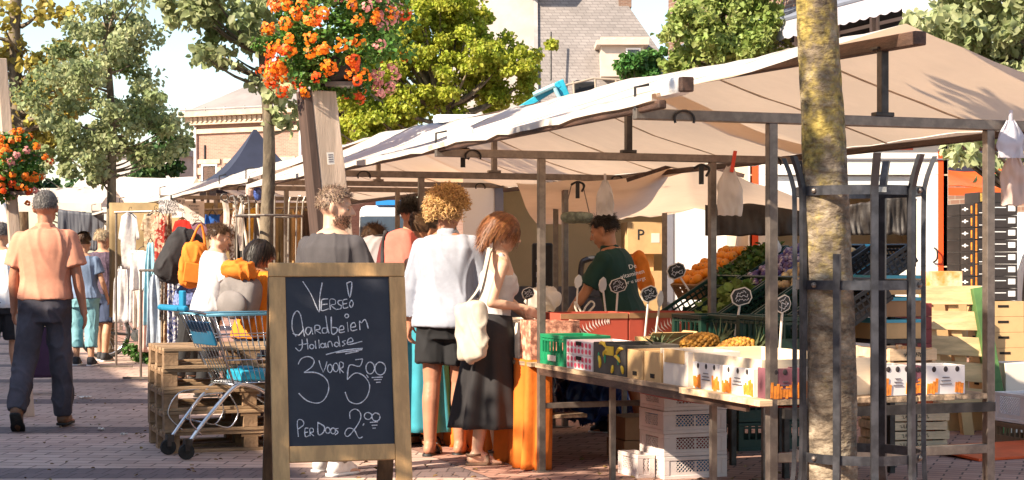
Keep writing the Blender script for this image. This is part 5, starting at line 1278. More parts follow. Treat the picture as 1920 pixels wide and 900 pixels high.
# ------------------------------------------------------------------ flower tubs on leaning posts
M('post_grain', (.52, .40, .31), .75, .2, 2.5, .2, 30, stretch=(6, 6, .5)); M('tub', (.03, .022, .018), .7, .3, 6)
PET_O = M('petal_orange', (.95, .25, .012), .5, .08, 6, trans=.3, island=.16); PET_P = M('petal_pink', (.82, .36, .33), .5, .1, 6, trans=.3, island=.2); PET_R = M('petal_red', (.85, .11, .012), .5, .1, 6, trans=.25, island=.15)
def flower_tub(label, base, top, tubc, rad, seed, ncl, petal=.022, postw=.19, rot=R(24), up_to=None, leaf_n=6500):
    t = thing('flower_tub', label, 'flower tub', base, 0, 'flower tubs on leaning posts'); B = Vector(base); r = random.Random(seed); nr = np.random.default_rng(seed)
    m = MB(); a, c = Vector((0, 0, 0)), Vector(top) - B; rr = Matrix.Rotation(rot, 3, 'Z')
    m.loft([[p + rr @ Vector((x * w_, y * w_, 0)) for x, y in ((-1, -1), (1, -1), (1, 1), (-1, 1))] for p, w_ in ((a, postw * .58), (c, postw * .47))]); m.build('post', MATS['post_grain'], t, bevel=.006)
    m = MB()
    if postw > .1: m.loft([[p + rr @ Vector((x * .028 - w_ * postw / .19 * .19 * 0 - postw * f_ - .030, y * postw * f_ * 1.04, 0)) for x, y in ((-1, -1), (1, -1), (1, 1), (-1, 1))] for p, w_, f_ in ((a, .028, .58), (c, .028, .47))]); (m.build if postw > .1 else lambda *a, **k: None)('dark_side_strip', M('post_dark', (.085, .052, .04), .75, .25, 3, stretch=(6, 6, .5)), t, bevel=.004)  # darker brown strip along the left side of the wider post
    q = Vector(tubc) - B
    m = MB(); m.loft([[q + Vector((rad * f * math.cos(g), rad * f * math.sin(g), z)) for g in np.linspace(0, 2 * math.pi, 25)[:-1]] for f, z in ((.24, -.74 * rad), (.40, -.64 * rad), (.46, -.35 * rad))]); m.build('tub', MATS['tub'], t)
    m = MB(); m.box(q + Vector((.10, -.05, -.74 * rad)), (.5 * rad, .4 * rad, .03)); m.build('bracket', M('steel'), t)
    pos, n_, ax, cc = crown_points(q, (rad * .90, rad * .90, rad * .84), 90, leaf_n, .25, seed, .5)
    link('foliage', leaf_mesh('foliage', pos, n_, ax, np.full(len(pos), .036), seed, 1.0), M('leaf_geranium', (.06, .16, .025), .5, .2, 3, col2=(.15, .28, .05), trans=.3, island=.25), t)
    heads = {0: ([], [], []), 1: ([], [], []), 2: ([], [], [])}
    for k in range(ncl):
        d = Vector((r.gauss(0, 1), r.gauss(0, 1) - .35, r.gauss(0, .85))).normalized()
        if d.z < -.75: d.z = -.5; d.normalize()
        s0 = 1.0 + .12 * r.uniform(-1, 1); hc = q + Vector((d.x * rad * s0, d.y * rad * s0, d.z * rad * .92 * s0)) + (Vector((0, 0, -.12 * rad)) if d.z < 0 else Vector())
        pink = noise.noise(Vector((d.x * 1.3 + seed, d.z * 1.3, 2))) + .45 * d.x - .25 * d.z
        ci = 1 if pink > .32 and r.random() < .85 else (2 if r.random() < (.45 if d.z < -.3 else .10) else 0)
        hr = r.uniform(.036, .060) * rad / .5
        for f in range(r.randint(17, 27)):
            u = Vector((r.gauss(0, 1), r.gauss(0, 1), r.gauss(0, 1))).normalized(); fc = hc + u * hr * r.uniform(.6, 1); nn = (u + d * .8 + Vector((0, -.3, .2))).normalized(); e1 = nn.orthogonal().normalized(); e2 = nn.cross(e1); a0 = r.uniform(0, 6.28)
            for p in range(5):
                g = a0 + p * 1.2566; dr = e1 * math.cos(g) + e2 * math.sin(g); heads[ci][0].append(fc); heads[ci][1].append(nn); heads[ci][2].append(dr + nn * .15)
    for ci, (nm, mt) in enumerate((('orange_blossoms', PET_O), ('pink_blossoms', PET_P), ('red_blossoms', PET_R))):
        P_, N_, A_ = [np.array(x) for x in heads[ci]]
        if len(P_): link(nm, leaf_mesh(nm, P_, N_, A_, np.full(len(P_), petal), seed + ci, .95, .05), mt, t)
    return t
flower_tub('big tub of orange, red and pink geraniums on a leaning wooden post', GX(672, 12.0), P(600, 172, 12.0), P(620, 62, 12.0), .50, 4, 125, .0145)
flower_tub('smaller tub of orange and pink geraniums above the salmon shirted man', GX(52, 14.6), P(2, 110, 14.6), P(22, 312, 14.45),   .31, 8, 70, .013, .09, leaf_n=2600)
sg = MB(); sg.box((0, 0, 0), (.05, .004, .085)); sg = sg.build('notice', M('paper', (.70, .66, .60), .8, .05, 5)); sg.location = P(620, 297, 11.86); sg.rotation_euler = (0, R(-6), R(24))
m = MB()
for k in range(4): m.box((0, -.003, .026 - k * .016), (.034, .002, .005))
m.build('printed_lines', M('ink', (.12, .10, .12), .7, .1), sg); tag(sg, 'small white notice stuck on the leaning flower post', 'notice')
# ------------------------------------------------------------------ bags and rucksacks carried by people
def lumpy_bag(name, label, c, dims, rot, mat, cat, seed=0, parts=(), exp=3.0, tapertop=1.0, wr=.018):
    t = thing(name, label, cat, c, 0, None, rot); m = MB(); rings = []
    for i in range(17):
        f = i / 16; z = (f - .5) * dims[2]; e = (1 - abs(2 * f - 1) ** exp) ** (1 / exp) * .9 + .1
        if i in (0, 16): e = .25
        tp = 1 + (tapertop - 1) * f
        rings.append([Vector((dims[0] / 2 * e * tp * math.copysign(abs(math.cos(a)) ** .65, math.cos(a)), dims[1] / 2 * e * tp * math.copysign(abs(math.sin(a)) ** .65, math.sin(a)), z)) for a in np.linspace(0, 2 * math.pi, 25)[:-1]])
    m.loft(rings); me = remesh(m.mesh(name), .012, 3); wrinkle(me, wr, 10, (1, 1, .6), seed); link('body', me, mat, t, smooth=True)
    return t
def straps(t, pairs, r, mat, name='strap'):
    for p in pairs: m = MB(); m.tube(catmull([Vector(x) for x in p], 6), r, 6); m.build(name, mat, t, smooth=True)
BLACKB = cloth('bag_black', (.028, .026, .028), var=.2); ORB = cloth('bag_orange', (.72, .20, .02)); GREYB = cloth('bag_grey', (.21, .19, .185)); PALEB = cloth('bag_pale_grey', (.30, .27, .28))
b1 = lumpy_bag('rucksack', 'big black rucksack on the back of the bent shopper', P(334, 480, 17.75), (.36, .30, .62), (0, R(28), R(20)), BLACKB, 'rucksack', 1)
straps(b1, [[(.1, -.14, .2), (.24, -.16, .1), (.22, -.12, -.15)], [(.1, .14, .2), (.24, .16, .1), (.22, .12, -.15)]], .02, BLACKB)
b2 = lumpy_bag('shoulder_bag', 'orange bag hanging at the side of the bent shopper', P(362, 497, 17.45), (.27, .20, .48), (0, R(8), R(15)), ORB, 'bag', 2)
straps(b2, [[(-.06, 0, .2), (.02, .02, .42), (.1, .02, .2)]], .014, ORB)
m = MB(); m.box((0, -.105, -.08), (.18, .02, .2)); m.build('pocket', ORB, b2, bevel=.03)
b3 = lumpy_bag('rucksack', 'pale grey rucksack with an orange cover rolled on top, on the dark haired woman', P(450, 556, 13.0), (.32, .22, .33), (0, R(10), R(-20)), GREYB, 'rucksack', 3)
m = MB(); m.ell((-.02, -.02, .20), (.16, .12, .08), None, 18, 10); me = remesh(m.mesh('roll'), .012, 2); wrinkle(me, .03, 12, (1, 1, 1), 4); link('rain_cover', me, ORB, b3, smooth=True)
m = MB(); m.ell((0, -.11, -.06), (.13, .05, .11), None, 16, 10); m.build('pocket', GREYB, b3, smooth=True)
b4 = lumpy_bag('rucksack', 'plain grey fabric rucksack beside the coral striped shirt', P(704, 486, 13.9), (.30, .20, .38), (0, 0, R(-30)), PALEB, 'rucksack', 5)
straps(b4, [[(.1, .08, .17), (.16, .20, .18), (.14, .24, 0)], [(-.1, .08, .17), (-.06, .22, .18), (-.08, .24, 0)]], .018, BLACKB)
b5 = lumpy_bag('rucksack', 'coral rucksack with black straps on the tall maroon shirted man', P(752, 478, 13.05), (.26, .16, .40), (0, 0, R(-24)), cloth('bag_coral', (.70, .16, .12)), 'rucksack', 6, wr=.008)
straps(b5, [[(-.12, -.02, .18), (-.17, .03, .05), (-.14, -.03, -.18)], [(.1, .06, .19), (.13, .18, .2), (.13, .24, 0)]], .02, BLACKB)
# tote bag on the auburn haired woman's shoulder
CANV = cloth('tote_canvas', (.46, .40, .33)); tc_ = P(884, 622, 10.93)
t = lumpy_bag('tote_bag', 'cream canvas tote bag hanging from the shoulder of the auburn haired woman', tc_, (.27, .11, .40), (0, R(-7), R(-52)), CANV, 'tote bag', 9, exp=4.5, wr=.020)
iv = (Matrix.Translation(tc_) @ t.rotation_euler.to_matrix().to_4x4()).inverted()
sp = P(912, 470, 11.16)
for a, c in ((.05, -.02), (.10, .04)):
    pts = [iv @ (sp + Vector((a * .3, c, .02))), iv @ (P(898, 535, 10.90) + Vector((a * .5 - .02, c * .5, 0))), Vector((a - .03, -.03 + c, .17))]
    m = MB(); cp = catmull(pts, 6); rg = [[p + Vector((.015, 0, 0)), p + Vector((0, .004, 0)), p - Vector((.015, 0, 0)), p - Vector((0, .004, 0))] for p in cp]; m.loft(rg); m.build('strap', CANV, t, smooth=False)
# lettering on the seller's shirt
for k, (s_, sz, zz) in enumerate((('De', .050, 0.06), ('vitaminen', .048, 0.0), ('voor u zorgt', .040, -.058))):
    o = text_obj('shirt_lettering', s_, sz, WHITE, None, ext=.001)
    c = P(1186, 515, 12.86)
    o.parent = m11
    o.matrix_parent_inverse = Matrix.Identity(4)
    lc = Matrix.Rotation(-m11.rotation_euler[2], 4, 'Z') @ Matrix.Translation(-m11.location)
    ws = Matrix.Translation(c + Vector((0, 0, zz * .95 + .005))) @ Matrix.Rotation(R(8), 4, 'Z') @ Matrix.Rotation(R(-14), 4, 'Y') @ Matrix.Rotation(R(80), 4, 'X')
    mw = lc @ ws; o.location = mw.to_translation(); o.rotation_euler = mw.to_euler()
SHIRT_TXT = True
# purple shopping trolley bag pulled beside the walking man
t = thing('wheeled_shopper', 'purple two wheeled shopper with a striped top pulled beyond the salmon shirted man', 'shopper', GX(70, 17.0), R(10))
m = MB(); m.box((0, 0, .42), (.34, .26, .5)); m.build('body', cloth('shopper_purple', (.055, .025, .06)), t, bevel=.03)
m = MB(); m.box((0, 0, .75), (.345, .265, .14)); m.build('flap', cloth('shopper_white', (.65, .62, .62)), t, bevel=.03)
m = MB()
for k in range(4): m.box((-.13 + k * .085, -.135, .75), (.03, .01, .13))
m.build('stripes', BLACKB, t)
for sx in (-1, 1): m = MB(); m.tube([(sx * .2 - .015, .05, .09), (sx * .2 + .015, .05, .09)], .09, 18); m.build('wheel', MATS['rubber'], t)
m = MB(); m.tube([(-.13, .14, .2), (-.13, .2, 1.0), (.13, .2, 1.0), (.13, .14, .2)], .012); m.build('handle', MATS['steel_dark'], t)
# bicycle parked by the clothes stall
t = thing('bicycle', 'dark city bicycle parked behind the couple beside the clothes racks', 'bicycle', GX(268, 23.4), R(8))
def wheel(x):
    w_ = thing('wheel', None, None); w_.parent = t; w_.location = (x, 0, .34)
    m = MB(); m.tube([(.335 * math.cos(a), 0, .335 * math.sin(a)) for a in np.linspace(0, 6.283, 33)[:-1]], .019, 8, closed=True); m.build('tyre', MATS['rubber'], w_, smooth=True)
    m = MB(); m.tube([(.305 * math.cos(a), 0, .305 * math.sin(a)) for a in np.linspace(0, 6.283, 33)[:-1]], .012, 8, closed=True); m.build('rim', MATS['chrome'], w_, smooth=True)
    m = MB(); 
    for k in range(18): a = k * 6.283 / 18; m.tube([(.02 * math.cos(a + 1), .015 * (-1) ** k, .02 * math.sin(a + 1)), (.30 * math.cos(a), 0, .30 * math.sin(a))], .003, 4)
    m.tube([(0, -.04, 0), (0, .04, 0)], .022); m.build('spokes', MATS['chrome'], w_)
wheel(-.52); wheel(.52)
m = MB()
for a, c in (((-.52, 0, .34), (-.08, 0, .30)), ((-.08, 0, .30), (-.24, 0, .86)), ((-.24, 0, .80), (-.52, 0, .34)), ((-.08, 0, .30), (.36, 0, .74)), ((-.22, 0, .74), (.34, 0, .84)), ((.33, 0, .96), (.52, 0, .34))): m.tube([a, c], .018)
m.build('frame', M('bike_black', (.02, .02, .022), .35, .1), t)
m = MB(); m.tube(catmull([(.10, -.28, 1.02), (.24, -.26, 1.05), (.33, 0, 1.02), (.24, .26, 1.05), (.10, .28, 1.02)], 5), .013); m.build('handlebar', MATS['chrome'], t)
m = MB(); m.ell((-.27, 0, .92), (.14, .09, .045)); m.build('saddle', MATS['black'], t)
m = MB(); m.tube([(-.08, -.09, .30), (-.08, .09, .30)], .08, 18); m.bar((-.08, .1, .30), (.02, .1, .16), .02); m.bar((-.08, -.1, .30), (-.18, -.1, .44), .02); m.build('crank', MATS['chrome'], t)
m = MB(); m.box((-.52, 0, .74), (.36, .16, .02)); m.bar((-.62, .07, .73), (-.52, .07, .34), .012); m.bar((-.62, -.07, .73), (-.52, -.07, .34), .012); m.build('carrier', MATS['steel_dark'], t)
# clumps of weeds by the rack feet
for k, (px, Y) in enumerate(((252, 22.6), (282, 22.3), (305, 22.0))):
    pos, n_, ax, cc = crown_points((0, 0, .12), (.22, .16, .14), 10, 220, .5, 60 + k, .2); o = link('weeds', leaf_mesh('weeds', pos, n_, ax, np.full(len(pos), .06), k), LF_BUSH); o.location = GX(px, Y)
    tag(o, ('low weeds below the bicycle wheel', 'low weeds between the bicycle wheel and the rack foot', 'low weeds at the foot of the white clothes')[k], 'weeds', None, 'stuff')

# ------------------------------------------------------------------ clothes stall: rails, garments, signs
CLOTHES = {}
def ccol(c):
    k = 'garment_%02d' % len(CLOTHES)
    if c not in CLOTHES: CLOTHES[c] = M(k, c, .85, .14, 9, .3, 30, trans=.25)
    return CLOTHES[c]
def pat(name, c1, c2, sc, f=(.48, .52)): return M(name, c1, .85, 0, sc, col2=c2, fac=f, trans=.2)
def garment(label, px0, px1, py0, py1, Y, mat, kind='drape', seed=0, amp=.04, yaw=0.0):
    a, c = P(px0, py0, Y), P(px1, py1, Y); w_, h = c.x - a.x, a.z - c.z; cx = (a.x + c.x) / 2
    m = MB()
    if kind == 'shirt':
        prof = [(-.5, -.42), (-.34, -.0), (-.12, .06), (0, .0), (.12, .06), (.34, 0), (.5, -.42), (.37, -.46), (.31, -.28), (.33, -1), (-.33, -1), (-.31, -.28), (-.37, -.46)]
        poly = [(x * w_, y * h) for x, y in prof]
        def fn(p): return p
        bm = bmesh.new(); vs = [bm.verts.new((x, 0, z)) for x, z in poly]; f = bm.faces.new(vs)
        bmesh.ops.triangulate(bm, faces=[f]); bmesh.ops.subdivide_edges(bm, edges=bm.edges, cuts=5, use_grid_fill=True)
        for v in bm.verts: v.co.y = amp * (noise.noise(Vector((v.co.x * 9 + seed, v.co.z * 1.6, seed))) + .4 * noise.noise(Vector((v.co.x * 22, v.co.z * 4, seed))))
        me = bpy.data.meshes.new('garment'); bm.to_mesh(me); bm.free()
    else:
        def fn(u, v):
            fl = 1 + .25 * v if kind == 'dress' else 1 + .06 * v
            x = (u - .5) * w_ * fl; z = -h * v
            if kind == 'dress' and v < .25: x *= .55 + 1.8 * v
            return Vector((x, amp * (math.sin(u * 13 + seed * 1.7 + math.sin(v * 3 + seed)) * .5 + noise.noise(Vector((u * 6 + seed, v * 1.4, seed)))) * (.35 + .65 * v), z + .012 * noise.noise(Vector((u * 7, v, seed)))))
        m.grid(fn, 28, 14); me = m.mesh('garment')
    o = link('garment', me, mat, None, smooth=True, solid=.007); o.location = (cx, Y, a.z); o.rotation_euler = (0, 0, yaw)
    h_ = MB(); h_.tube(catmull([Vector((-.3 * w_, 0, -.02)), Vector((0, 0, .05)), Vector((.3 * w_, 0, -.02))], 4), .005, 5); h_.tube(catmull([Vector((0, 0, .05)), Vector((.0, 0, .09)), Vector((.025, 0, .11)), Vector((.03, 0, .085))], 4), .003, 5)
    h_.build('hanger', MATS['steel_dark'], o); tag(o, label, 'garment', 'clothes hanging at the clothes stall')
    return o
LACE = pat('cream_lace', (.62, .48, .33), (.40, .27, .17), 26); FLOR = pat('red_floral', (.35, .03, .02), (.62, .40, .28), 14); BWP = pat('blue_white_print', (.62, .60, .62), (.06, .08, .22), 26); BRP = pat('brown_print', (.25, .13, .07), (.55, .42, .28), 18); AZT = pat('lattice_print', (.66, .64, .62), (.10, .10, .20), 30)
G = [('white cotton tunic on the far left of the rail', 222, 262, 405, 505, 20.6, ccol((.74, .70, .68)), 'shirt'), ('cream lace top with a long pendant chain', 262, 318, 402, 470, 20.2, LACE, 'shirt'),
     ('white lace skirt below the cream top', 245, 292, 470, 545, 20.3, ccol((.78, .76, .75)), 'drape'), ('long white petticoat beside the bicycle', 215, 250, 500, 605, 21.0, ccol((.80, .78, .78)), 'dress'), ('second long white slip with narrow hem', 250, 270, 540, 615, 20.9, ccol((.72, .66, .60)), 'drape'),
     ('pale blue and white scarf hanging down', 272, 292, 455, 610, 19.6, ccol((.35, .62, .72)), 'dress'), ('red flowered scarf hanging full length', 290, 312, 405, 590, 19.4, FLOR, 'drape'), ('brown patterned tunic behind the red scarf', 308, 322, 400, 480, 19.5, BRP, 'drape'),
     ('plain red t-shirt on the back wall', 322, 362, 415, 460, 20.0, ccol((.58, .025, .015)), 'shirt'), ('mauve t-shirt beside the red one', 352, 392, 420, 470, 20.2, ccol((.20, .11, .16)), 'shirt'), ('cobalt blue swimsuit on the back wall', 385, 412, 402, 420, 19.9, ccol((.02, .10, .38)), 'drape'),
     ('grey blue denim jacket on the front rack', 278, 302, 515, 650, 18.6, ccol((.42, .48, .56)), 'dress'), ('black flowered blouse on the front rack', 300, 314, 505, 600, 18.5, pat('black_floral', (.03, .03, .035), (.35, .30, .28), 24), 'drape'), ('tan leopard print trousers on the front rack', 303, 318, 520, 665, 18.5, BRP, 'drape'),
     ('blue and white printed trousers', 314, 330, 510, 668, 18.4, BWP, 'drape'), ('white trousers with dark lattice print', 326, 345, 510, 672, 18.3, AZT, 'drape'), ('pale pink long dress beside the blue scarf', 262, 282, 545, 660, 19.8, ccol((.68, .48, .42)), 'dress'),
     ('mustard yellow cardigan on the rail', 462, 492, 395, 480, 19.6, ccol((.58, .32, .04)), 'shirt'), ('grey knitted waistcoat beside the mustard cardigan', 476, 496, 402, 470, 19.0, ccol((.16, .14, .14)), 'drape'), ('olive coat behind the tree trunk', 522, 545, 400, 500, 19.2, ccol((.20, .15, .08)), 'drape'), ('camel coat on the rail', 548, 566, 395, 500, 19.1, ccol((.50, .32, .14)), 'drape'),
     ('dark brown coat at the rail end', 565, 582, 395, 500, 19.1, ccol((.09, .06, .045)), 'drape'), ('black long coat near the mustard cardigan', 440, 462, 400, 500, 20.4, ccol((.03, .028, .028)), 'drape'), ('dusty rose shirt on the back rail', 405, 440, 402, 470, 20.4, ccol((.42, .24, .20)), 'shirt'), ('raspberry red top low on the rail', 560, 575, 470, 505, 18.6, ccol((.45, .02, .10)), 'drape'),
     ('beige linen dress behind the printed trousers', 286, 300, 560, 665, 19.1, ccol((.60, .48, .36)), 'dress'), ('brown tartan shirt at the rail end', 580, 596, 392, 470, 19.6, BRP, 'drape'), ('plain white shirt at the far end of the rail', 218, 240, 430, 520, 22.2, ccol((.82, .80, .80)), 'drape')]
for k, g in enumerate(G): garment(g[0], *g[1:7], g[7], seed=k * 1.37, amp=.035)
def rail(label, pts, feet, name='clothes_rail'):
    t = thing(name, label, 'clothes rail', (0, 0, 0)); m = MB(); m.tube(pts, .014); m.build('top_bar', MATS['steel'], t)
    for f in feet: m = MB(); m.tube([f, (f[0], f[1], 0.03)], .014); m.bar((f[0] - .2, f[1], .03), (f[0] + .2, f[1], .03), .025); m.build('upright', MATS['steel'], t)
rail('long chrome clothes rail behind the white and cream tops', [P(215, 398, 20.9), P(600, 388, 20.0)], [tuple(P(218, 398, 20.9)), tuple(P(440, 394, 20.4)), tuple(P(598, 388, 20.0))])
rail('front clothes rail holding the printed trousers', [P(262, 507, 18.9), P(350, 507, 18.2)], [tuple(P(264, 507, 18.9)), tuple(P(348, 507, 18.2))])
o = MB(); o.grid(lambda u, v: tuple(P(205 + 395 * u, 380 + 215 * v, 21.8) + Vector((0, .08 * math.sin(u * 30) * v, 0))), 60, 4); o = o.build('backdrop_cloth', M('stall_back', (.34, .24, .12), .85, .3, 1.2, trans=.2), None, smooth=True, solid=.01); tag(o, 'tan cloth wall closing the back of the clothes stall', 'cloth')
# belts and chains hanging from the front beam
BEL = M('belt_pale', (.60, .50, .42), .5, .25, 12, trans=.1)
for k, (px, y0, y1, lab) in enumerate(((421, 374, 487, 'wide pale belt nearest the paper signs'), (437, 377, 487, 'white and brown plaited belt second from the paper signs'), (452, 376, 470, 'pale belt with a round buckle third from the signs'), (459, 380, 465, 'thin pale belt nearest the tree trunk'), (486, 380, 468, 'narrow belt hanging left of the slim trunk'))):
    Y = 16.9; a, c = P(px, y0, Y), P(px, y1, Y); m = MB()
    rg = []
    for i in range(20):
        f = i / 19; p = a.lerp(c, f) + Vector((.02 * math.sin(f * 5 + k), .012 * math.sin(f * 9 + k), 0)); wv = (.030, .024, .024, .012, .014)[k]; rg.append([p + Vector((wv, 0, 0)), p + Vector((0, .006, 0)), p - Vector((wv, 0, 0)), p - Vector((0, .006, 0))])
    m.loft(rg); o = m.build('belt', BEL if k != 1 else pat('plait', (.62, .55, .48), (.2, .11, .06), 40)); m = MB(); m.tube([a + Vector((.035 * math.cos(t_), -.01, .02 + .035 * math.sin(t_))) for t_ in np.linspace(0, 6.28, 13)[:-1]], .006, 6, closed=True); m.build('buckle', MATS['steel_dark'], o); tag(o, lab, 'belt', 'belts hanging from the clothes stall')
for k, (px, py, col, lab) in enumerate(((468, 357, (.62, .44, .38), 'pink freckled oval ornament hanging from the beam'), (483, 362, (.06, .10, .32), 'shiny blue oval ornament hanging beside the pink one'))):
    Y = 16.3; m = MB(); m.ell((0, 0, 0), (.042, .03, .065 if k == 0 else .075), None, 14, 10); o = m.build('ornament', M('ornament_%s' % ('pink' if k == 0 else 'blue'), col, .25, .4, 40), None, smooth=True); o.location = P(px, py, Y)
    m = MB(); m.tube([(0, 0, .06), (0, 0, .14)], .004, 5); m.build('cord', MATS['black'], o); tag(o, lab, 'ornament')
def paper(label, px0, px1, py0, py1, Y, lines, sizes, col=(.84, .78, .74), bold=False):
    a, c = P(px0, py0, Y), P(px1, py1, Y); t = thing('paper_sign', label, 'sign', ((a.x + c.x) / 2, Y, (a.z + c.z) / 2), R(4)); w_, h = c.x - a.x, a.z - c.z
    m = MB(); m.grid(lambda u, v: ((u - .5) * w_, .004 * math.sin(u * 5), (.5 - v) * h), 8, 4); m.build('sheet', M('paper_' + label.split()[0], col, .8, .06, 3, trans=.2), t, solid=.003)
    for s_, sz, zz in zip(lines, sizes, np.linspace(.30, -.30, len(lines)) * h): o = text_obj('lettering', s_, sz, M('ink_black', (.02, .02, .025), .7, .1), t, loc=(0, -.012, float(zz)), rot=(R(90), 0, 0))
    m = MB(); m.box((0, -.006, h / 2 + .005), (.03, .02, .05)); m.build('clip', MATS['black'], t)
paper('white paper sign lettered in capitals, left of the two on the clothes stall', 298, 346, 371, 408, 20.4, ['ONTWERP JE', 'EIGEN', 'NEDERKETTING', 'HIER'], (.058, .058, .052, .055))
paper('greyish paper sign with small lines, right of the two on the clothes stall', 346, 383, 377, 420, 20.3, ['Kettingen', 'op maat', 'gemaakt', 'vanaf', '5 euro'], (.032,) * 5, (.74, .66, .60))
# tree guard of the young linden
t = thing('tree_guard', 'pale steel tree guard round the slim linden trunk at the clothes stall', 'tree guard', GX(505, 14.0))
for z in (1.70, 1.2): m = MB(); m.tube([(.27 * math.cos(a), .27 * math.sin(a), z) for a in np.linspace(0, 6.28, 25)[:-1]], .011, 6, closed=True); m.build('ring', MATS['steel'], t)
for k in range(8): a = k * .785 + .3; m = MB(); m.tube(catmull([(.30 * math.cos(a), .30 * math.sin(a), 0), (.27 * math.cos(a), .27 * math.sin(a), .4), (.27 * math.cos(a), .27 * math.sin(a), 1.7), (.32 * math.cos(a), .32 * math.sin(a), 1.86)], 4), .007, 6); m.build('bar', M('guard_pale', (.40, .35, .30), .4, .2, 8, metal=.5), t)
# ------------------------------------------------------------------ crates, cartons and fruit
def plastic(name, c, **k): return M(name, c, .42, .08, 4, **k)
GREEN = plastic('crate_green', (.012, .22, .095)); DGREEN = plastic('crate_dark_green', (.008, .035, .024)); BLACKC = plastic('crate_black', (.014, .014, .016)); WHITEC = plastic('crate_white', (.72, .63, .60)); CYAN = plastic('crate_cyan', (.06, .34, .46)); BLUEC = plastic('crate_blue', (.02, .06, .30)); ORC = plastic('crate_orange', (.70, .13, .01))
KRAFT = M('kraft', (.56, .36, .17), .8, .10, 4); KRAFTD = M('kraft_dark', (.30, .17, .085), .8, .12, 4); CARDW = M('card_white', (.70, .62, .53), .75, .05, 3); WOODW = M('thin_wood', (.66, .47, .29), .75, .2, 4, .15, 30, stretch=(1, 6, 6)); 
def crate(label, loc, d, rot, mat, style='bars', group=None, holes=None, bar=.012):
    t = thing('crate', label, 'crate', loc, 0, group, rot if isinstance(rot, tuple) else (0, 0, rot)); x, y, h = d[0] / 2, d[1] / 2, d[2]
    m = MB(); b = bar * 1.5
    for z in (.012, h - .012): 
        for sy in (-1, 1): m.box((0, sy * (y - b / 2), z), (2 * x, b, .024))
        for sx in (-1, 1): m.box((sx * (x - b / 2), 0, z), (b, 2 * y - 2 * b, .024))
    for sx in (-1, 1):
        for sy in (-1, 1): m.box((sx * (x - .02), sy * (y - .02), h / 2), (.04 - .001, .04 - .001, h - .048))
    m.build('frame', mat, t, bevel=.003)
    m = MB(); m.box((0, 0, .014), (2 * x - .04, 2 * y - .04, .012)); m.build('base', mat, t)
    m = MB()
    def wall(p0, p1, nrm):
        p0, p1 = Vector(p0), Vector(p1); ln = (p1 - p0).length; e = (p1 - p0) / ln; z0, z1 = .024, h - .024
        def q(s, z): return p0 + e * s + Vector((0, 0, z))
        if style == 'bars':
            n = max(3, int(ln / .045))
            for i in range(n + 1): m.bar(q(.03 + (ln - .06) * i / n, z0), q(.03 + (ln - .06) * i / n, z1), bar * .8, .006)
            for z in (h * .36, h * .66): m.bar(q(.02, z), q(ln - .02, z), .006, .014)
        elif style == 'solid':
            m.bar(q(.02, h * .24), q(ln - .02, h * .24), .006, h * .34); m.bar(q(.02, h * .82), q(ln - .02, h * .82), .006, .014)
            n = max(3, int(ln / .06))
            for i in range(n + 1): m.bar(q(.03 + (ln - .06) * i / n, z0), q(.03 + (ln - .06) * i / n, z1), bar, .007)
        else:
            a, c = (ln * .20, ln * .80) if ln > .4 else (ln * .24, ln * .76)
            m.bar(q(.02, h / 2), q(a, h / 2), .005, h - .048); m.bar(q(c, h / 2), q(ln - .02, h / 2), .005, h - .048)
            m.bar(q(a, h * .2), q(c, h * .2), .005, .03)
            st = .024; za, zb_ = h * .28, h - .03; k = -int((zb_ - za) / st)
            while a + k * st < c:
                for sgn in (1, -1):
                    s0, s1 = a + k * st, a + k * st + (zb_ - za)
                    u0, u1 = max(a, s0), min(c, s1)
                    if u1 - u0 > .004:
                        zz0, zz1 = za + (u0 - s0), za + (u1 - s0)
                        if sgn < 0: zz0, zz1 = za + zb_ - zz0, za + zb_ - zz1
                        m.bar(q(u0, zz0), q(u1, zz1), .0055, .004)
                k += 1
            m.bar(q((a + c) / 2, za), q((a + c) / 2, zb_), .012, .006)
    wall((-x, -y + .006, 0), (x, -y + .006, 0), 0); wall((-x, y - .006, 0), (x, y - .006, 0), 0); wall((-x + .006, -y, 0), (-x + .006, y, 0), 0); wall((x - .006, -y, 0), (x - .006, y, 0), 0)
    m.build('lattice', mat, t)
    return t
def carton(label, loc, d, rot, mat, inner=None, group=None, closed=False, flaps=False, name='carton', hole=False):
    t = thing(name, label, 'box', loc, 0, group, rot if isinstance(rot, tuple) else (0, 0, rot)); x, y, h = d; w_ = .006
    m = MB()
    if closed: m.box((0, 0, h / 2), (x, y, h))
    else:
        m.box((0, -y / 2 + w_ / 2, h / 2), (x, w_, h)); m.box((0, y / 2 - w_ / 2, h / 2), (x, w_, h)); m.box((-x / 2 + w_ / 2, 0, h / 2), (w_, y - 2 * w_, h)); m.box((x / 2 - w_ / 2, 0, h / 2), (w_, y - 2 * w_, h))
        m.box((0, 0, .005), (x - 2 * w_, y - 2 * w_, .008))
    m.build('walls', mat, t, bevel=.002)
    if flaps:
        m = MB(); m.box((0, -y / 2 - .02, h + .012), (x * .96, .06, .004), eul(x=R(-40))); m.box((x / 2 + .02, 0, h + .012), (.06, y * .96, .004), eul(y=R(-40))); m.build('flaps', inner or mat, t)
    if hole:
        m = MB(); m.box((0, -y / 2 - .001, h * .68), (x * .26, .004, h * .16)); m.box((-x / 2 - .001, 0, h * .68), (.004, y * .3, h * .16)); m.build('hand_hole', M('hole_dark', (.015, .010, .007), .9, .1), t, bevel=.001)
    return t
def face_decal(t, mb, mat, name='print'): return mb.build(name, mat, t)
ZT = .693
def TL(x, y, z=ZT): return L(x, y, z)
def edge_item(y0, y1, dep, h): return TL(-.635 + dep / 2, (y0 + y1) / 2), (dep, abs(y1 - y0) - .012, h)
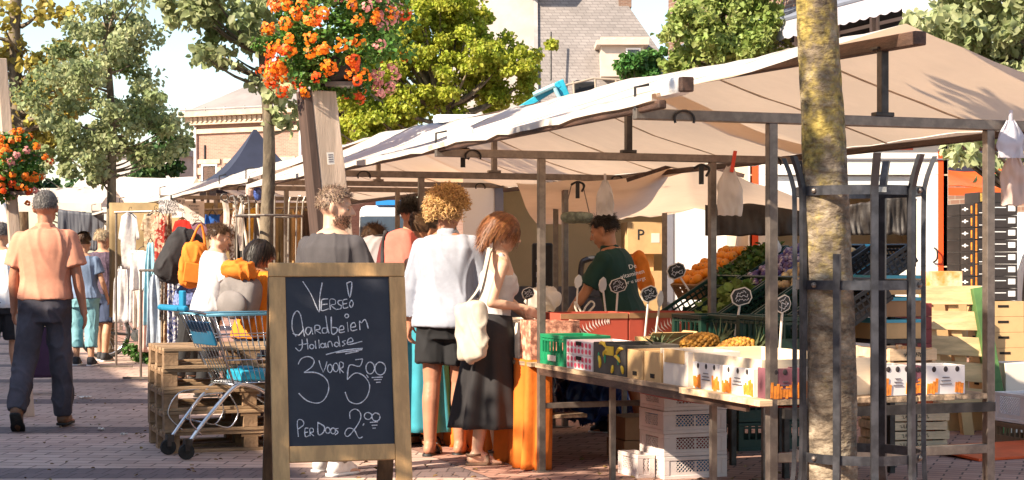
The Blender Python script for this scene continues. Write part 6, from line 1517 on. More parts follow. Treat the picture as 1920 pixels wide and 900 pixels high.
# front edge of the nearest table, from the far end to the near end
g_front = 'boxes along the front edge of the nearest table'
p, d = edge_item(-.06, -.50, .30, .188); c_ = crate('bright green crate at the far corner of the nearest table', p, d, RZ, GREEN, 'solid', g_front)
m = MB(); m.box((-d[0] / 2 - .004, 0, .045), (.004, .13, .035)); m.build('label_card', CARDW, c_)
PINK = M('pink_dots', (.80, .70, .68), .7, .05, 4); PNK2 = M('pink_print', (.72, .10, .16), .7, .1, 6)
for k in range(2):
    p, d = edge_item(-.51, -.92, .30, .084); p = p + Vector((0, 0, .086 * k)); t = carton(('lower', 'upper')[k] + ' pink and white patterned fruit box beside the green crate', p, d, RZ, PINK, None, g_front)
    m = MB()
    for i in range(7):
        for j in range(2):
            cy = -d[1] / 2 + .03 + i * .056; m.add([Vector((-d[0] / 2 - .0025, cy + .019 * math.cos(a), .024 + j * .037 + .015 * math.sin(a))) for a in np.linspace(0, 6.283, 13)[:-1]][::-1], [tuple(range(12))])
    for i in range(5):
        cx = -d[0] / 2 + .03 + i * .06; m.add([Vector((cx + .02 * math.cos(a), -d[1] / 2 - .0025, .05 + .03 * math.sin(a))) for a in np.linspace(0, 6.283, 13)[:-1]], [tuple(range(12))])
    m.build('print', PNK2, t)
    m = MB(); m.box((-d[0] / 2 - .003, 0, .068), (.004, .08, .022)); m.build('hand_hole', M('hole_dark', (.015, .010, .007), .9, .1), t)
p, d = edge_item(-.93, -1.40, .33, .176); t = carton('dark grey banana box printed with yellow bananas', p, d, RZ, M('banana_box', (.075, .065, .055), .7, .2, 5), None, g_front)
m = MB()
for i, (cy, cz, sz, an) in enumerate(((-.18, .10, .07, .3), (-.10, .06, .06, 1.2), (.02, .09, .055, .2), (.10, .12, .07, 1.0), (.18, .06, .06, 2.2), (-.02, .04, .04, 2.6), (-.16, .03, .04, 2.0))):
    pts = [Vector((-d[0] / 2 - .003, cy + sz * math.cos(an + a), cz + sz * .8 * math.sin(an + a))) for a in np.linspace(0, 1.6, 8)]; m.tube(pts, [.003, .008, .011, .012, .012, .011, .008, .003], 5)
m.build('print', M('banana_yellow', (.75, .50, .04), .6, .1, 6), t); m = MB()
for cy in (-.13, .06, .15): m.ell((-d[0] / 2 - .001, cy, .09), (.004, .014, .03))
m.build('leaf_print', M('print_green', (.03, .26, .12), .6, .1), t)
m = MB(); m.box((-d[0] / 2 - .003, -.01, .135), (.005, .11, .05)); m.build('hand_hole', M('banana_yellow'), t)
for k, (a, c) in enumerate(((-1.415, -1.63), (-1.64, -1.865))):
    p, d = edge_item(a, c, .30, .158); t = carton('plain brown cardboard box, ' + ('next to the banana box' if k == 0 else 'next to the white carton'), p, d, RZ, KRAFT, None, g_front); m = MB(); m.box((-d[0] / 2 - .002, 0, .03), (.004, .05, .022)); m.build('hand_hole', M('hole_dark'), t)
p, d = edge_item(-1.88, -2.19, .30, .178); t = carton('white carton with a torn tan corner before the orange printed boxes', p, d, RZ, CARDW, None, g_front); m = MB(); m.box((-d[0] / 2 - .002, .01, .15), (.004, .24, .07)); m.build('torn_patch', KRAFT, t)
p = TL(-.30, -2.35); t = thing('fruit_tray', 'long pale wooden tray lying behind the orange printed boxes', 'tray', p, RZ); m = MB()
for s in (-1, 1): m.box((0, s * .56, .09), (.60, .012, .18)); m.box((s * .30, 0, .09), (.012, 1.13, .18))
m.box((0, 0, .01), (.58, 1.1, .01)); m.build('boards', M('tray_pale', (.72, .58, .42), .8, .1, 3, stretch=(1, 6, 6)), t, bevel=.002)
o = MB().box((0, 0, 0), (.07, .86, .03)).build('edge_board', WOODW, bevel=.003); o.location = TL(-.655, -2.62, .680); o.rotation_euler = (0, 0, RZ); tag(o, 'pale loose board along the near front edge of the table', 'board')
# small printed boxes
CARROT = M('carrot_orange', (.80, .25, .03), .6, .25, 30); PURP = M('box_purple', (.22, .08, .10), .7, .1, 4)
def carrot_box(label, x, y, d, face, purple=False):
    t = carton(label, TL(x, y), d, RZ, PURP if purple else M('box_offwhite', (.68, .64, .62), .6, .04, 3), None, 'small printed boxes at the near end of the table', hole=False)
    m = MB(); r = random.Random(int(x * 100 + y * 10)); L_ = d[1] if face == 'x' else d[0]
    for i in range(int(L_ / .016)):
        s = -L_ / 2 + .008 + i * .016
        if abs(s) < L_ * .22 and not purple: continue
        a, c_ = r.uniform(.002, .012), r.uniform(.05, .085)
        if face == 'x': m.bar((-d[0] / 2 - .002, s, a), (-d[0] / 2 - .002, s + .004, c_), .004, .013)
        else: m.bar((s, -d[1] / 2 - .002, a), (s + .004, -d[1] / 2 - .002, c_), .013, .004)
    m.build('carrot_print', CARROT, t); m = MB()
    for k in range(3):
        s = (-.3 + .3 * k) * L_
        if face == 'x': m.ell((-d[0] / 2, s, d[2] - .018), (.004, .012, .014)); 
        else: m.ell((s, -d[1] / 2, d[2] - .018), (.012, .004, .014))
    m.build('cut_outs', M('cut_dark', (.04, .03, .03), .8, .1), t); m = MB()
    for k in range(3):
        if face == 'x': m.box((-d[0] / 2 - .003, 0, .05 + k * .016), (.003, L_ * (.3 - .06 * k), .004))
        else: m.box((0, -d[1] / 2 - .003, .05 + k * .016), (L_ * (.3 - .06 * k), .003, .004))
    m.build('printed_lines', M('ink'), t); return t
M('ink', (.12, .10, .12), .7, .1)
carrot_box('white box with orange carrot print beside the torn white carton', -.55, -2.38, (.16, .30, .135), 'x'); carrot_box('white box with orange carrot print at the table corner', -.55, -2.72, (.16, .32, .135), 'x'); carrot_box('dark purple printed box at the near table corner', -.54, -2.96, (.16, .12, .145), 'y', True)
carrot_box('white box with one orange blot left of the thick trunk', -.30, -2.93, (.27, .18, .150), 'y'); carrot_box('narrow white printed box just right of the thick trunk', .07, -2.93, (.17, .18, .145), 'y'); carrot_box('small orange printed box between two white ones right of the trunk', .19, -2.92, (.07, .18, .14), 'y', True); carrot_box('wide white printed box at the right end of the table', .34, -2.93, (.22, .18, .140), 'y')
# second table
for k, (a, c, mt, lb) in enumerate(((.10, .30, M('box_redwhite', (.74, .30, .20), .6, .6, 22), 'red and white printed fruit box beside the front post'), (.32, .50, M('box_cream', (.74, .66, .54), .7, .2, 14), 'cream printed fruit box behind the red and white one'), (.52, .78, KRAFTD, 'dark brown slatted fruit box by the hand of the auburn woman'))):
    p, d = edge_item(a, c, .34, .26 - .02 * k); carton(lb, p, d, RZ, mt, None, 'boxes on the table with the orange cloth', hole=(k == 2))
FERN = M('fern_red', (.42, .075, .045), .7, .08, 3); FW = M('fern_white', (.80, .74, .68), .7, .05, 4)
for k in range(2):
    t = carton('long dark red fruit box with a white fern print, ' + ('nearer the front post' if k == 0 else 'nearer the dark green crates'), TL(-.10 + .49 * k - .02, .44 - .0 * k, ZT + .075), (.48, .32, .225), RZ, FERN, KRAFT, 'red boxes with fern prints'); m = MB()
    m.box((0, -.163, .205), (.478, .005, .035)); m.build('top_band', KRAFTD, t); m = MB(); x0 = -.13 if k == 0 else -.08
    cv = catmull([Vector((x0, -.1635, .03)), Vector((x0 + .04, -.1635, .10)), Vector((x0 + .14, -.1635, .155)), Vector((x0 + .23, -.1635, .17))], 5)
    for i in range(1, len(cv)):
        e = (cv[i] - cv[i - 1]).normalized(); n_ = Vector((-e.z, 0, e.x)); ln = .052 * (1 - .75 * i / len(cv)) + .006
        for s in (-1, 1): q = cv[i] + (n_ * s + e * .35).normalized() * ln; m.add([cv[i] - e * .004, cv[i] + e * .006, q + Vector((0, -.0005, 0))] if s < 0 else [cv[i] + e * .006, cv[i] - e * .004, q + Vector((0, -.0005, 0))], [(0, 1, 2)])
    m.build('fern_print', FW, t)
    if k == 0: m = MB(); m.add([(-.215, -.1632, .01), (-.10, -.1632, .01), (-.16, -.1632, .15), (-.20, -.1632, .165)], [(0, 1, 2, 3)]); m.build('orange_print', M('print_orange', (.85, .17, .02), .6, .05), t)
crate('dark green crate lying low behind the pink boxes', TL(-.10, -.35), (.46, .40, .13), RZ, DGREEN, 'solid', 'dark green crates on the nearest table')
crate('dark green crate behind the banana box', TL(-.02, -1.0), (.44, .5, .12), RZ, DGREEN, 'solid', 'dark green crates on the nearest table')
carton('open brown carton behind the pink boxes', TL(-.12, -.78, ZT + .03), (.28, .20, .16), RZ, KRAFT, None, None, flaps=True)
for k, (px, py, Y) in enumerate(((1332, 652, 10.7), (1402, 656, 10.35), (1462, 660, 9.9))):
    crate(('dark green crate behind the lying pineapple', 'dark green crate behind the second pineapple', 'dark green crate with its rim just behind the near stall post')[k], P(px, py, Y), (.34, .42, .21), RZ, DGREEN, 'solid', 'dark green crates on the nearest table')
# pineapples
PINE = M('pineapple_skin', (.42, .20, .03), .6, .4, 30, .8, 45, col2=None); PLEAF = M('pineapple_leaf', (.12, .16, .08), .6, .25, 5, trans=.1, island=.3)
def pineapple(label, loc, rot, big=1.0, body=True):
    t = thing('pineapple', label, 'pineapple', loc, 0, 'pineapples on the nearest table', rot)
    m = MB()
    for i in range(11):
        z = -.10 + .02 * i; rr = .062 * math.sqrt(max(.05, 1 - (z / .115) ** 2))
        for j in range(12): a = j * .5236 + (i % 2) * .26; m.ell((rr * .93 * math.cos(a), rr * .93 * math.sin(a), z), .0165, None, 6, 4)
    m.ell((0, 0, 0), (.058, .058, .108)); m.build('fruit', PINE, t, smooth=True); m = MB(); r = random.Random(len(label))
    for k in range(34):
        a = k * 2.4; el = .25 + 1.15 * (k / 34); ln = (.16 - .07 * k / 34) * big * r.uniform(.8, 1.15); d = Vector((math.cos(a) * math.cos(el), math.sin(a) * math.cos(el), math.sin(el))); s = Vector((-math.sin(a), math.cos(a), 0)); b = Vector((0, 0, .105))
        pt = [b, b + d * ln * .5, b + d * ln + Vector((math.cos(a), math.sin(a), -.35)) * ln * .22]; q = []
        for i, (v, wd) in enumerate(zip(pt, (.012, .013, .001))): q += [v - s * wd, v + s * wd]
        m.add(q, [(0, 1, 3, 2), (2, 3, 5, 4)])
    m.build('leaves', PLEAF, t); return t
pineapple('pineapple whose leafy crown stands up beside the brown boxes', P(1240, 694, 9.95), (0, R(-8), 0), 1.25); pineapple('ripe golden pineapple lying on its side with crown to the right', P(1312, 646, 9.95), (0, R(82), R(12))); pineapple('second lying pineapple with drooping crown near the stall post', P(1380, 656, 9.7), (0, R(78), R(-15)), 1.1)
# price signs
SIGNB = M('sign_black', (.02, .018, .018), .5, .2, 4); SIGNW = M('sign_edge', (.74, .66, .58), .6, .06, 4)
def price(label, px, py, Y, bx, by, yaw=0, roll=0, sc=1.0, back=False):
    c = P(px, py, Y); f = P(bx, by, Y); t = thing('price_sign', label, 'price sign', f, 0, 'price signs on white sticks'); q = c - f; rot = eul(0, R(roll), R(yaw)); w_, h = .056 * sc, .044 * sc
    oct_ = [(-1, -.45), (-.55, -1), (.55, -1), (1, -.45), (1, .45), (.55, 1), (-.55, 1), (-1, .45)]
    m = MB(); m.tube([Vector((0, .004, 0)), q + Vector((0, .008, 0))], .0075, 6); m.build('stick', SIGNW, t)
    def plate(s, dep, off): m = MB(); m.prism([(x * w_ * s, z * h * s) for x, z in oct_], q + rot @ Vector((0, off, 0)), rot @ Vector((0, dep, 0)), 0, rot @ Vector((1, 0, 0)), rot @ Vector((0, 0, 1))); return m
    plate(1.0, .006, -.003).build('board_edge', SIGNW, t)
    if not back:
        plate(.88, .002, -.0055).build('board', SIGNB, t); m = MB(); r = random.Random(px)
        for k in range(3):
            z = (.45 - .45 * k) * h; n_ = 10; m.tube([q + rot @ Vector(((-.62 + 1.24 * i / n_) * w_ * (.8 if k == 0 else 1), -.0065, z + r.uniform(-.012, .012) * sc)) for i in range(n_ + 1)], .0022, 4)
        m.build('chalk_writing', MATS['chalk'], t)
price('black price sign standing in front of the seller', 1159, 535, 11.6, 1152, 640, 5, -18, 1.05); price('price sign turned edge on beside the one in front of the seller', 1130, 534, 11.9, 1140, 625, 62, -20, 1.05, True); price('price sign with its pale back showing, left of the seller', 1084, 528, 12.3, 1078, 612, 58, -25, .95, True); price('low price sign by the face of the auburn woman', 990, 550, 12.2, 984, 620, 30, -20, .9)
price('slanting price sign above the upright pineapple', 1217, 551, 10.8, 1207, 655, 22, -22, 1.05); price('price sign seen from its pale edge right of the pineapple', 1238, 560, 11.0, 1228, 640, 66, -30, 1.0, True); price('black price sign by the crate of oranges', 1268, 508, 12.0, 1292, 545, 8, -22, 1.2); price('black price sign over the lying pineapples', 1390, 556, 10.2, 1374, 655, 10, -14, 1.15); price('pinkish price sign behind the near stall post', 1468, 570, 9.4, 1462, 660, 35, -22, 1.0); price('small price sign on top of the onion crates', 1454, 462, 12.0, 1462, 495, 20, 60, .9, True)
# tilted display of crates behind the table
rk = thing('display_rack', 'steel rack carrying the tilted crates behind the nearest table', 'rack', O, RZ); m = MB()
for y in (-.8, -.1, .6, 1.3):
    for x, z in ((.70, .78), (1.05, .98), (1.45, 1.20)): m.bar((x, y, 0), (x, y, z), .035)
for x, z in ((.70, .78), (1.05, .98), (1.45, 1.20)): m.bar((x, -.95, z), (x, 1.35, z), .03)
m.build('frame', MATS['steel_dark'], rk)
T32 = R(31)
lowl = ['dark green tilted crate furthest along the display, by the brown box of fruit', 'dark green tilted crate with lettuce, second along the display', 'dark green tilted crate in the middle of the display behind the right hand table post', 'tilted crate of the display just left of the near stall post', 'tilted black crate just right of the near stall post', 'tilted black crate hidden partly by the thick trunk', 'tilted black crate at the near end of the display']
for k in range(5):
    y = .72 - .45 * k; crate(lowl[k], L(.90, y, .955), (.60, .42, .15), (0, -T32, RZ), DGREEN if k < 4 else BLACKC, 'bars', 'tilted crates of the display')
upl = ['brown crate of oranges at the far top of the display', 'dark crate of curly parsley on top of the display', 'blue crate with purple produce on top of the display', 'dark crate of pale sprouts at the top of the display', 'steep black crate behind the trunk at the top of the display']
um = [KRAFTD, DGREEN, BLUEC, BLACKC, BLACKC]
UPY = [1.30, .80, .30, -.20, -.72]
for k in range(5):
    crate(upl[k], L(1.32, UPY[k], 1.19), (.56, .44, .13), (0, -T32, RZ), um[k], 'bars' if k != 2 else 'solid', 'tilted crates of the display')
ORG = M('orange_skin', (.82, .27, .015), .45, .08, 10, .15, 90); rt = eul(0, -T32, RZ); r = random.Random(2)
def orange(at, sc=1.0):
    m = MB(); m.ell((0, 0, 0), (.038, .038, .036), None, 14, 10); o = m.build('orange', ORG, None, smooth=True); m = MB(); m.ell((0, 0, .0355), (.006, .006, .003), None, 6, 4); m.build('stalk', PLEAF, o); return o
og = None
for i in range(6):
    for j in range(5):
        q = L(1.32, 1.30, 1.19) + rt @ Vector((-.22 + .083 * i, -.16 + .082 * j, .125 + .02 * r.random()))
        if og is None: og = orange(q); o = og
        else:
            o = og.copy(); C.objects.link(o); s_ = og.children[0].copy(); C.objects.link(s_); s_.parent = o
        o.location = q; o.rotation_euler = (r.uniform(0, 3), r.uniform(0, 3), 0); tag(o, 'orange lying in the tilted brown crate at the top of the display', 'orange', 'oranges in the tilted crate')
def heap(name, label, y, xx, z, mat, size, n, h=.05, seed=1, cat='vegetables', round_=False):
    base = L(xx, y, z)
    if round_:
        m = MB(); rr = random.Random(seed)
        for k in range(n): m.ell(rt @ Vector((rr.uniform(-.25, .25), rr.uniform(-.18, .18), .12 + rr.uniform(0, h))), size * rr.uniform(.8, 1.2), None, 8, 6)
        o = m.build(name, mat, None, smooth=True)
    else:
        rr = np.random.default_rng(seed); pos = np.stack([rr.uniform(-.26, .26, n), rr.uniform(-.19, .19, n), .10 + rr.uniform(0, h, n)], 1); pos = pos @ np.array(rt).T; nr = rr.normal(size=(n, 3)) * .6 + np.array([0, -.2, .8]); nr /= np.linalg.norm(nr, axis=1)[:, None]
        o = link(name, leaf_mesh(name, pos, nr, rr.normal(size=(n, 3)), np.full(n, size), seed), mat)
    o.location = base; tag(o, label, cat, None, 'stuff'); return o
PARS = M('parsley', (.05, .11, .015), .6, .2, 5, col2=(.13, .17, .03), trans=.2, island=.3)
heap('parsley', 'dark curly parsley heaped in its crate beside the oranges', .80, 1.32, 1.19, PARS, .045, 700, .06, 2); heap('lettuce', 'green lettuce in the tilted crate', .27, .90, .955, M('lettuce', (.16, .24, .05), .6, .2, 5, trans=.2, island=.2), .08, 130, .05, 3)
heap('grapes', 'purple produce heaped in the blue crate', .30, 1.32, 1.19, M('purple_fruit', (.09, .05, .15), .5, .3, 20, col2=(.45, .38, .42), fac=(.5, .6)), .020, 150, .02, 4, round_=True); heap('sprouts', 'pale sprouts and onions in the upper crate', -.20, 1.32, 1.19, M('sprout_pale', (.42, .32, .18), .6, .3, 14, island=.3), .026, 110, .03, 5, round_=True)

# white trays and bags left of the seller
for k in range(4): carton(('white foam tray of peaches at the far corner of the orange clothed table', 'white foam tray second from the far table corner', 'white foam tray in front of the seller', 'white foam tray nearest the red fern boxes')[k], TL(.0 + .08 * k, 2.5 - .46 * k, ZT + .02), (.52, .42, .17), RZ, CARDW, None, 'white trays left of the seller')
pb = lumpy_bag('plastic_bag', 'filled white plastic bag lying on the trays left of the seller', P(1022, 560, 12.6), (.26, .2, .16), (0, 0, .3), M('bag_plastic', (.75, .68, .60), .35, .05, 6, trans=.3), 'bag', 3, wr=.04)
m = MB(); 
for a, c in (((1086, 590), (1078, 566)), ((1092, 590), (1108, 565))): m.tube(catmull([P(a[0], a[1], 12.2), P((a[0] + c[0]) / 2 - 3, (a[1] + c[1]) / 2, 12.2), P(c[0], c[1], 12.2), P(c[0] + 6, c[1] + 8, 12.2), P(a[0] + 6, a[1], 12.2)], 4), .008, 6)
o = m.build('plastic_bag', M('bag_plastic'), None, smooth=True); tag(o, 'white plastic bag with looped handles standing before the seller', 'bag')
# under the table
wl = ['bottom white perforated crate of the stack under the table', 'white perforated crate second from the ground under the table', 'white perforated crate third from the ground under the table', 'topmost white perforated crate under the table edge']
wc0 = GX(1245, 10.40) + VD * .215 + UD * .18
w0 = crate(wl[0], wc0, (.43, .36, .138), RZ, WHITEC, 'diag', 'white perforated crates under the table')
for k in range(1, 4): copytree(w0, loc=wc0 + Vector((rnd.uniform(-.006, .006), rnd.uniform(-.006, .006), .140 * k)), label=wl[k])
for k, col in enumerate(((.04, .16, .35), (.30, .04, .04), (.04, .18, .40), (.35, .06, .05))):
    m = MB(); m.box((0, 0, 0), (.36, .28, .085)); o = m.build('punnets', M('punnet_%d' % k, col, .5, .5, 16), None, bevel=.01); o.location = wc0 + Vector((0, 0, .066 + .14 * k)); o.rotation_euler = (0, 0, RZ); tag(o, 'coloured packs inside the ' + ('bottom', 'second', 'third', 'topmost')[k] + ' white perforated crate', 'packs')
crate('small white crate standing left of the perforated stack', GX(1193, 10.62), (.12, .30, .145), RZ, WHITEC, 'diag')
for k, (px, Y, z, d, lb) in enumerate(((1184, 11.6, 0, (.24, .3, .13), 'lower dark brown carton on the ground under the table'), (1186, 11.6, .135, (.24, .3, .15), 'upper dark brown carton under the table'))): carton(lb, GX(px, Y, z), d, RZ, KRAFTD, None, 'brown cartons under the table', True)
for k in range(3): crate(('bottom dark green crate stacked in the shade under the table', 'middle dark green crate stacked under the table', 'top dark green crate stacked under the table')[k], GX(1425, 12.2, .205 * k + .0), (.55, .40, .20), RZ, DGREEN, 'solid', 'dark green crates under the table')
lumpy_bag('plastic_bag', 'crumpled blue plastic sack on the ground behind the table', P(1118, 738, 13.2), (.62, .4, .42), (0, 0, .3), M('sack_blue', (.012, .04, .16), .3, .3, 6), 'sack', 8, wr=.06)
hb = ['bottom thin wooden fruit box with handwriting on the ground', 'second thin wooden fruit box with handwriting from the ground', 'third thin wooden fruit box with handwriting from the ground', 'fourth thin wooden fruit box of the stack behind the trunk', 'top thin wooden fruit box of the stack on the ground']
INKM = M('ink_black', (.02, .02, .025), .7, .1)
def wood_box(label, loc, d, rz, group):
    t = thing('fruit_box', label, 'box', loc, rz, group); x, y, h = d; m = MB()
    for sy in (-1, 1): m.box((0, sy * (y / 2 - .004), h * .5), (x, .008, h * .86))
    for sx in (-1, 1): m.box((sx * (x / 2 - .004), 0, h * .5), (.008, y - .02, h * .86))
    m.box((0, 0, .006), (x - .02, y - .02, .008)); m.build('boards', WOODW, t, bevel=.001); m = MB(); r = random.Random(int(loc[2] * 1000))
    for sx in (-1, 1):
        for sy in (-1, 1): m.box((sx * (x / 2 - .016), sy * (y / 2 - .016), h * .5), (.022, .022, h))
    m.build('corner_blocks', WOODW, t); m = MB(); n_ = 26
    m.tube([(-.10 * x * 2 + .4 * x * i / n_ + .004 * math.sin(i * 2.4), -y / 2 - .001, h * .5 + .22 * h * math.sin(i * 1.9 + r.random())) for i in range(n_ + 1)], .0022, 4); m.build('handwriting', INKM, t); return t
for k in range(5): wood_box(hb[k], GX(1692 + (k % 2) * 4, 12.25, .066 * k), (.52, .36, .064), RZ - R(8), 'wooden fruit boxes with handwriting')
for k in range(3): wood_box(('lower wooden box with handwriting on the table behind the white printed boxes', 'middle wooden box with handwriting on the table', 'upper wooden box with handwriting on the table')[k], TL(.42, -2.45, ZT + .068 * k), (.28, .34, .066), RZ, 'wooden boxes with handwriting on the table')
o = MB().box((0, 0, .17), (.16, .03, .34), eul(y=R(-6))).build('board', M('orange_paint'), bevel=.004); o.location = GX(1738, 12.35); tag(o, 'small orange board standing right of the wooden fruit boxes', 'board')
# blue rimmed trays behind the guard
for k in range(3):
    t = carton(('lowest kraft tray with pale blue rim behind the tree guard', 'middle kraft tray with pale blue rim behind the tree guard', 'top kraft tray with pale blue rim behind the tree guard')[k], GX(1652, 10.6, .86 + .135 * k), (.34, .36, .10), RZ, KRAFT if k != 1 else KRAFTD, None, 'blue rimmed trays'); m = MB()
    for s in (-1, 1): m.box((0, s * .182, .108), (.35, .012, .02)); m.box((s * .172, 0, .108), (.012, .36, .02))
    m.build('rim', CYAN, t)
o = MB()
for y in (-.15, .15): o.bar((-.14, y, 0), (-.14, y, .83), .03); o.bar((.14, y, 0), (.14, y, .83), .03)
o.box((0, 0, .845), (.34, .38, .025)); o = o.build('stand', MATS['steel_dark']); o.location = GX(1652, 10.6); o.rotation_euler = (0, 0, RZ); tag(o, 'dark steel stand under the blue rimmed trays', 'stand')
for k in range(4): carton(('lowest', 'second', 'third', 'topmost')[k] + ' dark red carton of the small pile left of the leaning slatted pallet', GX(1708, 12.8, .62 + .10 * k), (.22, .22, .098), RZ, M('carton_darkred', (.20, .03, .03), .6, .2, 9), None, 'dark red cartons', True)
o = MB()
for sx in (-.12, .12):
    for sy in (-.1, .1): o.bar((sx, sy, 0), (sx, sy, .6), .03)
o.box((0, 0, .605), (.3, .28, .02)); o = o.build('stool', MATS['dark_wood']); o.location = GX(1708, 12.8); tag(o, 'dark stool under the pile of dark red cartons', 'stool')
crate('cyan crate standing on edge beside the steep black crate', P(1606, 512, 11.6), (.30, .30, .14), (R(62), 0, RZ), CYAN, 'solid')
# right side: leaning slatted pallet with a green post, cartons
t = thing('slatted_pallet', 'pale slatted pallet with one green painted side leaning upright behind the table end', 'pallet', GX(1800, 13.0), 0, None, (R(-6), 0, R(4)))
for k in range(5):
    m = MB(); z_ = 1.075 - .196 * k; m.box((-.02 + .022 * k, 0, z_), (.45, .02, .145), eul(0, R(1.5 * k), 0)); m.build('board', M('slat_pale', (.62, .43, .22), .75, .2, 3, .15, 30, stretch=(1, 6, 6)), t, bevel=.003)
m = MB(); m.bar((.325, -.01, 0.0), (.165, -.01, 1.13), .10, .13, up=(0, 1, 0)); m.build('side_post', M('green_paint', (.075, .165, .05), .6, .25, 5), t, bevel=.004)
m = MB(); m.bar((-.12, .05, 0), (-.22, .05, 1.12), .08, .08); m.bar((.08, .06, 0), (-.02, .06, 1.1), .08, .08); m.build('battens', KRAFT, t)
kl = ['ground level', 'second', 'third', 'fourth', 'fifth', 'sixth', 'seventh', 'eighth']
K0 = GX(1868, 13.9)
for k in range(8): carton(kl[k] + ' brown carton with hand hole, counted from the ground, behind the far stall post', K0 + Vector((rnd.uniform(-.01, .01), 0, .126 * k)), (.36, .28, .124), RZ - R(10), KRAFT, None, 'stacked brown cartons by the van', True, hole=True)
BLK = M('carton_black', (.030, .024, .022), .5, .2, 5)
for k in range(8):
    for j in range(2):
        t = carton(kl[k].replace('ground level', 'lowest') + ' black carton of the ' + ('front' if j == 0 else 'rear') + ' pile with orange bars and white marks', K0 + Vector((-.07, 0, 1.012 + .0985 * k)) + Matrix.Rotation(RZ - R(10), 3, 'Z') @ Vector((0, .26 * j - .02, 0)), (.38, .24, .096), RZ - R(10), BLK, None, 'stacked black cartons', True)
        if j == 0:
            m = MB(); m.box((-.165, -.1215, .048), (.013, .003, .085)); m.box((-.1915, -.09, .045), (.003, .02, .06)); m.build('orange_bar', CARROT, t); m = MB(); m.box((.14, -.1215, .055), (.06, .003, .045)); m.box((.03, -.1215, .062), (.12, .003, .007)); m.box((-.08, -.1215, .018), (.12, .003, .006)); m.box((-.1915, .03, .05), (.003, .11, .008)); m.ell((-.1915, .03, .05), (.002, .02, .016), None, 8, 6); m.build('white_marks', WHITE, t)
t = carton('gold printed black carton on top of the black pile', K0 + Vector((-.02, .05, 1.802)), (.36, .26, .085), RZ - R(10), BLK, None, None, True); m = MB(); m.box((-.12, -.1315, .045), (.09, .003, .07)); m.build('gold_print', M('gold', (.55, .36, .08), .5, .4, 40), t)
t = carton('orange and pink printed carton on the white tray above the leaning pallet', GX(1765, 13.6, 1.09), (.26, .22, .16), R(8), M('carton_orange_print', (.80, .28, .06), .6, .35, 7, col2=(.85, .62, .40)), None, None, True); carton('flat white tray beneath the orange printed carton', GX(1765, 13.6, 1.035), (.28, .26, .05), R(8), CARDW, None, None, True)
carton('tall brown carton under the white tray and the orange printed carton', GX(1765, 13.6), (.30, .30, 1.03), R(8), KRAFT, None, None, True)
for k, (px, Y, d, lb) in enumerate(((1798, 13.5, (.42, .3, .26), 'open brown carton on the ground behind the leaning pallet'), (1760, 13.8, (.30, .3, .26), 'plain carton on the ground left of the leaning pallet'), (1905, 13.2, (.30, .3, .55), 'tall pale carton right of the brown stack'))): carton(lb, GX(px, Y), d, RZ - R(12), KRAFT if k < 2 else CARDW, None, None, k > 0, hole=(k == 0))
crate('brown plastic crate at the right edge carrying a white crate', GX(1925, 12.4), (.30, .40, .16), RZ, plastic('crate_brown', (.20, .12, .07)), 'solid'); crate('white perforated crate on the brown one at the right edge', GX(1925, 12.4, .165), (.30, .40, .21), RZ, WHITEC, 'diag')
o = MB().box((0, 0, .03), (.9, .55, .02), eul(x=R(3))).build('board', M('red_board', (.72, .10, .02), .6, .1, 4), bevel=.004); o.location = GX(1880, 11.75); o.rotation_euler = (0, 0, RZ + .1); tag(o, 'flat orange red board lying on the paving at the right', 'board')
t = thing('van', 'white van with rounded bonnet cut off at the right edge', 'van', GX(2010, 15.0), R(10)); m = MB(); m.box((0, .9, .95), (1.2, 2.6, 1.05)); m.box((.03, 1.1, 1.55), (1.14, 2.2, .42), taper=(.88, .9)); m.build('body', MATS['truck_white'], t, bevel=.10); m = MB(); m.box((0, -.41, .72), (1.16, .04, .05)); m.build('bumper_strip', MATS['steel_dark'], t); m = MB(); m.box((.10, -.02, 1.55), (.8, .06, .30), eul(x=R(-14))); m.build('windscreen', MATS['glass_dark'], t)
for sx in (-.55, .55): m = MB(); m.tube([(sx - .09, 0, .3), (sx + .09, 0, .3)], .3, 18); m.build('wheel', MATS['rubber'], t)
t = thing('shop_awning', 'bright orange red shop awning behind the stack of black cartons', 'awning', GX(1840, 17.5), R(8)); m = MB(); z0 = P(0, 352, 17.5).z; m.grid(lambda u, v: (-.5 + 1.3 * u, .8 * v, z0 + .22 * v + .02 * math.sin(u * 9)), 10, 4); m.grid(lambda u, v: (-.5 + 1.3 * u, -.01, z0 - .08 * v), 10, 2); m.build('cloth', M('orange_paint'), t, solid=.01)
for sx in (-.45, .75): m = MB(); m.bar((sx, .05, 0), (sx, .05, z0), .04); m.build('post', MATS['steel'], t)
m = MB(); m.box((.2, .82, z0 + .32), (1.4, .05, .22)); m.build('name_board', M('tent_navy'), t)
# inside the truck
tl_ = ['tall brown carton standing in the truck by the right jamb', 'second brown carton in the truck beneath the printed one', 'brown carton with a printed letter on top of the pile in the truck']
for k, (px, Y, z, d) in enumerate(((1220, 18.2, .60, (.34, .4, .62)), (1190, 18.4, .60, (.34, .4, .80)), (1205, 18.3, 1.40, (.40, .4, .34)))):
    t = carton(tl_[k], GX(px, Y, z), d, R(6), KRAFT, None, 'cartons inside the truck', True); m = MB(); m.box((.10, -.202, d[2] * .5), (.09, .003, .10)); m.build('label_card', CARDW, t)
    if k == 2: text_obj('lettering', 'P', .16, INKM, t, loc=(-.06, -.203, .2), rot=(R(90), 0, 0))
t = thing('hand_truck', 'dark sack truck standing inside the open truck behind the seller', 'hand truck', GX(1118, 17.8, .60)); m = MB(); m.tube(catmull([(-.16, 0, .05), (-.16, 0, .62), (-.10, 0, .74), (.10, 0, .74), (.16, 0, .62), (.16, 0, .05)], 5), .03, 8); m.bar((-.16, 0, .35), (.16, 0, .35), .03); m.build('frame', MATS['steel_dark'], t)
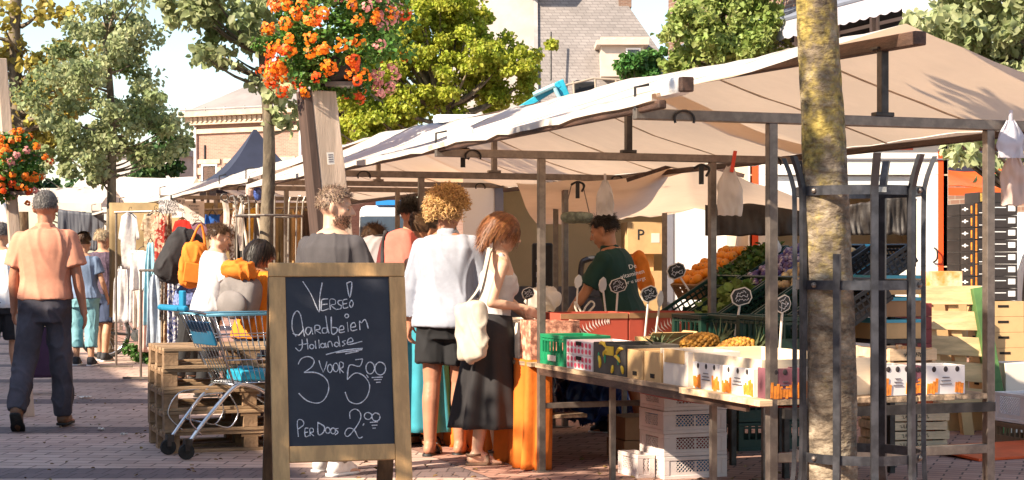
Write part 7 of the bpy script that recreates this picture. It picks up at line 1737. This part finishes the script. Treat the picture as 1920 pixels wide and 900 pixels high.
for sx in (-.2, .2): m = MB(); m.tube([(sx - .025, .05, .1), (sx + .025, .05, .1)], .1, 14); m.build('wheel', MATS['rubber'], t)
o = lumpy_bag('folded_apron', 'orange folded apron hanging just behind the seller', P(1206, 512, 14.2), (.13, .18, .40), (0, R(-14), 0), ORB, 'apron', 12, wr=.02)
# things hanging from the beams
PLB = M('thin_plastic', (.78, .74, .72), .35, .04, 5, trans=.45)
def hang_bag(label, px0, px1, py0, py1, Y, seed, mat=PLB, clip=None):
    a, c = P(px0, py0, Y), P(px1, py1, Y); w_, h = c.x - a.x, a.z - c.z; t = thing('plastic_bag', label, 'bag', ((a.x + c.x) / 2, Y, a.z), 0, 'plastic bags hanging from the stalls'); m = MB(); n_ = 28; rings = []
    for i in range(18):
        f = i / 17; ww = w_ / 2 * (.28 + .72 * min(1, f * 2.2)) * (1 - .12 * f); rings.append([Vector((ww * math.cos(q) * (1 + .2 * noise.noise(Vector((math.cos(q) * 2 + seed, f * 3, math.sin(q) * 2)))), .30 * ww * math.sin(q) + .02 * noise.noise(Vector((math.cos(q) * 4, f * 4, seed))), -h * f + .02 * noise.noise(Vector((math.cos(q) * 3, seed, f))))) for q in np.linspace(0, 6.283, n_ + 1)[:-1]])
    m.loft(rings, cap=False); m.build('bag', mat, t, smooth=True); m = MB()
    if clip: m.box((.02, -.02, .03), (.022, .03, .14), eul(y=R(10))); m.build('clip', clip, t)
    else: m.tube([(0, 0, -.01), (0, 0, .05)], .01); m.build('knot', mat, t)
    return t
hang_bag('white plastic bag clipped with a red peg to the beam of the nearest stall', 1343, 1394, 312, 404, 11.1, 1, clip=M('red_plastic')); hang_bag('white plastic bag hanging above the seller', 1117, 1152, 338, 403, 12.9, 5); hang_bag('bluish clear plastic bag hanging at the right end of the near beam', 1868, 1922, 226, 296, 8.35, 8, M('thin_plastic_blue', (.66, .66, .74), .3, .05, 5, trans=.4)); hang_bag('pinkish plastic bag hanging below the bluish one', 1874, 1926, 285, 384, 8.55, 11, M('thin_plastic_pink', (.72, .58, .52), .35, .05, 5, trans=.4))
t = lumpy_bag('net_roll', 'grey green roll of bags hung on strings from the beam', P(1082, 408, 13.4), (.26, .10, .085), (0, 0, 0), M('net_green', (.20, .23, .18), .6, .4, 20), 'roll', 4, wr=.01); m = MB()
for sx in (-.1, .1): m.tube([(sx, 0, .02), (sx * .25, 0, .34)], .004, 4)
m.build('strings', MATS['steel'], t)
for k, (px, py, Y, lb) in enumerate(((1083, 352, 12.9, 'black clamp hanging on the beam above the net roll'), (1315, 322, 10.9, 'black clamp under the beam beside the red peg'), (868, 290, 10.75, 'black clamp on the left end of the second beam'))):
    m = MB(); m.tube(catmull([Vector((-.05, 0, .02)), Vector((0, 0, .045)), Vector((.05, 0, .02)), Vector((.03, 0, -.03))], 5), .009, 6); m.box((0, 0, -.02), (.03, .025, .12)); o = m.build('clamp', MATS['black']); o.location = P(px, py, Y); tag(o, lb, 'clamp')
# dry leaves and crumbs on the paving
rr = np.random.default_rng(4); n_ = 420; pos = np.stack([rr.uniform(-4.5, 2.2, n_), rr.uniform(9.2, 19, n_), rr.uniform(.008, .02, n_)], 1); nr_ = rr.normal(size=(n_, 3)) * .25 + np.array([0, 0, 1.0]); nr_ /= np.linalg.norm(nr_, axis=1)[:, None]
o = link('fallen_leaves', leaf_mesh('fallen_leaves', pos, nr_, rr.normal(size=(n_, 3)), np.full(n_, .038), 4), M('dry_leaf', (.22, .14, .05), .8, .3, 3, island=.4)); tag(o, 'small dry leaves scattered over the paving', 'leaves', None, 'stuff')
# litter
for k, (px, Y, s, lb) in enumerate(((158, 16.5, .13, 'crumpled pale paper on the paving behind the walking man'), (615, 10.9, .16, 'flattened pale paper on the paving under the chalkboard'), (190, 13.4, .06, 'tiny scrap of paper on the shaded paving'), (232, 13.0, .05, 'small white scrap near the pallets'))):
    m = MB(); m.grid(lambda u, v: ((u - .5) * s, (v - .5) * s * .7, .012 + .02 * noise.noise(Vector((u * 4 + k, v * 4, k)))), 8, 6); o = m.build('paper_scrap', M('paper'), None, solid=.002); o.location = GX(px, Y, .004); o.rotation_euler = (0, 0, k); tag(o, lb, 'litter')
